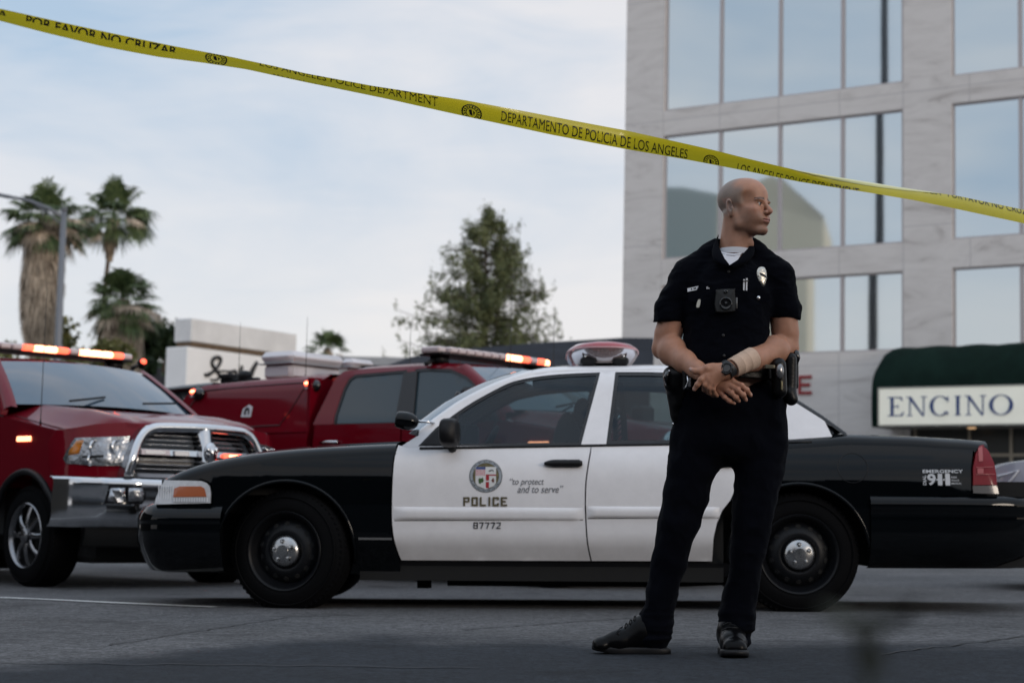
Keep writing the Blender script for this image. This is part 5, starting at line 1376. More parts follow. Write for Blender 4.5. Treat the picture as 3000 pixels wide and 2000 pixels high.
spanel('side_window', fw, M_gl2, off=.014, thick=.004); spanel('side_window', rw, M_gl2, off=.014, thick=.004)
spanel('pillar_trim', [(fw[0][0]-.01, fw[0][1]), (rw[3][0]+.015, rw[3][1]), (rw[4][0]+.015, rw[4][1]), (fw[7][0]-.01, fw[7][1])], M_gtrim, off=-.006, thick=.01)
spanel('rocker', [(.58, .575), (2.74, .575), (2.70, .42), (.62, .42)], M_trim, off=.03)
# bed with tall utility cap
spanel('bed_side', [(2.79, 1.29), (4.95, 1.27), (4.95, .60), (4.35, .60)] + arc(WBT, TZ, RA, 24, 156, 14) + [(2.85, .58)], M_redp)
caprear = ts2(440*K, 882*K)
cap_out = [(2.80, 1.30)] + [(2.86, 1.50), (2.83, 1.70), (2.76, 1.84), (2.90, 1.845), (3.6, 1.825), (4.2, 1.80), (4.42, 1.79), (4.60, 1.73), (4.78, 1.55), (4.93, 1.29)]
def TSC(u, z): return .05 + max(0, z-1.30) * .22 + max(0, z-1.72)**1.6 * 3.0
for s in (0, 1):
    V, F = shell(cap_out, lambda u, z: Vector((u, TSC(u, z), z)), .06, .03, sideN)
    if s: V = [Vector((v.x, TW - v.y, v.z)) for v in V]; F = [f[::-1] for f in F]
    mk('cap_side', V, F, M_redp, tk, True, sharp=40)
    # seam of the side hatch
    mb = MB(); out = [(2.98, 1.76), (3.6, 1.755), (4.3, 1.735), (4.45, 1.70), (4.62, 1.46), (4.60, 1.36), (3.35, 1.365), (3.18, 1.40), (2.99, 1.68)]
    pts = [(u, TSC(u, z)-.001, z) for u, z in spl(out, 5, True)]; pts.append(pts[0]); pts = [(u, TW-w, z) for u, w, z in pts] if s else pts
    mb.tube(pts, .007, 5, cap=False); mb.build('hatch_seam', mat('seam_dark_red', (.035, .002, .004), .5) if not s else bpy.data.materials['seam_dark_red'], tk, True)
rows = []
for u, z in [(2.76, 1.845), (3.2, 1.84), (3.8, 1.82), (4.42, 1.79), (4.6, 1.73), (4.78, 1.55), (4.93, 1.29)]:
    w = TSC(u, z) ; rows.append([Vector((u, lerp(w, TW-w, k/8), z + .02*(1-(2*k/8-1)**2))) for k in range(9)])
V, F = quads(rows); mk('cap_roof', V, F, M_redp, tk, True)
MB().box(2.80, 2.84, .06, TW-.06, .8, 1.80).box(4.93, 4.97, .05, TW-.05, .60, 1.29).build('bed_panel', M_redp, tk)
# raised rear hatch of the cap
HU = T2.trace(358*K, 872*K, lambda u, z: .8).x; mb = MB(); rows = []
for i in range(13):
    t = i/12; u = lerp(4.45, HU, t); hh = .055 * (1 - .9*t**1.5) + .01
    rows.append([(u, .25, 1.76 - .02*t), (u, .3, 1.76+hh-.02*t), (u, TC, 1.78+hh-.02*t), (u, TW-.3, 1.76+hh-.02*t), (u, TW-.25, 1.76-.02*t), (u, TC, 1.70+.05*t)])
V, F = quads(rows, close_v=True); mk('cap_hatch', V, F, M_gblk, tk, True)
MB().tube([(5.0, .3, 1.74), (4.72, .3, 1.50)], .015, 6).build('hatch_strut', M_trim, tk)
# cab roof, windscreen, hood
rows = []
for u, z in [(2.66, 1.80), (2.55, 1.875), (2.3, 1.90), (1.7, 1.905), (1.35, 1.895), (1.15, 1.86), (1.08, 1.835)]:
    w = TS(u, min(z, 1.875)); rows.append([Vector((u, w + .01, z - .03))] + [Vector((u, lerp(w+.07, TW-w-.07, k/8), z + .025*(1-(2*k/8-1)**2))) for k in range(9)] + [Vector((u, TW-w-.01, z-.03))])
V, F = quads(rows); mk('roof', V, F, M_redp, tk, True)
rows = []
for t in np.linspace(0, 1, 8):
    u = lerp(1.10, .50, t); z = lerp(1.85, 1.455, t) + .02*math.sin(math.pi*t); w = TS(u, z) + .07
    rows.append([Vector((u - .17*(1-(2*k/12-1)**2), lerp(w, TW-w, k/12), z + .02*(1-(2*k/12-1)**2))) for k in range(13)])
V, F = quads(rows); mk('windscreen', V, F, M_ws2, tk, True)
for s in (0, 1):
    rows = []
    for t in np.linspace(0, 1, 10):
        u = lerp(1.12, .44, t); z = lerp(1.86, 1.42, t) + .015*math.sin(math.pi*t); w = TS(u, z)
        r = [Vector((u + .03, w + .0, z - .04)), Vector((u+.01, w + .005, z)), Vector((u - .02, w + .04, z + .015)), Vector((u - .03, w + .09, z + .008))]
        rows.append([Vector((v.x, TW-v.y if s else v.y, v.z)) for v in r])
    V, F = quads(rows); mk('roof_pillar', V, F if not s else [f[::-1] for f in F], M_redp, tk, True)
MB().box(2.60, 2.66, .2, TW-.2, .9, 1.80).build('cab_back', M_redp, tk)
mbw = MB(); mbw.tube([(.30, .55, 1.50), (.42, .95, 1.56)], .010, 6); mbw.build('wiper', M_trim, tk, True); mbw = MB(); mbw.tube([(.30, 1.25, 1.52), (.42, 1.65, 1.55)], .010, 6); mbw.build('wiper', M_trim, tk, True)
def hoodz(u, w):
    ww = w if w <= TC else TW - w
    base = interp([(-.85, 1.275), (-.6, 1.335), (-.3, 1.385), (.2, 1.425), (.6, 1.455)], u)
    side = FZ(max(-.8, min(.52, u)))
    t = min(1, max(0, (ww - .06) / .34)); t = t*t*(3-2*t)
    b2 = .022 * max(0, 1 - ((ww - .42)/.14)**2) + (.012 if ww > .6 else 0)
    return lerp(side, base, t) + b2
rows = []
for i in range(27):
    t = i/26; row = []
    for k in range(49):
        wv = lerp(.05, TW - .05, k/48); f = FRT(wv, 1.28) + .015; back = .40 - .0 + .16*abs(2*k/48-1)**2
        u = lerp(f, back, t); row.append(Vector((u, wv, hoodz(u, wv) - (.030*(1-t/.08)**2 if t < .08 else 0))))
    rows.append(row)
V, F = quads(rows); mk('hood', V, [f[::-1] for f in F], M_redp, tk, True)
for s in (0, 1):            # hood shut line
    mb = MB(); pts = [(u, .12 + .02*math.sin(u*2), hoodz(u, .12 + .02*math.sin(u*2)) + .001) for u in np.linspace(-.62, .42, 20)]
    pts = [(u, TW-w, z) for u, w, z in pts] if s else pts; mb.tube(pts, .006, 5); mb.build('hood_seam', bpy.data.materials['seam_dark_red'], tk, True)
fpanel('front_corner', [(.0, 1.13), (.02, 1.22), (.20, 1.268), (.42, 1.292), (.52, 1.28), (.48, 1.18), (.40, .97), (.36, .86), (.30, .80), (.02, .82), (0, .95)], M_redp, mirror=True, off=.0, res=.04)
fpanel('front_corner', [(.40, 1.25), (.42, 1.285), (TC, 1.30), (TC, 1.25)], M_redp, mirror=True, off=.0, res=.05)
# grille
GO = spl([(.335, .87), (.36, .99), (.41, 1.12), (.47, 1.215), (.53, 1.262), (.62, 1.283), (TC, 1.292), (TW-.62, 1.283), (TW-.53, 1.262), (TW-.47, 1.215), (TW-.41, 1.12), (TW-.36, .99), (TW-.335, .87)], 4)
GI = spl([(.405, .90), (.43, 1.0), (.475, 1.12), (.53, 1.19), (.60, 1.225), (.70, 1.237), (TC, 1.242), (TW-.70, 1.237), (TW-.60, 1.225), (TW-.53, 1.19), (TW-.475, 1.12), (TW-.43, 1.0), (TW-.405, .90)], 4)
V, F, _ = fill(GO, .05, [GI]); 
bm_ = lambda w, z, o: Vector((FRT(w, z) - o, w, z))
V1, F1 = shell(GO, lambda w, z: bm_(w, z, .075 + .018*math.sin(math.pi*min(1, max(0, 0.5)))), .03, .09, Vector((1, 0, 0)), [GI])
gs = mk('grille', V1, [f[::-1] for f in F1], M_chrome, tk, True, sharp=35)
def rail_(pts, r, m, name, par, off=.07, n=8, sq=.8):
    mb = MB(); mb.tube([bm_(w, z, off) for w, z in pts], r, n, sq=sq); return mb.build(name, m, par, True)
mb = MB()          # rounded bead all round the surround
q = [( (a[0]+b[0])/2, (a[1]+b[1])/2) for a, b in zip(GO, GI)]; mb.tube([bm_(w, z, .085) for w, z in q], .038, 12, sq=.75)
mb.build('grille_surround', M_chrome, gs, True)
V1, F1 = shell(GI, lambda w, z: bm_(w, z, -.01), .06, 0); mk('grille_mesh', V1, [f[::-1] for f in F1], M_gblk, gs, True)
mb = MB(); mb.box(0, 1, 0, 1, 0, 1) ; mb = MB()
for z0, z1 in ((.915, 1.03), (1.105, 1.225)):
    for k in range(3):
        z = lerp(z0, z1, (k + .6)/3.3)
        for a, b in ((.0, TC-.06), (TC+.06, TW)):
            lim = interp([(.87, .40), (1.0, .435), (1.12, .48), (1.19, .53), (1.225, .60)], z) + .012
            p0, p1 = max(a, lim), min(b, TW-lim); m_ = MB(); m_.tube([bm_(lerp(p0, p1, j/6), z, .035) for j in range(7)], .0058, 6, sq=.8); m_.build('grille_slat', M_silver, gs, True)
for a, b in ((.43, TC-.05), (TC+.05, TW-.43)):
    V1, F1 = shell([(a, 1.045), (b, 1.045), (b, 1.088), (a, 1.088)], lambda w, z: bm_(w, z, .06), .06, .05, Vector((1, 0, 0))); mk('cross_bar', V1, [f[::-1] for f in F1], M_chrome, gs, True, sharp=30)
mb = MB()
V1, F1 = shell([(TC-.075, 1.26), (TC-.05, 1.12), (TC-.06, .90), (TC+.06, .90), (TC+.05, 1.12), (TC+.075, 1.26)], lambda w, z: bm_(w, z, .085 + .03*(1-((w-TC)/.07)**2)), .025, .09, Vector((1, 0, 0))); mk('cross_bar', V1, [f[::-1] for f in F1], M_chrome, gs, True, sharp=50)
mb = MB(); ce = bm_(TC, 1.075, .125); mb.ball(ce, (.03, .062, .082), nu=16, nv=12); 
mb.ball(ce + Vector((-.02, 0, -.005)), (.02, .022, .05)); mb.ball(ce + Vector((-.018, -.036, .022)), (.018, .020, .026)); mb.ball(ce + Vector((-.018, .036, .022)), (.018, .020, .026)); mb.ball(ce + Vector((-.012, -.04, -.012)), (.014, .012, .02)); mb.ball(ce + Vector((-.012, .04, -.012)), (.014, .012, .02)); mb.build('emblem', M_chrome, gs, True)
def lampmod(w0, w1, z0, z1, m, name='warning_lamp', off=.085, par=None):
    V1, F1 = shell([(w0, z0), (w1, z0), (w1, z1), (w0, z1)], lambda w, z: bm_(w, z, off), .05, .03, Vector((1, 0, 0))); return mk(name, V1, [f[::-1] for f in F1], m, par or gs)
lampmod(.47, .70, 1.045, 1.085, M_barc); lampmod(.50, .66, 1.052, 1.078, M_silver, off=.088)
lampmod(.74, .86, 1.045, 1.082, M_silver)
lampmod(1.20, 1.38, 1.035, 1.078, M_lit, off=.09); lampmod(1.24, 1.36, 1.045, 1.07, M_lit2, off=.094)
# headlights
hlq = [tf(x, y) for x, y in ((219, 1282), (378, 1277), (375, 1297), (357, 1363), (286, 1364), (194, 1358), (184, 1343), (196, 1317))]
M_hlg = mat('headlight_chrome', (.34, .35, .37), .14, .85, var=.5, vs=14, bump=.6, bs=22)
hs = fpanel('headlight', hlq, M_hlg, mirror=True, off=.014, res=.03, thick=.06)
for i, h in enumerate(hs):
    f = lambda pts: [(w, z) if not i else (w, z) for w, z in pts]
    def sub(nm, poly, m, off, res=.03):
        V, F = shell(poly, lambda w, z: Vector((FRT(w, z) - off, w, z)), res, .01, Vector((1, 0, 0)))
        if i: V = [Vector((v.x, TW-v.y, v.z)) for v in V]
        else: F = [q_[::-1] for q_ in F]
        return mk(nm, V, F, m, h, True)
    sub('turn_lamp', [tf(x, y) for x, y in ((222, 1290), (240, 1289), (226, 1328), (197, 1333), (200, 1318))], M_amber if i else mat('orange_lens', (.50, .17, .02), .2, coat=.5), .022)
    for (cxp, cyp, r) in ((272, 1312, .062), (335, 1310, .055), (262, 1348, .045)):
        w, z = tf(cxp, cyp); mb = MB(); X = Matrix.Translation((FRT(w, z) - .012, w if not i else TW-w, z)) @ Matrix.Rotation(rad(-90), 4, 'Y') @ Matrix.Rotation(rad(25 if i else -25), 4, 'X')
        mb.lathe([(0, -.01), (r*.5, -.004), (r*.9, .012), (r, .016), (r*1.05, .004)], X, 18); mb.build('reflector_bowl', M_chrome, h, True)
    sub('dark_bezel', [tf(x, y) for x, y in ((238, 1334), (300, 1332), (300, 1339), (236, 1341))], M_trim, .018)
# bumper
BT = [(0, -.44), (.02, -.56), (.08, -.70), (.20, -.84), (.42, -.955), (TC, -1.04)]
def bumpf(w): w = w if w <= TC else TW - w; return interp(BT, max(0, w))
rows = []
prof_b = [(.03, .865), (-.012, .858), (-.028, .84), (-.03, .80), (-.018, .74), (-.012, .66), (-.02, .56), (.01, .50), (.05, .48)]
for k in range(61):
    w = lerp(.0, TW, k/60); rows.append([Vector((bumpf(w) + o, w, z)) for o, z in prof_b])
V, F = quads(rows); bp_ = mk('front_bumper', V, F, M_chrome, tk, True, sharp=60)
M_low = mat('grey_bumper_lower', (.16, .165, .17), .35, .6)
for s in (0, 1):
    def bpan(nm, poly, m, off, par=bp_):
        V, F = shell(poly, lambda w, z: Vector((bumpf(w) - off, w, z)), .04, .02, Vector((1, 0, 0)))
        if s: V = [Vector((v.x, TW-v.y, v.z)) for v in V]
        else: F = [q_[::-1] for q_ in F]
        return mk(nm, V, F, m, par, True)
    fgl = bpan('fog_lamp', [(.215, .665), (.235, .795), (.47, .80), (.50, .78), (.50, .70), (.47, .66)], M_gblk, .022)
    bpan('fog_reflector', [(.235, .68), (.25, .78), (.34, .785), (.35, .675)], M_hlg, .03, fgl); bpan('fog_reflector', [(.37, .68), (.37, .785), (.47, .785), (.48, .69)], M_hlg, .03, fgl)
    bpan('tow_hole', [(.66, .67), (.66, .78), (.80, .78), (.80, .67)], M_gblk, .022)
    mb = MB(); mb.tube([Vector((bumpf(w)-.03, w if not s else TW-w, z)) for w, z in [(.65, .66), (.65, .79), (.81, .79), (.81, .66), (.65, .66)]], .012, 6); mb.build('tow_hole_rim', M_chrome, bp_, True)
mb = MB(); rows = []
for k in range(31): w = lerp(.15, TW-.15, k/30); rows.append([Vector((bumpf(w) + .06, w, .49)), Vector((bumpf(w)+.09, w, .34)), Vector((bumpf(w)+.15, w, .33))])
V, F = quads(rows); mk('air_dam', V, F, M_under, tk, True)
MB().box(-.55, .45, .30, TW-.30, .20, .56, bev=.05).box(.45, 1.6, .55, TW-.55, .26, .5, bev=.05).build('skid_plate', M_under, tk)
MB().box(-.5, 4.8, .45, TW-.45, .38, .62).box(-.62, .5, .35, TW-.35, .55, 1.22).box(.5, 2.7, .12, TW-.12, .40, .75).box(2.85, 4.9, .12, TW-.12, .62, .85).build('underbody', M_under, tk)
MB().tube([(3.8, .3, .40), (3.8, TW-.3, .40)], .06, 8).ball((3.8, TC, .40), .16).tube([(0, .3, .38), (0, TW-.3, .38)], .05, 8).tube([(.6, .7, .36), (3.5, .75, .38)], .04, 8).build('axle', M_under, tk, True)
# side lamp, door handles, mirrors
for s in (0, 1):
    u, z = ts1(72, 1285); MB().box(u-.105, u+.105, *( (TS(u, z)-.016, TS(u, z)+.01) if not s else (TW-TS(u, z)-.01, TW-TS(u, z)+.016)), z-.020, z+.020, bev=.006).build('side_lamp', M_litw, tk)
    for a, b in ((1.40, 1.18), (2.59, 2.37)):
        w = TS(a, 1.19) - .02; w = TW - w if s else w; MB().tube([(a, w, 1.195), ((a+b)/2, w - (.02 if not s else -.02), 1.20), (b, w, 1.20)], .019, 8, sq=.8).build('door_handle', M_chrome, tk, True)
for cu in (0, WBT):
    wheel(cu, .06 if cu == 0 else .05, s=1, R=.40, W=.27, rimR=.252, cap=False, par=tk, style='alloy', z=.40); wheel(cu, TW-.05, s=-1, R=.40, W=.27, rimR=.252, cap=False, par=tk, style='alloy', z=.40)
# cap lamps
for s in (0, 1):
    for x, y in ((458*K, 903*K), (722*K, 884*K)):
        p = T2.trace(x, y, TSC); u, z = p.x, p.z; w = TSC(u, z); w = TW - w if s else w; dr = -1 if not s else 1
        b_ = MB().ball((u - .01, w + dr*.02, z-.01), (.085, .05, .065)).build('cap_lamp', M_gblk, tk, True)
        MB().ball((u + .03, w + dr*.045, z + .012), (.055, .028, .030)).build('lens', M_lit, b_, True); MB().ball((u + .03, w + dr*.052, z + .014), (.045, .024, .018)).build('glow', M_lit2, b_, True)
        MB().ball((u + .03, w + dr*.045, z - .038), (.05, .022, .016)).build('lower_lens', M_silver, b_, True)
# badge and lettering on the cap
def TSCp(px, py): p = T2.trace(px, py, TSC); return (p.x, p.z)
bd = [TSCp(500 + x/2.94, 920 + y/2.94) for x, y in ((607, 885), (625, 815), (680, 778), (708, 798), (690, 885))]
V, F = shell(bd, lambda u, z: Vector((u, TSC(u, z) - .004, z)), .03, .003, sideN); b_ = mk('badge', V, F, M_wht, tk)
for q in ([(632, 865), (640, 825), (655, 822), (652, 865)], [(668, 865), (672, 818), (684, 822), (680, 865)], [(640, 840), (645, 815), (662, 800), (680, 808), (682, 822)]):
    V, F = shell([TSCp(500 + x/2.94, 920 + y/2.94) for x, y in q], lambda u, z: Vector((u, TSC(u, z) - .007, z)), .05, .001, sideN); mk('badge_figure', V, F, M_ink, b_)
V2, F2 = fit_text('S', 0, 0, 1, 1, shear=.0, bold=.01); c0, c1, c3 = ts2(750, 1303), ts2(776, 1301), ts2(760, 1268)
mk('lettering', [Vector((c0[0] + x*(c1[0]-c0[0]) + y*(c3[0]-c0[0]), .022, c0[1] + y*(c3[1]-c0[1]))) for x, y in V2], F2, M_wht, tk)
# aerials on the roof
def aerial(u, w, z, h, par): MB().tube([(u, w, z), (u, w, z+.06), (u, w, z+h)], [.014, .004, .0015], 6).build('aerial', M_trim, par, True)
# the second pickup is a copy of the first, turned a little
def copy_tree(o, parent=None):
    c = o.copy(); COL.objects.link(c)
    if parent is not None: c.parent = parent; c.matrix_parent_inverse = Matrix()
    for ch in [x for x in o.children]: copy_tree(ch, c)
    return c
tk2 = copy_tree(tk); tk2.matrix_world = T2M
tag(tk2, 'red fire pickup with a tall cap seen side-on beyond the police car', 'pickup truck', 'red fire pickups')
bpy.context.view_layer.update()
def bar_(par, lits, F_, tip):
    """full-width roof light bar > housing, lens segments"""
    b = MB().box(1.34, 1.62, .24, TW-.24, 1.965, 1.985, bev=.008).build('light_bar', M_trim, par)
    for a, c in ((.30, .42), (TW-.42, TW-.30)): MB().box(1.42, 1.54, a, c, 1.90, 1.966).tube([(1.48, a, 1.93), (1.48, a-.12 if a < 1 else a+.2, 1.88)], .02, 6).build('mounting_foot', M_trim, b, True)
    n = 14
    for k in range(n):
        a = lerp(.22, TW-.22, k/n); c = lerp(.22, TW-.22, (k+1)/n); in_ = .04 if k in (0, n-1) else 0
        m = M_lit2 if k in lits else (M_lit if k in tip else M_barc)
        MB().box(1.33+in_, 1.63-in_, a+.003, c-.003, 1.986, 2.042, bev=.014).build('lamp_segment', m, b, True, sharp=40)
    return b
bar_(tk, (5, 6, 9, 10, 11), T1, (4, 7, 12))
bar_(tk2, (8, 9, 13), T2, (10, 12))
for s in (0, 1):
    w0_ = .04 if not s else TW-.04; dr = -1 if not s else 1
    mb = MB(); mb.box(*sorted((.52, .66)), *sorted((w0_ + dr*.10, w0_ + dr*.34)), 1.34, 1.62, bev=.03); mb.tube([(.62, w0_, 1.40), (.6, w0_ + dr*.15, 1.42)], .03, 8); mb.build('door_mirror', M_trim, tk2, True, sharp=40)

MB().ball((1.55, TW-.02, 1.98), (.05, .04, .05)).tube([(1.55, TW-.12, 1.93), (1.55, TW-.03, 1.97)], .02, 6).build('spot_lamp', M_trim, tk, True); MB().ball((1.52, TW-.02, 1.995), (.03, .03, .028)).build('spot_glow', M_lit, tk, True)
aerial(-.05, .10, 1.26, 1.15, tk)
for x, yb in ((548, 870), (702, 865)):
    p = T2.trace(x*K, yb*K - 8, lambda u, z: .6); aerial(p.x, p.y, 1.83, .62, tk2)
aerial(2.0, 1.2, 1.92, .5, tk2); aerial(1.2, 1.0, 1.90, .75, tk2); aerial(1.1, 1.5, 1.90, .55, tk2); aerial(2.35, .9, 1.92, .45, tk2)
p = T2.trace(850*K, 838*K, lambda u, z: 1.0); MB().box(p.x-.12, p.x+.12, .95, 1.1, 1.92, 1.99, bev=.02).build('roof_antenna', M_trim, tk2, True, sharp=40)
# boxes carried on the cap of the second pickup
def crate(x0, x1, yt, yb, w0_, w1_, name, label, m):
    a = T2.trace(x0*K, yb*K, lambda u, z: w0_); c = T2.trace(x1*K, yb*K, lambda u, z: w0_); zt_ = T2.trace((x0+x1)/2*K, yt*K, lambda u, z: w0_).z
    e = empty(name, T2M, label, 'storage box'); u0, u1 = min(a.x, c.x), max(a.x, c.x); zb = 1.845
    MB().box(u0+.03, u1-.03, w0_+.03, w1_-.03, zb, lerp(zb, zt_, .58), bev=.04).build('tub', m, e, True, sharp=40)
    MB().box(u0, u1, w0_, w1_, lerp(zb, zt_, .585), zt_, bev=.05).build('lid', m, e, True, sharp=40)
    MB().box(u0-.004, u1+.004, w0_-.004, w1_+.004, lerp(zb, zt_, .55), lerp(zb, zt_, .584), bev=.006).build('rim', M_wallw, e)
    return e
M_tub = mat('translucent_plastic', (.62, .60, .62), .35, coat=.3, sss=.0, var=.08, vs=2)
crate(592, 668, 806, 848, .50, 1.25, 'storage_box', 'large pale translucent storage box on the red pickup cap', M_tub)
crate(778, 806, 822, 848, .80, 1.15, 'storage_box', 'low white rounded box just behind the red cab roof', M_tub)
e = empty('folding_rack', T2M, 'black folded equipment rack lying on the red cap roof', 'equipment')
p = T2.trace(505*K, 862*K, lambda u, z: .7); p2 = T2.trace(590*K, 862*K, lambda u, z: .7)
MB().box(p2.x, p.x, .7, .76, 1.86, 1.90, bev=.01).build('beam', M_trim, e); MB().box(lerp(p2.x, p.x, .7), p.x, .68, .9, 1.90, 1.95, bev=.01).build('case', M_trim, e)
MB().ball((lerp(p2.x, p.x, .4), .74, 1.92), (.10, .05, .06)).build('reel', M_trim, e, True)
# ================================================================== OFFICER
class Field:
    """signed distance grid; shapes are blended into it and skinned as one surface"""
    def __init__(s, lo, hi, h):
        s.lo = np.array(lo, float); s.h = h; n = np.ceil((np.array(hi) - s.lo)/h).astype(int) + 1
        s.n = n; s.d = np.full(tuple(n), 1.0, np.float32)
        s.ax = [s.lo[i] + h*np.arange(n[i]) for i in range(3)]
    def sub(s, lo, hi, pad):
        i0 = np.maximum(0, np.floor((np.array(lo) - pad - s.lo)/s.h).astype(int)); i1 = np.minimum(s.n, np.ceil((np.array(hi) + pad - s.lo)/s.h).astype(int)+1)
        if np.any(i1 <= i0): return None, None
        sl = tuple(slice(a, b) for a, b in zip(i0, i1))
        X, Y, Z = np.meshgrid(s.ax[0][sl[0]], s.ax[1][sl[1]], s.ax[2][sl[2]], indexing='ij')
        return sl, (X, Y, Z)
    def put(s, sl, v, k, op='add'):
        a = s.d[sl]
        if op == 'add':
            if k > 0:
                h = np.clip(.5 + .5*(a - v)/k, 0, 1); r = a*(1-h) + v*h - k*h*(1-h)
            else: r = np.minimum(a, v)
        elif op == 'cut':
            v = -v; h = np.clip(.5 - .5*(a - v)/max(k, 1e-6), 0, 1); r = a*(1-h) + v*h + k*h*(1-h)
        s.d[sl] = r
    def cone(s, a, b, ra, rb, k=.01, op='add', flat=None):
        a = np.array(a, float); b = np.array(b, float); R = max(ra, rb)
        sl, g = s.sub(np.minimum(a, b)-R, np.maximum(a, b)+R, k + 3*s.h)
        if sl is None: return s
        X, Y, Z = g; ba = b - a; L2 = float(ba@ba) + 1e-12
        px, py, pz = X-a[0], Y-a[1], Z-a[2]; t = np.clip((px*ba[0]+py*ba[1]+pz*ba[2])/L2, 0, 1)
        dx, dy, dz = px-ba[0]*t, py-ba[1]*t, pz-ba[2]*t
        if flat is not None:            # squash across a direction: (unit vector, factor)
            f, q = flat; f = np.array(f, float); c = dx*f[0]+dy*f[1]+dz*f[2]; e = (1/q - 1)*c; dx, dy, dz = dx+f[0]*e, dy+f[1]*e, dz+f[2]*e
        s.put(sl, (np.sqrt(dx*dx+dy*dy+dz*dz) - (ra + (rb-ra)*t)).astype(np.float32), k, op); return s
    def chain(s, pts, rs, k=.01, flat=None):
        for (p, q), (a, b) in zip(zip(pts, pts[1:]), zip(rs, rs[1:])): s.cone(p, q, a, b, k, flat=flat)
        return s
    def ell(s, c, r, k=.01, R=None, op='add'):
        c = np.array(c, float); r = np.array(r, float); m = r.max()
        sl, g = s.sub(c-m, c+m, k + 3*s.h)
        if sl is None: return s
        X, Y, Z = g; p = np.stack([X-c[0], Y-c[1], Z-c[2]], -1)
        if R is not None: p = p @ np.array(R.to_3x3())
        q = p / r; k0 = np.sqrt((q**2).sum(-1)); k1 = np.sqrt(((p/(r*r))**2).sum(-1)) + 1e-9
        s.put(sl, (k0*(k0-1)/k1).astype(np.float32), k, op); return s
    def half(s, p, n, k=.004):          # keep the side behind the plane
        X, Y, Z = np.meshgrid(*s.ax, indexing='ij'); n = np.array(n, float); n /= np.linalg.norm(n)
        v = ((X-p[0])*n[0]+(Y-p[1])*n[1]+(Z-p[2])*n[2]).astype(np.float32); s.d = np.maximum(s.d, v); return s
    def mesh(s):
        d = s.d; sg = d < 0; nx, ny, nz = d.shape
        c = np.zeros((nx-1, ny-1, nz-1), np.uint8)
        for i in (0, 1):
            for j in (0, 1):
                for k in (0, 1): c += sg[i:nx-1+i, j:ny-1+j, k:nz-1+k]
        act = (c > 0) & (c < 8); I = np.argwhere(act); idx = np.full(act.shape, -1, np.int64); idx[act] = np.arange(len(I))
        acc = np.zeros((len(I), 3)); cnt = np.zeros(len(I))
        cor = [(i, j, k) for i in (0, 1) for j in (0, 1) for k in (0, 1)]
        for a in cor:
            for ax in range(3):
                if a[ax] == 0:
                    b = list(a); b[ax] = 1
                    da = d[I[:, 0]+a[0], I[:, 1]+a[1], I[:, 2]+a[2]]; db = d[I[:, 0]+b[0], I[:, 1]+b[1], I[:, 2]+b[2]]
                    m = (da < 0) != (db < 0); t = np.where(m, da/(da-db+1e-12), 0); p = np.tile(np.array(a, float), (len(I), 1)); p[:, ax] += t
                    acc[m] += p[m]; cnt[m] += 1
        V = (I + acc/cnt[:, None])*s.h + s.lo; F = []
        for ax in range(3):
            u, v = (ax+1) % 3, (ax+2) % 3
            sh = [slice(1, -1)]*3; 
            lo = [slice(1, n-1) for n in d.shape]; lo[ax] = slice(0, d.shape[ax]-1); hi = list(lo); hi[ax] = slice(1, d.shape[ax])
            A = sg[tuple(lo)]; B = sg[tuple(hi)]; E = np.argwhere(A != B)
            if len(E) == 0: continue
            E2 = E + np.array([0 if i == ax else 1 for i in range(3)])
            def cell(du, dv):
                q = E2.copy(); q[:, u] -= du; q[:, v] -= dv; return idx[q[:, 0], q[:, 1], q[:, 2]]
            q = np.stack([cell(1, 1), cell(0, 1), cell(0, 0), cell(1, 0)], 1)
            fl = A[E[:, 0], E[:, 1], E[:, 2]]; q[~fl] = q[~fl][:, ::-1]; F.append(q)
        F = np.concatenate(F); F = F[(F >= 0).all(1)]
        a_, b_, c_ = V[F[:, 0]], V[F[:, 1]], V[F[:, 2]]; ctr_ = V.mean(0)
        if ((a_-ctr_)*np.cross(b_-ctr_, c_-ctr_)).sum() < 0: F = F[:, ::-1].copy()
        return V, F
def npmesh(name, parts, m, parent=None, cols=None):
    V = np.concatenate([p[0] for p in parts]); off = 0; F = []
    for v, f in parts: F.append(f + off); off += len(v)
    F = np.concatenate(F)
    me = bpy.data.meshes.new(name); me.vertices.add(len(V))
    if parent is not None: V = V - np.array(PM(parent).translation)
    me.vertices.foreach_set('co', V.astype(np.float32).ravel()); me.loops.add(4*len(F)); me.loops.foreach_set('vertex_index', F.ravel().astype(np.int32))
    me.polygons.add(len(F)); me.polygons.foreach_set('loop_start', (np.arange(len(F))*4).astype(np.int32)); me.polygons.foreach_set('loop_total', np.full(len(F), 4, np.int32))
    me.polygons.foreach_set('use_smooth', np.ones(len(F), bool)); me.materials.append(m); me.update(); me.validate()
    if cols is not None:
        at = me.color_attributes.new('skin', 'FLOAT_COLOR', 'POINT'); at.data.foreach_set('color', np.concatenate([cols, np.ones((len(cols), 1))], 1).astype(np.float32).ravel())
    o = bpy.data.objects.new(name, me); COL.objects.link(o)
    if parent is not None: o.parent = parent
    return o
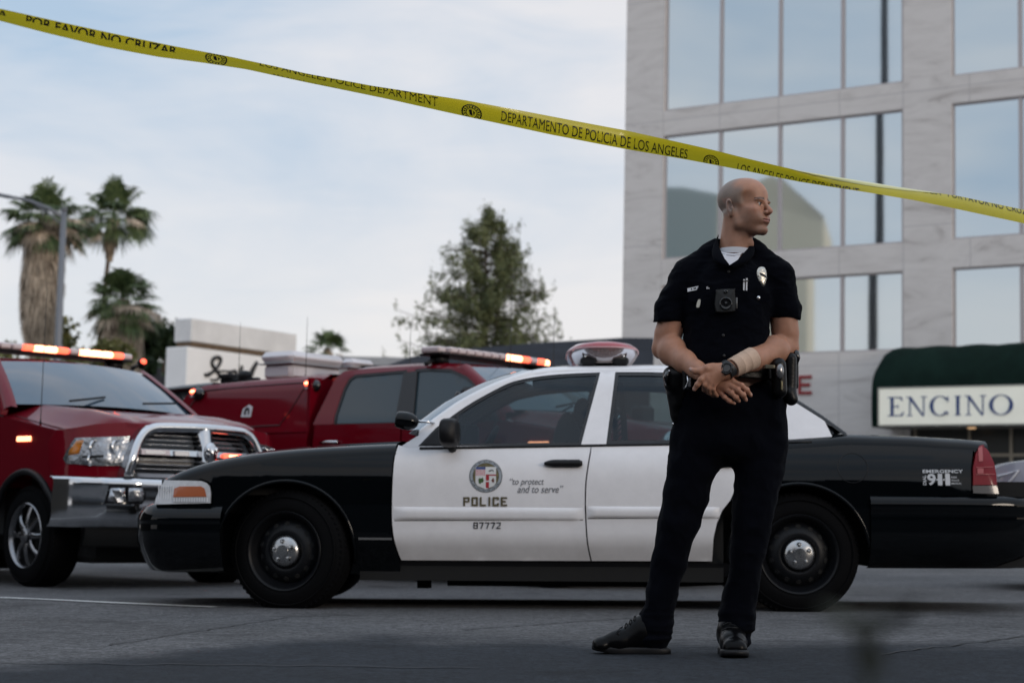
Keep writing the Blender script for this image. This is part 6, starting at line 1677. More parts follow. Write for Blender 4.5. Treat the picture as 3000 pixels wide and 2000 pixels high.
def noise_push(V, F, amp, sc, seed=0, stretch=(1, 1, 1), keep=None):
    """cloth creases: push the surface along its normals with layered noise"""
    N = np.zeros_like(V); a = V[F[:, 0]]; n = np.cross(V[F[:, 2]]-a, V[F[:, 3]]-V[F[:, 1]])
    for k in range(4): np.add.at(N, F[:, k], n)
    N /= (np.linalg.norm(N, axis=1)[:, None] + 1e-9); w = np.ones(len(V)) if keep is None else keep(V)
    d = np.array([mnoise.fractal(Vector((p[0]*sc*stretch[0]+seed, p[1]*sc*stretch[1], p[2]*sc*stretch[2])), 1.0, 2.0, 3) for p in V])
    r = 1 - 2*np.abs(d)           # ridged: reads as folds
    return V + N * ((r - .4) * amp * w)[:, None]
D0 = 6.85
def O(x, y, dy=0.0): return np.array(P(1850 + x/1.96, 500 + y/1.96, D0 + dy))
def H(x, y, dy=0.0): return np.array(P(1920 + x/5.345, 980 + y/5.345, D0 + dy))
def Q(x, y, dy=0.0): return np.array(P(x*K, y*K, D0 + dy))
M_skin = bpy.data.materials.new('skin'); M_skin.use_nodes = True
def _skin():
    nt = M_skin.node_tree; b = nt.nodes['Principled BSDF']; N, L = nt.nodes, nt.links
    at = N.new('ShaderNodeAttribute'); at.attribute_name = 'skin'; tc = N.new('ShaderNodeTexCoord')
    n = N.new('ShaderNodeTexNoise'); n.inputs['Scale'].default_value = 38; n.inputs['Detail'].default_value = 6; L.new(tc.outputs['Object'], n.inputs['Vector'])
    mr = N.new('ShaderNodeMapRange'); mr.inputs[3].default_value = .78; mr.inputs[4].default_value = 1.22; L.new(n.outputs[0], mr.inputs[0])
    s = N.new('ShaderNodeVectorMath'); s.operation = 'SCALE'; L.new(at.outputs['Color'], s.inputs[0]); L.new(mr.outputs[0], s.inputs['Scale']); L.new(s.outputs[0], b.inputs['Base Color'])
    b.inputs['Roughness'].default_value = .48; b.inputs['Specular IOR Level'].default_value = .4
    b.inputs['Subsurface Weight'].default_value = .12; b.inputs['Subsurface Radius'].default_value = (.01, .004, .002); b.inputs['Subsurface Scale'].default_value = .6
    bp = N.new('ShaderNodeBump'); bp.inputs['Strength'].default_value = .12; bp.inputs['Distance'].default_value = .004; n2 = N.new('ShaderNodeTexNoise'); n2.inputs['Scale'].default_value = 220; L.new(tc.outputs['Object'], n2.inputs['Vector']); L.new(n2.outputs[0], bp.inputs['Height']); L.new(bp.outputs[0], b.inputs['Normal'])
_skin()
M_navy = mat('navy_uniform_cloth', (0.0013, 0.0018, 0.0042), 0.9, spec=.06, sheen=.015, bump=.15, bs=900)
M_leather = mat('black_leather', (0.0025, 0.0025, 0.003), 0.36, spec=.25, bump=.15, bs=90)
M_shoe = mat('polished_shoe', (0.003, 0.003, 0.0035), 0.28, spec=.12, bump=.1, bs=40)
M_tee = mat('white_cotton', (.62, .62, .66), .8)
M_plast = mat('matt_black_plastic', (.008, .009, .010), .45)
M_bspec = mat('silver_badge', (.55, .52, .46), .28, 1.0, rvar=.08, vs=120, bump=.25, bs=120)
feet = Vector(Q(1620, 1490)); 
off_ = empty('person', (feet.x, D0, gz(feet.x)), 'bald officer in dark navy uniform with hands crossed, looking off to the right', 'person')
# ---- head
HC = O(648, 208, -.015); YAW = rad(52)
fx = np.array([math.sin(YAW), -math.cos(YAW), 0.0]); fy = np.array([math.cos(YAW), math.sin(YAW), 0.0]); fz = np.array([0.0, 0, 1.0])
tl_ = rad(2.0); fx, fz = fx*math.cos(tl_) + fz*math.sin(tl_), fz*math.cos(tl_) - fx*math.sin(tl_)
HR = Matrix(np.stack([fx, fy, fz], 1).tolist())
def hp(x, y, z): return HC + fx*x + fy*y + fz*z          # +y is his left (away from us), -y the side we see
hd = Field(HC + (-.17, -.17, -.33), HC + (.17, .17, .135), .0024)
hd.ell(hp(-.014, 0, .036), (.099, .080, .079), .0, HR)                 # skull
hd.ell(hp(.024, 0, .034), (.073, .069, .070), .02, HR)                 # forehead
hd.ell(hp(.036, 0, -.030), (.056, .058, .078), .025, HR)               # face mass
for s in (-1, 1):
    hd.cone(hp(-.012, s*.062, -.035), hp(.006, s*.054, -.078), .017, .017, .025)   # jaw ramus
    hd.cone(hp(.006, s*.054, -.078), hp(.070, s*.020, -.104), .017, .016, .022)    # jaw line
    hd.ell(hp(.062, s*.043, -.024), (.024, .020, .016), .018, HR)     # cheekbone
    hd.ell(hp(.083, s*.029, .012), (.014, .024, .0075), .010, HR)      # brow
    hd.ell(hp(.075, s*.022, -.058), (.022, .022, .022), .016, HR); hd.ell(hp(.046, s*.039, -.050), (.036, .026, .040), .022, HR)
hd.ell(hp(.082, 0, .006), (.014, .014, .012), .012, HR)
hd.ell(hp(.082, 0, -.101), (.016, .022, .014), .015, HR)               # chin
hd.ell(hp(.086, 0, -.066), (.016, .028, .017), .012, HR)               # muzzle
hd.ell(hp(.030, 0, -.085), (.045, .045, .026), .02, HR)
hd.cone(hp(.091, 0, .004), hp(.113, 0, -.028), .0075, .0105, .008)     # nose
hd.ell(hp(.113, 0, -.033), (.0115, .0115, .0105), .006, HR)
for s in (-1, 1): hd.ell(hp(.101, s*.0125, -.037), (.011, .0075, .0078), .005, HR)
for s in (-1, 1):                                                       # eye sockets, then lids and eyeballs
    hd.ell(hp(.099, s*.033, -.004), (.015, .019, .0105), .008, HR, op='cut')
    hd.ell(hp(.0765, s*.0315, -.003), (.0125, .0165, .0125), .003, HR)
    hd.cone(hp(.0885, s*.020, .0035), hp(.082, s*.044, .0025), .0032, .0030, .003)
    hd.cone(hp(.0885, s*.020, -.0105), hp(.081, s*.044, -.0095), .0026, .0026, .004)
hd.ell(hp(.0995, 0, -.0610), (.0080, .023, .0048), .006, HR); hd.ell(hp(.0985, 0, -.0715), (.0080, .020, .0055), .006, HR)   # lips
hd.cone(hp(.1095, 0, -.0662), hp(.094, -.027, -.0640), .0014, .0018, .002, op='cut'); hd.cone(hp(.1095, 0, -.0662), hp(.094, .027, -.0640), .0014, .0018, .002, op='cut')
hd.ell(hp(.101, 0, -.0845), (.010, .016, .0045), .008, HR, op='cut')
for s in (-1, 1): hd.ell(hp(.112, s*.0062, -.0435), (.005, .0036, .0032), .002, HR, op='cut')
for s in (-1, 1): hd.ell(hp(.062, s*.070, .018), (.03, .010, .022), .02, HR, op='cut')      # temple hollow
# ears: rim with a hollow
for s in (-1, 1):
    ER = HR @ Matrix.Rotation(rad(-12), 3, 'Y') @ Matrix.Rotation(rad(s*22), 3, 'Z')
    c = hp(-.020, s*.080, -.012); hd.ell(c, (.020, .008, .034), .005, ER)
    hd.ell(hp(-.014, s*.088, -.006), (.0125, .008, .021), .004, ER, op='cut'); hd.ell(hp(-.006, s*.082, -.018), (.006, .007, .008), .003, ER)
    hd.ell(hp(-.016, s*.078, -.040), (.009, .006, .009), .006, ER)
# neck
nb_ = O(592, 520, .01)
hd.cone(hp(-.030, 0, -.055), nb_, .060, .068, .022); hd.cone(hp(.012, -.022, -.10), nb_ + np.array([.0, -.036, 0]), .022, .026, .02); hd.ell(hp(.026, 0, -.150), (.010, .012, .014), .02, HR)
hd.cone(hp(-.045, -.045, -.03), nb_ + np.array([.01, -.058, .01]), .016, .014, .022)       # neck muscle on the turned side
hv, hf = hd.mesh()
# colour by place on the head: skin, shaved scalp, beard shadow, lips, brows
loc = (hv - HC) @ np.stack([fx, fy, fz], 1); X_, Y_, Z_ = loc.T
SK = np.array([.41, .208, .135]); hc = np.tile(SK, (len(hv), 1))
def blend(mask, col): global hc; m_ = np.clip(mask, 0, 1)[:, None]; hc = hc*(1-m_) + np.array(col)*m_
sm = lambda a, b, x: (lambda t: t*t*(3-2*t))(np.clip((x-a)/(b-a), 0, 1))
scalp = sm(.030, -.020, X_ + .006*np.sin(Z_*90) + .20*np.clip(Z_-.05, 0, 1) - .9*np.clip(.03-Z_, 0, .06)*0 + .0) * sm(-.055, -.02, Z_ + .0*X_)
scalp = np.maximum(scalp, sm(.045, .022, X_) * sm(-.01, .01, Z_) * sm(.085, .05, Z_) * .9)
blend(scalp * .85, [.235, .195, .17])
beard = sm(-.030, -.058, Z_ - .15*(X_-.03)) * sm(-.02, .005, X_) * sm(-.14, -.118, Z_); blend(beard*.42, [.19, .125, .095])
blend(np.exp(-((X_-.075)**2+(np.abs(Y_)-.045)**2+(Z_+.03)**2)/.0006)*.35, [.52, .24, .17]); blend(np.exp(-((X_-.115)**2+Y_**2+(Z_+.034)**2)/.0003)*.4, [.50, .22, .17])
lips = ((np.abs(Z_+.0660) < .0085) & (np.abs(Y_) < .0225) & (X_ > .094)).astype(float); blend(lips*.6, [.36, .13, .115])
blend(((Z_ < -.0635) & (Z_ > -.0682) & (np.abs(Y_) < .026) & (X_ > .088)).astype(float)*.8, [.10, .035, .03])
br = sm(.0065, .0030, np.abs(Z_ - (.0185 - .25*np.clip(np.abs(Y_)-.036, 0, 1)))) * (np.abs(Y_) > .011) * (np.abs(Y_) < .050) * (X_ > .06); blend(br*.85, [.05, .032, .022])
blend((np.abs(Z_-.001) < .0035)*(np.abs(Y_) > .018)*(np.abs(Y_) < .046)*(X_ > .077)*.8, [.07, .04, .03])
blend(sm(-.004, -.03, X_)*((np.abs(Y_) > .070) & (Z_ < .03) & (Z_ > -.05))*.25, [.50, .20, .14])
blend((np.exp(-((X_+.010)**2+(np.abs(Y_)-.080)**2+(Z_+.012)**2)/.00008))*.5, [.16, .06, .04])
# ---- arms and hands
ah = Field((O(90, 1400, 0)[0]-.02, D0-.36, O(90, 1400, 0)[2]-.02), (O(1010, 540, 0)[0]+.04, D0+.13, O(90, 540, 0)[2]), .0031)
S1, E1, W1 = O(300, 640, .02), O(186, 1012, .03), H(740, 612, -.19)
S2, E2, W2 = O(848, 640, .02), O(893, 1010, .02), H(1120, 560, -.235)
mid = lambda a, b, t: a*(1-t) + b*t
for S_, E_, W_, s in ((S1, E1, W1, -1), (S2, E2, W2, 1)):
    ah.chain([S_, mid(S_, E_, .45), mid(S_, E_, .8), E_], [.050, .053, .049, .043], .02)
    ah.ell(mid(S_, E_, .62) + np.array([0, -.006, 0]), (.048, .050, .08), .02)
    ah.chain([E_, mid(E_, W_, .22), mid(E_, W_, .55), mid(E_, W_, .85), W_], [.042, .051, .043, .033, .0305], .018)
    ah.ell(mid(E_, W_, .2) + np.array([-.006*s, -.006, .012]), (.05, .046, .05), .02)
    ah.ell(E_ + np.array([s*.012, .006, -.012]), (.032, .034, .034), .012)
# his right hand (lower): back of the hand, four bent fingers, thumb
kn = [H(1215, 735, -.215), H(1150, 790, -.215), H(1085, 845, -.21), H(1015, 905, -.20)]
w1b = H(830, 690, -.195)
ah.chain([W1, w1b], [.030, .027], .012, )
for i, k_ in enumerate(kn): ah.cone(w1b + (k_-kn[1])*.25, k_, .0165, .0118, .012)
ah.cone(H(960, 760, -.20), H(1090, 800, -.21), .018, .016, .015)
fing = [[(1215, 735, -.215), (1345, 795, -.222), (1430, 865, -.215), (1490, 945, -.20)],
        [(1150, 790, -.215), (1285, 865, -.228), (1375, 945, -.222), (1415, 1020, -.205)],
        [(1085, 845, -.210), (1190, 915, -.225), (1265, 985, -.220), (1308, 1035, -.205)],
        [(1015, 905, -.200), (1085, 980, -.215), (1160, 1040, -.212), (1238, 1072, -.200)]]
for f, r in zip(fing, (.0102, .0104, .0100, .0088)):
    p = [H(*q) for q in f]; ah.chain(p, [r*1.08, r, r*.93, r*.80], .0035)
    for q in p[:3]: ah.ell(q + np.array([0, -.001, .001]), (r*1.12, r*1.08, r*1.08), .004)
ah.chain([H(870, 760, -.17), H(880, 860, -.175), H(940, 945, -.18)], [.013, .011, .009], .006)
# his left hand (upper) laid over the right wrist
kl = [H(790, 625, -.262), H(815, 690, -.262), H(860, 740, -.258), H(915, 775, -.250)]
ah.chain([W2, H(1040, 580, -.248)], [.0315, .029], .015)
for k_ in kl: ah.cone(H(1020, 590, -.250) + (k_-kl[1])*.22, k_, .0175, .0122, .012)
ah.ell(H(900, 570, -.250), (.034, .016, .026), .014); ah.cone(H(1000, 520, -.245), H(850, 520, -.255), .016, .015, .015)
ah.chain([H(790, 625, -.262), H(715, 700, -.268), H(660, 780, -.262), H(612, 850, -.250)], [.0122, .0108, .0100, .0086], .004)
for q, r in ((H(715, 700, -.268), .0115), (H(660, 780, -.262), .0106)): ah.ell(q, (r, r, r), .004)
ah.chain([H(815, 690, -.262), H(770, 780, -.262), H(770, 860, -.235), H(830, 905, -.21)], [.0120, .0106, .0100, .0088], .004)
ah.chain([H(860, 740, -.258), H(835, 830, -.256), H(850, 905, -.232), H(905, 950, -.212)], [.0118, .0104, .0098, .0086], .004)
ah.chain([H(915, 775, -.250), H(905, 850, -.248), H(925, 915, -.230), H(965, 955, -.215)], [.0105, .0092, .0088, .0078], .004)
ah.chain([H(900, 520, -.252), H(800, 530, -.262), H(700, 575, -.262), H(620, 572, -.256), H(555, 540, -.248)], [.0165, .0150, .0125, .0112, .0088], .007)
av, af = ah.mesh()
ac = np.tile(SK*np.array([1.0, .98, .97]), (len(av), 1))
def tint(c, r, col, a):
    global ac; m_ = (np.exp(-((av-c)**2).sum(1)/(r*r))*a)[:, None]; ac = ac*(1-m_) + np.array(col)*m_
for f in fing:
    for q in f[:3]: tint(H(*q), .012, [.50, .22, .16], .35)
    tint(H(*f[3]) + np.array([.002, -.007, .003]), .0055, [.62, .42, .36], .7)
tint(H(545, 535, -.256), .007, [.62, .45, .40], .8); tint(H(606, 856, -.257), .006, [.62, .42, .36], .6)
for q in kl + kn: tint(q, .012, [.48, .22, .17], .3)
# plain torso core so the figure is one body under its clothes
tc_ = Field((O(250, 500, 0)[0], D0-.16, gz(0)+.04), (O(850, 500, 0)[0], D0+.17, O(0, 470, 0)[2]), .012)
hipz = O(0, 1230)[2]
tc_.ell((O(585, 0)[0], D0+.02, O(0, 700)[2]), (.15, .09, .22), .03); tc_.ell((O(575, 0)[0], D0+.02, hipz), (.14, .09, .14), .05)
for hip, kn_, an in ((Q(1612, 960), Q(1557, 1190), Q(1502, 1430)), (Q(1742, 960), Q(1722, 1190), Q(1697, 1440))): tc_.chain([hip, kn_, an], [.075, .05, .035], .03)
for S_ in (S1, S2): tc_.cone((O(590, 0)[0], D0+.02, O(0, 560)[2]), S_, .07, .055, .03)
cv, cf = tc_.mesh(); cc_ = np.tile(SK, (len(cv), 1))
body = npmesh('body', [(hv, hf), (av, af), (cv, cf)], M_skin, off_, np.concatenate([hc, ac, cc_]))
# eyes
M_eyew = mat('eye_white', (.42, .38, .36), .35); M_iris = mat('iris', (.012, .009, .007), .35)
for s in (-1, 1):
    c = hp(.0785, s*.0315, -.0035); gaze = (fx*math.cos(rad(4)) + fy*math.sin(rad(4)))
    e = MB().ball(c, .0122).build('eye', M_eyew, off_, True, True); MB().ball(c + gaze*.0062, .0072).build('iris', M_iris, e, True, True)
# ---- shirt
sf_ = Field((O(100, 0)[0]-.02, D0-.22, O(0, 1190)[2]), (O(1000, 0)[0]+.02, D0+.22, O(0, 350)[2]), .0048)
cxm = O(590, 0)[0]; zz_ = lambda y: O(0, y)[2]; xx_ = lambda x: O(x, 0)[0]
def slab(x0, x1, y, front, back, k=.05):
    """one horizontal body slice: a fat ellipsoid ring"""
    c = ((xx_(x0)+xx_(x1))/2, D0 + (back-front)/2 + .01, zz_(y)); sf_.ell(c, ((xx_(x1)-xx_(x0))/2, (front+back)/2, .085), k)
slab(380, 775, 600, .115, .115); slab(325, 820, 680, .13, .125); slab(314, 806, 780, .135, .125); slab(316, 800, 880, .13, .12); slab(316, 798, 980, .13, .115); slab(305, 802, 1070, .135, .115); slab(292, 818, 1140, .135, .12)
for S_, x, y in ((S1, 445, 480), (S2, 725, 480)): sf_.cone(O(x, y+15, .02), O(328 if S_ is S1 else 826, 606, .02), .050, .064, .04)
sf_.cone(O(520, 455, .035), O(660, 455, .035), .052, .052, .04)
sf_.cone(O(322, 612, .02), O(224, 800, .02), .066, .0630, .03); sf_.cone(O(224, 800, .02), O(204, 900, .02), .0630, .061, .01)
sf_.cone(O(832, 612, .02), O(876, 800, .02), .066, .0660, .03); sf_.cone(O(876, 800, .02), O(882, 900, .02), .0660, .064, .01)
# hems: cut each sleeve square to the arm, the tail at the belt, and the neck opening
X, Y, Z = np.meshgrid(*sf_.ax, indexing='ij')
def cutside(mask, p, n):
    n = np.array(n, float); n /= np.linalg.norm(n); v = ((X-p[0])*n[0]+(Y-p[1])*n[1]+(Z-p[2])*n[2]).astype(np.float32); sf_.d = np.where(mask, np.maximum(sf_.d, v), sf_.d)
aL = O(196, 912, 0) - O(222, 800, 0); aR = O(884, 912, 0) - O(878, 800, 0)
cutside(X < xx_(293), O(212, 868, .02), (aL[0]+.02, 0, aL[2])); cutside(X > xx_(792), O(880, 852, .02), (aR[0]-.01, 0, aR[2]))
sf_.d = np.maximum(sf_.d, (zz_(1165) - Z).astype(np.float32))
nc = O(592, 400, -.0); sf_.cone(O(590, 350, .005), O(588, 468, -.005), .070, .066, .008, op='cut')
sf_.cone(O(575, 440, -.11), O(572, 520, -.145), .040, .006, .008, op='cut')
sv, sF = sf_.mesh()
sv = noise_push(sv, sF, .0055, 5.2, 3.0, (1.0, 1.0, .8)); sv = noise_push(sv, sF, .0035, 13, 9.0, (.8, 1, 1.3))
shirt = npmesh('shirt', [(sv, sF)], M_navy, off_)
# ---- trousers
tr = Field((Q(1440, 0)[0]-.02, D0-.24, gz(0)+.01), (Q(1850, 0)[0]+.02, D0+.26, O(0, 1120)[2]), .0058)
LK = [(Q(1612, 935, .01), .108), (Q(1603, 1010, .01), .102), (Q(1590, 1075, .0), .092), (Q(1578, 1130, .0), .085), (Q(1560, 1200, -.01), .077), (Q(1540, 1285, .0), .065), (Q(1519, 1365, .01), .059), (Q(1506, 1425, .02), .061), (Q(1500, 1462, .02), .063)]
RK = [(Q(1742, 935, .01), .108), (Q(1748, 1010, .01), .102), (Q(1744, 1075, .0), .094), (Q(1734, 1140, -.01), .084), (Q(1724, 1210, -.02), .074), (Q(1713, 1300, -.01), .066), (Q(1700, 1370, .01), .068), (Q(1694, 1410, .01), .069), (Q(1690, 1455, .01), .062)]
for L_, k_ in ((LK, .018), (RK, .005)): tr.chain([p for p, r in L_], [r for p, r in L_], k_)
tr.ell((Q(1678, 0)[0], D0+.01, Q(0, 905)[2]), (.178, .13, .10), .04); tr.ell((Q(1678, 0)[0], D0+.01, Q(0, 970)[2]), (.185, .135, .11), .04)
tr.d = np.maximum(tr.d, (np.meshgrid(*tr.ax, indexing='ij')[2] - O(0, 1150)[2]).astype(np.float32))
X, Y, Z = np.meshgrid(*tr.ax, indexing='ij')
cutz = np.where(X < Q(1605, 0)[0], Q(0, 1472)[2] - .09*(X - Q(1500, 0)[0]) + .12*(Y-D0), Q(0, 1458)[2] + .15*(Y-D0)); tr.d = np.maximum(tr.d, (cutz - Z).astype(np.float32)*.9)
pv, pf = tr.mesh()
pv = noise_push(pv, pf, .0055, 3.2, 5.0, (1.2, 1.2, .55)); pv = noise_push(pv, pf, .006, 8, 2.0, (1.1, 1, .8)); 
lowk = lambda V: sm(Q(0, 1330)[2], Q(0, 1440)[2], V[:, 2]); pv = noise_push(pv, pf, .012, 7.0, 8.0, (.5, .5, 2.4), keep=lowk)
trous = npmesh('trousers', [(pv, pf)], M_navy, off_)
from mathutils.bvhtree import BVHTree
def bvh(V, F): return BVHTree.FromPolygons([Vector(v) for v in V], [tuple(int(i) for i in f) for f in F])
BS = bvh(sv, sF); BP = bvh(pv, pf)
def hit(px, py, tree=None):
    r = (tree or BS).ray_cast(CO, ray(px, py)); return r[0], r[1]
def C5(x, y): return 1850 + x/1.96, 500 + y/1.96
def on_shirt(x, y, tree=None):
    p, n = hit(*C5(x, y), tree)
    if p is None: p = P(*C5(x, y), D0-.13); n = Vector((0, -1, 0))
    n = (n + Vector((0, -1, 0))*1.2).normalized(); z = Vector((0, 0, 1)); xa = z.cross(n).normalized() * -1; za = n.cross(xa).normalized()
    if za.z < 0: za = -za
    xa = Vector((abs(xa.x), xa.y if xa.x > 0 else -xa.y, 0)).normalized()
    return Matrix.Translation(p) @ Matrix((xa, -n, za)).transposed().to_4x4()      # local: x right, y into the chest, z up
S_PX = 749*1.96
def lift(poly_px, name, m, t=.004, base=.001, smooth=False, par=None, tree=None, res=.01):
    """small flat thing lying on the shirt, drawn by its outline in the crop"""
    cxp = sum(p[0] for p in poly_px)/len(poly_px); cyp = sum(p[1] for p in poly_px)/len(poly_px); M = on_shirt(cxp, cyp, tree)
    q = [((x-cxp)/S_PX, -(y-cyp)/S_PX) for x, y in poly_px]
    V, F = shell(q, lambda a, b: M @ Vector((a, -base-t, b)), res, t*1.2, (M.to_3x3() @ Vector((0, 1, 0))))
    return mk(name, V, F, m, par or off_, smooth, True)
# collar, T-shirt, placket
mb = MB(); rows = []
for i in range(25):
    a = math.pi*2*i/24; c = O(590, 468, -.012); rows.append([Vector(c + np.array([.074*math.cos(a), .070*math.sin(a), -.012])), Vector(c + np.array([.070*math.cos(a), .066*math.sin(a), .006 - .006*math.sin(a)]))])
V, F = quads(rows); tee = mk('undershirt', V, F, M_tee, off_, True, True)
V = [Vector(O(x, y, d)) for x, y, d in ((508, 462, -.075), (545, 472, -.100), (590, 476, -.106), (628, 470, -.095), (640, 463, -.078), (612, 510, -.125), (562, 543, -.142), (535, 512, -.128))]
mk('undershirt_front', V, [(0, 1, 7), (1, 2, 6, 7), (2, 3, 5, 6), (3, 4, 5)], M_tee, tee, True, True)
mb = MB(); mb.tube([Vector(O(x, y, d)) for x, y, d in ((510, 472, -.085), (548, 484, -.108), (590, 487, -.114), (630, 480, -.10))], .0018, 6); mb.build('seam', mat('tee_seam_grey', (.42, .42, .46), .9), tee, True, True)  # seam in a darker grey than the cotton
for s, pts in (('l', [((497, 372, .02), (500, 382, .02)), ((492, 395, -.01), (470, 420, -.02)), ((500, 430, -.045), (458, 465, -.06)), ((520, 475, -.09), (470, 505, -.105)), ((548, 520, -.125), (498, 530, -.128)), ((562, 543, -.146), (548, 548, -.146))]),
               ('r', [((690, 402, .02), (696, 410, .02)), ((684, 418, -.02), (712, 440, -.02)), ((664, 448, -.055), (706, 478, -.065)), ((634, 485, -.09), (680, 508, -.10)), ((600, 522, -.125), (640, 532, -.125)), ((566, 545, -.146), (580, 552, -.146))])):
    rows = []
    for a, b in pts:
        a, b = Vector(O(*a)), Vector(O(*b)); m_ = (a+b)/2 + Vector((0, -.008, .008)); rows.append([a + Vector((0, .006, -.004)), a + Vector((0, -.003, .004)), m_, b + Vector((0, -.004, 0)), b + Vector((0, .006, -.004))])
    V, F = quads(rows); F = F if s == 'l' else [f[::-1] for f in F]
    o = mk('collar', V, F, M_navy, shirt, True, True); md = o.modifiers.new('s', 'SUBSURF'); md.levels = 2; md.render_levels = 2
# back of the collar stands behind the neck
rows = []
for i in range(15):
    a = rad(lerp(200, -20, i/14)); c = O(594, 400, .02); rows.append([Vector(c + np.array([.080*math.cos(a), .062*math.sin(a)+.01, -.022 - .012*(math.cos(a) > 0)])), Vector(c + np.array([.071*math.cos(a), .056*math.sin(a)+.01, .012 - .018*max(0, math.cos(a))]))])
V, F = quads(rows); mk('collar_band', V, F, M_navy, shirt, True, True)
for x, y in ((558, 580), (527, 945), (532, 1062)):
    M = on_shirt(x, y); MB().lathe([(0, .003), (.0045, .003), (.006, .0015), (.006, -.001)], M @ Matrix.Rotation(rad(90), 4, 'X'), 14).build('button', M_plast, shirt, True, True)
for pts in ([(326, 700), (452, 700), (452, 742), (388, 762), (326, 742)], [(660, 702), (795, 702), (795, 742), (728, 764), (660, 742)]): lift(pts, 'pocket_flap', M_navy, .0028, .0, par=shirt)
for x, y in ((357, 722), (728, 730)):
    M = on_shirt(x, y); MB().lathe([(0, .008), (.004, .0075), (.0075, .006), (.0085, .003), (.0085, -.001)], M @ Matrix.Rotation(rad(90), 4, 'X'), 16).build('metal_button', M_chrome, shirt, True, True)
# name plate, pins, pens
M_plate = mat('name_plate', (.62, .62, .64), .3, .5)
npl = lift([(321, 676), (409, 658), (411, 680), (323, 696)], 'name_plate', M_plate, .003)
V2, F2 = fit_text('- -- -', 0, 0, 1, 1, bold=.01); M = on_shirt(366, 677); th = -rad(-11)
mk('lettering', [M @ Vector(((x-.5)*.032*math.cos(.2) - (y-.5)*.0065*math.sin(.2), -.0062, (x-.5)*.032*math.sin(.2) + (y-.5)*.0065)) for x, y in V2], F2, M_ink, npl, False, True)
lift([(430, 667), (440, 664), (440, 680), (431, 680)], 'pin', M_plate, .003); lift([(441, 672), (448, 672), (448, 679), (441, 679)], 'pin', M_plate, .002)
lift(spl([(384, 742), (396, 740), (397, 755), (391, 783), (376, 785), (375, 770)], 3, True), 'clip', mat('pale_clip', (.6, .57, .5), .4), .004)
for x in (646, 661): lift([(x-5, 625 - (6 if x > 650 else 0)), (x+4, 624 - (6 if x > 650 else 0)), (x+2, 689), (x-6, 688)], 'pen', mat('pen_white', (.7, .7, .72), .25, coat=.4) if x < 650 else bpy.data.materials['pen_white'], .006, .001)
lift([(640, 634), (672, 630), (672, 636), (640, 640)], 'pen_clip', M_plast, .008)
# badge: domed shield with a black mourning band
M = on_shirt(746, 608); rows = []
bo = spl([(748, 548), (768, 556), (778, 585), (774, 625), (766, 650), (754, 667), (742, 663), (724, 645), (715, 612), (714, 585), (726, 556)], 4, True)
cxb, cyb = 746, 606
for t in (1, .97, .8, .55, .25, .01):
    rows.append([M @ Vector(((x-cxb)*t/S_PX, -.003 - .0065*(1-t**2)**.6 - (.002 if t < .99 else 0), -(y-cyb)*t/S_PX)) for x, y in bo])
V, F = quads(rows, close_v=True); bdg = mk('badge', V, F, M_bspec, off_, True, True, sharp=None)
V = []; F = []
for i in range(9):
    t = i/8; x = lerp(716, 778, t); y = lerp(590, 612, t); b_ = -.0125 + .007*abs(2*t-1)**2
    V += [M @ Vector(((x-cxb)/S_PX, b_, -(y-8-cyb)/S_PX)), M @ Vector(((x-cxb)/S_PX, b_, -(y+7-cyb)/S_PX))]
mk('mourning_band', V, [(2*i, 2*i+1, 2*i+3, 2*i+2) for i in range(8)], M_ink, bdg, True, True)
for k in range(9):
    a = rad(200 + 140*k/8); MB().ball(M @ Vector((.013*math.cos(a), -.0105, -.010 + .016*math.sin(a))), .0017, nu=8, nv=6).build('badge_bead', M_bspec, bdg, True, True) if k % 2 == 0 else None
# body camera
M = on_shirt(540, 750); pc_ = lambda x, y: ((x-540)/S_PX, -(y-750)/S_PX)
cam_o = spl([(490, 686), (585, 680), (592, 690), (594, 790), (585, 812), (498, 818), (484, 805), (478, 770), (484, 705)], 3, True)
rows = [[M @ Vector((pc_(x, y)[0]*s_, -d, pc_(x, y)[1]*s_)) for x, y in cam_o] for s_, d in ((1, -.004), (1, .016), (.94, .022), (.6, .0235), (.02, .024))]
V, F = quads(rows, close_v=True); bc = mk('body_camera', V, F, M_plast, off_, True, True, sharp=40)
X90 = Matrix.Rotation(rad(90), 4, 'X')
MB().lathe([(.013, .022), (.0235, .024), (.0245, .028), (.0215, .030), (.019, .026), (.012, .025), (0, .0265)], M @ Matrix.Translation((pc_(540, 768)[0], 0, pc_(540, 768)[1])) @ X90, 28).build('lens_ring', M_gblk, bc, True, True, sharp=40)
MB().lathe([(.007, .022), (.0085, .026), (.007, .028), (0, .026)], M @ Matrix.Translation((pc_(538, 700)[0], 0, pc_(538, 700)[1])) @ X90, 18).build('lens', M_gblk, bc, True, True)
a, b_ = pc_(600, 730), pc_(600, 792); MB().tube([M @ Vector((a[0], -.010, a[1])), M @ Vector((b_[0], -.010, b_[1]))], .005, 8).build('side_switch', mat('grey_plastic', (.10, .10, .10), .4), bc, True, True)
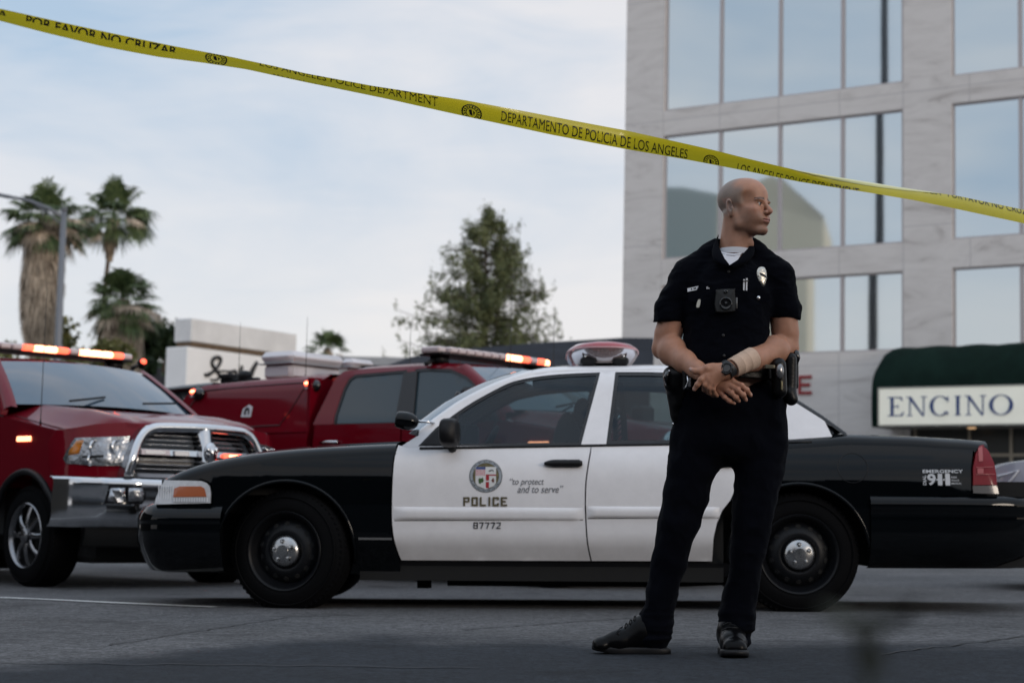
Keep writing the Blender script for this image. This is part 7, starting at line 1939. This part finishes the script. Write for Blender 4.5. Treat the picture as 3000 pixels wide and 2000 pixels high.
# ---- bandage and watch
def ringtube(a, b, prof, name, m, par, flat=1.0, n=32):
    a = Vector(a); b = Vector(b); t = (b-a).normalized(); u = t.cross(Vector((0, 0, 1))).normalized(); v = u.cross(t); L = (b-a).length; V = []; F = []
    for f, r in prof:
        for k in range(n): an = 2*math.pi*k/n; V.append(a + t*(L*f) + (u*math.cos(an) + v*math.sin(an)*flat)*r)
    for i in range(len(prof)-1):
        for k in range(n): F.append((i*n+k, i*n+(k+1) % n, (i+1)*n+(k+1) % n, (i+1)*n+k))
    return mk(name, V, F, m, par, True, True, sharp=45)
M_band = mat('bandage', (.56, .40, .30), .9, var=.06, vs=40, bump=.18, bs=300)
ba, bb = H(1205, 522, -.228), H(1530, 360, -.175)
ringtube(ba, bb, [(0, .031), (.0, .0365), (.02, .0375), (.28, .0388), (.30, .0400), (.31, .0392), (.62, .0405), (.64, .0418), (.66, .0410), (.97, .0425), (1.0, .0420), (1.0, .036)], 'bandage', M_band, off_)
wt = ringtube(H(1085, 590, -.243), H(1165, 510, -.233), [(0, .030), (0, .0355), (.15, .0365), (.85, .0370), (1, .0362), (1, .030)], 'watch', M_plast, off_)
fc = Vector(H(1122, 535, -.275)); nrm = Vector((-.35, -.90, .18)).normalized(); Mf = Matrix.Translation(fc) @ nrm.to_track_quat('Z', 'Y').to_matrix().to_4x4()
MB().lathe([(.022, -.010), (.0245, -.004), (.0245, .004), (.021, .008), (.0185, .0075), (.018, .005), (0, .0055)], Mf, 8).build('watch_case', M_plast, wt, False, True)
MB().lathe([(.0155, .0056), (.0150, .0075), (.0135, .0078), (.0130, .0062), (0, .0064)], Mf, 26).build('watch_face', M_gblk, wt, True, True, sharp=40)
for a in (40, 140, 220, 320): MB().lathe([(0, .011), (.003, .010), (.004, .006)], Mf @ Matrix.Translation((.021*math.cos(rad(a)), .021*math.sin(rad(a)), 0)), 10).build('watch_stud', M_gblk, wt, True, True)
# ---- duty belt and what hangs from it
bz_ = O(0, 1150)[2]; rows = []
for i in range(49):
    a = 2*math.pi*i/48; ce = np.array([O(575, 0)[0], D0+.012, bz_]); rx, ry = .182, .143
    rows.append([Vector(ce + np.array([rx*math.cos(a)*q, ry*math.sin(a)*q, dz])) for q, dz in ((.97, -.027), (1.012, -.024), (1.018, .0), (1.012, .024), (.97, .027))])
V, F = quads(rows); belt = mk('duty_belt', V, F, M_leather, off_, True, True, sharp=40)
def pouch(x, y, w, h, d, dy, name, rot=0.0, m=M_leather, bev=.010):
    c = O(x, y, dy); X = Matrix.Translation(Vector(c)) @ Matrix.Rotation(rot, 4, 'Z')
    return MB().box(-w/2, w/2, -d/2, d/2, -h/2, h/2, bev=bev, X=X).build(name, m, off_, True, True, sharp=35)
pouch(345, 1205, .035, .075, .05, -.135, 'magazine_pouch', -.35); pouch(318, 1200, .03, .085, .05, -.115, 'magazine_pouch', -.5)
gl = pouch(335, 1215, .012, .035, .008, -.168, 'pouch_plate', -.3, M_silver, .002)
# holster at his right side
hst = Field((O(150, 0)[0], D0-.16, O(0, 1500)[2]), (O(400, 0)[0], D0+.20, O(0, 1100)[2]), .005)
hst.cone(O(245, 1180, -.02), O(262, 1400, -.01), .042, .026, .02); hst.cone(O(225, 1170, -.05), O(232, 1230, -.05), .030, .030, .02); hst.cone(O(262, 1380, -.01), O(262, 1440, -.01), .022, .018, .015); hst.cone(O(282, 1170, -.06), O(275, 1330, -.04), .030, .020, .02)
v_, f_ = hst.mesh(); npmesh('holster', [(v_, f_)], M_leather, off_)
MB().tube([Vector(O(212, 1150, -.10)), Vector(O(198, 1185, -.10)), Vector(O(205, 1225, -.08))], [.012, .016, .012], 10, sq=.7).build('pistol_grip', M_gblk, off_, True, True)
MB().tube([Vector(O(322, 1180, -.155)), Vector(O(326, 1210, -.16)), Vector(O(315, 1240, -.155)), Vector(O(300, 1250, -.15))], .004, 8).build('key_ring', M_chrome, off_, True, True)
for x, y in ((200, 1195), (218, 1150), (240, 1452)): MB().ball(Vector(O(x, y, -.085 if y < 1400 else -.035)), .005, nu=8, nv=6).build('snap', M_chrome, off_, True, True)
# his left side: pouch with a metal window, radio, baton cap
lf = Field((O(770, 0)[0], D0-.20, O(0, 1380)[2]), (O(1000, 0)[0], D0+.16, O(0, 1000)[2]), .005)
lf.cone(O(912, 1080, -.03), O(905, 1285, -.03), .026, .029, .015); lf.cone(O(930, 1065, .02), O(925, 1230, .02), .020, .024, .015); lf.cone(O(905, 1280, -.04), O(918, 1310, -.04), .026, .026, .01); lf.cone(O(845, 1115, -.105), O(850, 1262, -.10), .029, .030, .02)
v_, f_ = lf.mesh(); npmesh('radio_holder', [(v_, f_)], M_leather, off_)
MB().tube([Vector(O(928, 1030, -.0)), Vector(O(944, 1045, -.01)), Vector(O(950, 1075, -.01)), Vector(O(945, 1110, -.01))], [.010, .014, .014, .008], 10).build('radio_knob', M_gblk, off_, True, True)
Mw = Matrix.Translation(Vector(O(855, 1150, -.150))) @ Matrix.Rotation(rad(12), 4, 'Z') @ Matrix.Rotation(rad(90), 4, 'X'); ov = []
MB().lathe([(0, .004), (.7, .003), (.93, .0), (1.0, -.003), (1.02, -.006)], Mw @ Matrix.Diagonal((.016, .029, 1.2, 1)), 26).build('pouch_window', mat('satin_metal', (.25, .25, .26), .25, .8), off_, True, True)
MB().box(-.004, .004, -.003, .003, -.018, .018, bev=.002, X=Matrix.Translation(Vector(O(862, 1232, -.140)))).build('pouch_tab', mat('brass_dull', (.16, .13, .07), .3, .8), off_, True, True)
MB().box(-.02, .02, -.004, .004, -.008, .008, bev=.002, X=Matrix.Translation(Vector(O(795, 1125, -.150)))).build('belt_keeper', mat('brass_dark', (.09, .075, .05), .3, .8), off_, True, True)
# ---- shoes
def C6(x, y): return 1700 + x/2.09, 1250 + y/2.09
def F6(x, y, dy): return np.array(P(*C6(x, y), D0 + dy))
g1 = gz(.5) ; zs = lambda x: gz(x)
sh1 = Field((F6(60, 0, 0)[0], D0-.12, gz(0)-.01), (F6(610, 0, 0)[0], D0+.16, gz(0)+.20), .0042)
ax = lambda x: F6(x, 0, .02)[0]; SY = D0 + .02
def s1(x, z, y=0): return np.array([ax(x), SY+y, gz(ax(x)) + z])
sh1.cone(s1(150, .038, -.02), s1(250, .045, -.015), .034, .042, .02, flat=((0, 0, 1), .85)); sh1.cone(s1(250, .048, -.015), s1(370, .070, 0), .042, .050, .03); sh1.cone(s1(370, .065), s1(500, .062), .045, .042, .03)
sh1.cone(s1(400, .10), s1(470, .135), .048, .045, .03); sh1.cone(s1(145, .030, -.04), s1(145, .030, .01), .028, .028, .015)
Xg = np.meshgrid(*sh1.ax, indexing='ij'); sh1.d = np.maximum(sh1.d, (gz(ax(300)) + .018 - Xg[2]).astype(np.float32))
v_, f_ = sh1.mesh(); shoeA = npmesh('shoe', [(v_, f_)], M_shoe, off_)
def sole(c, ln, wd, ang, heel=True):
    X = Matrix.Translation(c) @ Matrix.Rotation(ang, 4, 'Z'); out = spl([(ln*.5, 0), (ln*.42, wd*.40), (ln*.2, wd*.5), (-ln*.05, wd*.40), (-ln*.35, wd*.40), (-ln*.49, wd*.22), (-ln*.5, 0), (-ln*.49, -wd*.22), (-ln*.35, -wd*.40), (-ln*.05, -wd*.36), (ln*.2, -wd*.48), (ln*.42, -wd*.42)], 4, True)
    rows = [[X @ Vector((x*s_, y*s_, z + (.010*max(0, (x/ln-.25))*4 if z < .01 else .006*max(0, (x/ln - .25))*4))) for x, y in out] for s_, z in ((.97, .0), (1.0, .004), (1.0, .018), (.97, .024), (.9, .026), (.01, .03))]
    V, F = quads(rows, close_v=True); return V, F
V, F = sole(Vector((ax(330), SY-.005, gz(ax(330)) + .001)), .305, .105, math.pi); mk('sole', V, F, M_trim, shoeA, True, True, sharp=50)
mbL = MB()
for k in range(4):
    x = 262 + k*26; z = .098 + k*.014; mbL.tube([s1(x, z-.012, -.03), s1(x+6, z+.003, -.016), s1(x+14, z+.004, .0), s1(x+8, z-.004, .02)], .0026, 6)
mbL.tube([s1(262, .10, -.03), s1(235, .085, -.05), s1(250, .075, -.055)], .0022, 6); mbL.build('shoelace', M_trim, shoeA, True, True)
sh2 = Field((F6(790, 0, 0)[0], D0-.26, gz(0)-.01), (F6(1070, 0, 0)[0], D0+.14, gz(0)+.21), .0042)
cx2 = F6(930, 1300, -.08)[0]; zg = gz(cx2)
def s2(x, y, z): return np.array([cx2 + x, D0 + y, zg + z])
sh2.cone(s2(.0, -.150, .036), s2(.004, -.09, .046), .036, .045, .02); sh2.cone(s2(-.012, -.158, .034), s2(.014, -.158, .034), .033, .033, .015); sh2.cone(s2(.004, -.09, .050), s2(.006, .0, .072), .046, .050, .03); sh2.cone(s2(.006, 0, .065), s2(.006, .06, .062), .046, .042, .03); sh2.cone(s2(.006, -.01, .10), s2(.008, .03, .15), .048, .046, .03)
Xg = np.meshgrid(*sh2.ax, indexing='ij'); sh2.d = np.maximum(sh2.d, (zg + .018 - Xg[2]).astype(np.float32))
v_, f_ = sh2.mesh(); shoeB = npmesh('shoe', [(v_, f_)], M_shoe, off_)
V, F = sole(Vector((cx2 + .003, D0-.055, zg + .001)), .305, .112, rad(-91)); mk('sole', V, F, M_trim, shoeB, True, True, sharp=50)
mbL = MB()
for k in range(4): z = .085 + k*.016; y = -.085 + k*.018; mbL.tube([s2(-.034, y+.012, z-.006), s2(-.015, y-.006, z+.006), s2(.015, y-.006, z+.006), s2(.038, y+.012, z-.006)], .0027, 6)
mbL.build('shoelace', M_trim, shoeB, True, True)
# ================================================================== POLICE TAPE
def tape_mat():
    m = mat('tape_yellow', (0.66, 0.55, 0.015), 0.32, coat=.3, var=.06, vs=12)
    nt = m.node_tree; b = nt.nodes['Principled BSDF']; o = nt.nodes['Material Output']; tr_ = nt.nodes.new('ShaderNodeBsdfTranslucent'); tr_.inputs[0].default_value = (.75, .64, .03, 1)
    mx = nt.nodes.new('ShaderNodeMixShader'); mx.inputs[0].default_value = .35; nt.links.new(b.outputs[0], mx.inputs[1]); nt.links.new(tr_.outputs[0], mx.inputs[2]); nt.links.new(mx.outputs[0], o.inputs[0]); return m
M_tape = tape_mat(); M_tink = mat('tape_ink', (.015, .014, .01), .5)
TT = [(-140, -2), (0, 26), (170, 64), (340, 100), (510, 136), (680, 168), (808, 195), (900, 216), (1089, 252), (1359, 293), (1665, 351), (1834, 382), (2094, 441), (2170, 460), (2340, 500), (2425, 515), (2520, 530), (2638, 549), (2808, 574), (3000, 615), (3160, 655)]
TB = [(-140, 26), (0, 62), (128, 96), (298, 136), (468, 168), (595, 185), (723, 204), (900, 242), (1155, 295), (1359, 340), (1614, 395), (1829, 436), (2000, 466), (2170, 498), (2340, 532), (2425, 546), (2553, 566), (2680, 587), (2808, 613), (3000, 655), (3160, 690)]
TD = [(-140, 4.5), (0, 4.7), (900, 5.9), (1834, 6.55), (2425, 6.5), (3160, 6.0)]
def tape_pt(x, t, off=0.0):
    """t = 0 upper edge, 1 lower edge; the strip keeps its 75 mm width by leaning away where it looks narrow"""
    yt, yb, D = interp(TT, x), interp(TB, x), interp(TD, x)
    a, b = P(x, yt, D), P(x, yb, D); v = (a - b).length; lean_ = math.sqrt(max(0, .076**2 - v*v)) * (.8 if x < 2380 else -.8)
    if abs(x - 2400) < 130: lean_ *= abs(x - 2400)/130
    b2 = P(x, yb, D + lean_ * (1 if x < 2400 else 1))
    p = a.lerp(b2, t); bulge = .010 * math.sin(math.pi*t) + .002*math.sin(x*.013)
    return p + Vector((0, -bulge - off, 0))
tpe = None
xs_ = np.linspace(-140, 3160, 170); rows = [[tape_pt(x, t) for t in np.linspace(0, 1, 9)] for x in xs_]
V, F = quads(rows); tape = tag(mk('police_tape', V, F, M_tape, None, True), 'yellow police tape with black lettering stretched above the officer', 'tape')
# thin fold running along the strip, turned over near its right end
rows = []
for x in np.linspace(2300, 2760, 40):
    f = math.sin(math.pi*(x-2300)/460); rows.append([tape_pt(x, .02 + .0*t, .001) + Vector((0, -.004*k, 0)) if False else tape_pt(x, lerp(.0, .42*f, k/4), .002 + .007*f*math.sin(math.pi*k/4)) for k, t in enumerate(range(5))])
V, F = quads(rows); mk('tape_fold', V, F, mat('tape_pale', (.62, .58, .22), .3, coat=.5), tape, True)
import bmesh
def tape_text(s, x0, x1, t0a, t1a, t0b, t1b, clip=(0.02, .98), bold=0.0, m=M_tink, shear=0.0):
    V2, F2 = fit_text(s, 0, 0, 1, 1, bold=bold, shear=shear); bm = bmesh.new(); vs = [bm.verts.new((x, y, 0)) for x, y in V2]
    for f in F2:
        try: bm.faces.new([vs[i] for i in f])
        except ValueError: pass
    ts = lambda x, y: lerp(lerp(t1a, t1b, x), lerp(t0a, t0b, x), y)
    for v in bm.verts: x, y = v.co.x, v.co.y; v.co = Vector((lerp(x0, x1, x), ts(x, y)*100, 0))
    for c, n in ((clip[0], -1), (clip[1], 1)):
        bmesh.ops.bisect_plane(bm, geom=bm.verts[:]+bm.edges[:]+bm.faces[:], plane_co=(0, c*100, 0), plane_no=(0, n, 0), clear_outer=True)
    bmesh.ops.triangulate(bm, faces=bm.faces[:]); bm.verts.index_update()
    V = [tape_pt(v.co.x, v.co.y/100, .0025) for v in bm.verts]; F = [tuple(v.index for v in f.verts) for f in bm.faces]; bm.free()
    if F: mk('lettering', V, F, m, tape)
tape_text('POR FAVOR NO CRUZAR', 80, 522, .08, .84, .08, .78, clip=(.05, .56), bold=.022)
tape_text('A', -6, 27, .15, .80, .15, .80, clip=(.05, .56), bold=.02)
tape_text('LOS ANGELES POLICE DEPARTMENT', 762, 1283, -.42, .36, .12, .80, clip=(.02, .98), bold=.0)
tape_text('POR FAVOR NO CRUZAR', 800, 1010, .88, 1.4, .94, 1.5, clip=(.0, .97))
tape_text('DEPARTAMENTO DE POLICIA DE LOS ANGELES', 1468, 2014, .26, .84, .40, .97, bold=.0, shear=.12)
tape_text('LOS ANGELES POLICE DEPARTMENT', 2158, 2515, .58, 1.30, .80, 1.5, bold=.0, shear=.2)
tape_text('DE POLICIA \u00b7 POR FAVOR NO CRUZAR', 2640, 3035, -.50, .10, -.05, .40, bold=.0)
def tape_seal(x0, x1, t0, t1):
    cxs, cts = (x0+x1)/2, (t0+t1)/2; hx, ht_ = (x1-x0)/2, (t1-t0)/2; V = []; F = []
    def poly(pts):
        pts = [(x, t) for x, t in pts if True]; n = len(V); V.extend([tape_pt(x, min(.98, max(.02, t)), .0025) for x, t in pts]); F.append(tuple(range(n, n+len(pts))))
    n = 28
    for r0, r1 in ((.86, 1.0), (.50, .58)):
        for i in range(n):
            a, b = 2*math.pi*i/n, 2*math.pi*(i+1)/n; poly([(cxs+hx*r*math.cos(q), cts+ht_*r*math.sin(q)) for r, q in ((r0, a), (r1, a), (r1, b), (r0, b))])
    for i in range(16):
        a = 2*math.pi*i/16; b = a + .22; poly([(cxs+hx*r*math.cos(q), cts+ht_*r*math.sin(q)) for r, q in ((.62, a), (.80, a), (.80, b), (.62, b))])
    poly([(cxs-.28*hx, cts-.30*ht_), (cxs, cts-.38*ht_), (cxs+.1*hx, cts+.35*ht_), (cxs-.2*hx, cts+.2*ht_)]); poly([(cxs+.12*hx, cts-.3*ht_), (cxs+.34*hx, cts-.1*ht_), (cxs+.2*hx, cts+.3*ht_)])
    mk('printed_seal', V, F, M_tink, tape)
tape_seal(603, 668, -.1, 1.1); tape_seal(1352, 1412, .22, 1.25); tape_seal(2060, 2106, .42, 1.35)

# ================================================================== CAR AT THE RIGHT EDGE
M_lav = mat('silver_lilac_paint', (.33, .32, .37), .3, coat=.6, croug=.08)
pr = P(2905, 1440, 14.2); SCM = Matrix.Translation((pr.x, 14.2, gz(pr.x, 14.2))) @ Matrix.Rotation(rad(-12), 4, 'Z')
sc2 = empty('parked_car', SCM, 'silver lilac parked car at the right edge behind the police car', 'car'); F2_ = Frame(SCM)
tz = lambda x, y: F2_.trace(x, y, lambda u, z: 0.05)
top_ = [(0.0, tz(2922, 1405).z), (.06, tz(2924, 1366).z), (.35, tz(2960, 1346).z), (.7, tz(3000, 1334).z), (1.2, tz(3000, 1334).z + .05), (1.75, 1.36), (2.3, 1.52), (3.2, 1.53), (3.9, 1.25), (4.5, 1.02), (4.6, .7)]
def c2w(u, z): return .04 + .25*max(0, (.35-u)/.35)**2 + .2*max(0, (u-4.2)/.4)**2 + .35*max(0, z-1.0)
prof2 = [(u, z) for u, z in spl(top_, 5)]; out2 = prof2 + [(4.55, .3), (4.15, .28)] + arc(3.75, .33, .37, 5, 175, 12) + [(1.25, .24)] + arc(.88, .33, .37, 5, 175, 12) + [(.1, .3), (0, .5)]
for s in (0, 1):
    V, F = shell(out2, lambda u, z: Vector((u, c2w(u, z), z)), .08, .03, sideN)
    if s: V = [Vector((v.x, 1.85-v.y, v.z)) for v in V]; F = [f[::-1] for f in F]
    mk('body_side', V, F, M_lav, sc2, True, sharp=40)
rows = [[Vector((u, lerp(c2w(u, z), 1.85-c2w(u, z), k/8), z + .03*(1-(2*k/8-1)**2))) for k in range(9)] for u, z in [(0, .3)] + prof2 + [(4.6, .3)]]
V, F = quads(rows); mk('body_top', V, F, M_lav, sc2, True, sharp=50)
for s in (0, 1):
    for q, m_ in (([(1.75, 1.02), (1.95, 1.36), (2.35, 1.46), (3.2, 1.47), (3.75, 1.22), (3.85, 1.03)], M_gl2),):
        V, F = shell(q, lambda u, z: Vector((u, c2w(u, z)-.004, z)), .1, .004, sideN)
        if s: V = [Vector((v.x, 1.85-v.y, v.z)) for v in V]; F = [f[::-1] for f in F]
        mk('side_window', V, F, m_, sc2)
    q = [tz(x, y) for x, y in ((2926, 1392), (2983, 1377), (2942, 1432), (2926, 1436))]; V, F = shell([(p.x, p.z) for p in q], lambda u, z: Vector((u, c2w(u, z)-.006, z)), .05, .02, sideN)
    if s: V = [Vector((v.x, 1.85-v.y, v.z)) for v in V]; F = [f[::-1] for f in F]
    hl2 = mk('headlight', V, F, mat('lamp_housing', (.28, .26, .30), .15, coat=.6), sc2)
    mb = MB(); pts = [Vector((p.x, c2w(p.x, p.z)-.012, p.z)) for p in (tz(2926, 1394), tz(2984, 1378), tz(2942, 1432))]; pts = [Vector((v.x, 1.85-v.y, v.z)) for v in pts] if s else pts; mb.tube(pts, .012, 6); mb.build('light_strip', mat('strip_white', (.75, .74, .78), .3), hl2, True)
for cu in (.88, 3.75): wheel(cu, .06, s=1, R=.33, W=.22, rimR=.22, cap=True, par=sc2, z=.33, tread=False); wheel(cu, 1.79, s=-1, R=.33, W=.22, rimR=.22, cap=True, par=sc2, z=.33, tread=False)
MB().box(.15, 4.4, .2, 1.65, .2, .7).build('underbody', M_under, sc2)

# ================================================================== OUT-OF-FOCUS WEED NEAR THE CAMERA
gw = P(2540, 1960, .9); wd_ = empty('weed', (gw.x, .9, gz(gw.x)), 'blurred dark weed stem rising close to the camera at lower right', 'plant')
mb = MB(); jx = gw.x
mb.tube([(jx+.004, .9, gz(jx)), (jx, .9, .30), P(2545, 1985, .9), P(2530, 1900, .9), P(2500, 1835, .9), P(2478, 1800, .9)], [.0035, .0035, .0032, .0028, .0022, .0016], 8)
mb.tube([P(2530, 1900, .9), P(2570, 1850, .9), P(2612, 1805, .9)], [.0024, .002, .0014], 8); mb.build('stem', mat('weed_dark', (.02, .024, .015), .8), wd_, True, True)
lv = [np.array(P(x, y, .9)) + nr.normal(size=3)*.004 for x, y in ((2490, 1822), (2478, 1800), (2600, 1812), (2615, 1800), (2540, 1930), (2555, 1945), (2520, 1880))]
lo_ = leaf_mesh('leaf', lv, .014, bpy.data.materials['weed_dark'], None); lo_.parent = wd_; lo_.matrix_parent_inverse = wd_.matrix_world.inverted()

# ================================================================== surfaces face outwards
def orient():
    for o in scene.objects:
        if o.type != 'MESH': continue
        me = o.data; n = len(me.polygons)
        if n == 0 or me.get('ok'): continue
        me['ok'] = 1
        if o.name.split('.')[0] in ('crown', 'dead_fronds', 'lettering', 'leaf', 'road', 'printed_seal'): continue
        r = o
        while r.parent is not None: r = r.parent
        c = np.zeros(3*n); me.polygons.foreach_get('center', c); c = c.reshape(-1, 3); nn = np.zeros(3*n); me.polygons.foreach_get('normal', nn); nn = nn.reshape(-1, 3); ar = np.zeros(n); me.polygons.foreach_get('area', ar)
        own = (c*ar[:, None]).sum(0)/max(ar.sum(), 1e-12)
        if r.name.startswith('police_car'): ctr = np.array([WB/2, WID/2, .75])
        elif r.name.startswith('pickup'): ctr = np.array([2.0, TC, .95])
        elif r.name.startswith('parked_car'): ctr = np.array([2.3, .92, .7])
        elif r.name.startswith('person'): ctr = np.array([.09, .02, 1.0]); ctr = np.array([own[0]*.3 + .06, .02, own[2]])
        else: ctr = own
        ext = np.ptp(c, axis=0).max() + 1e-6
        a = (ar * (nn*(c-own)).sum(1)).sum() / ext * 2; b = (ar[:, None]*nn).sum(0) @ ((own-ctr)/(np.linalg.norm(own-ctr)+1e-6)) if r is not o or True else 0
        if a + b < 0: me.flip_normals()
orient()
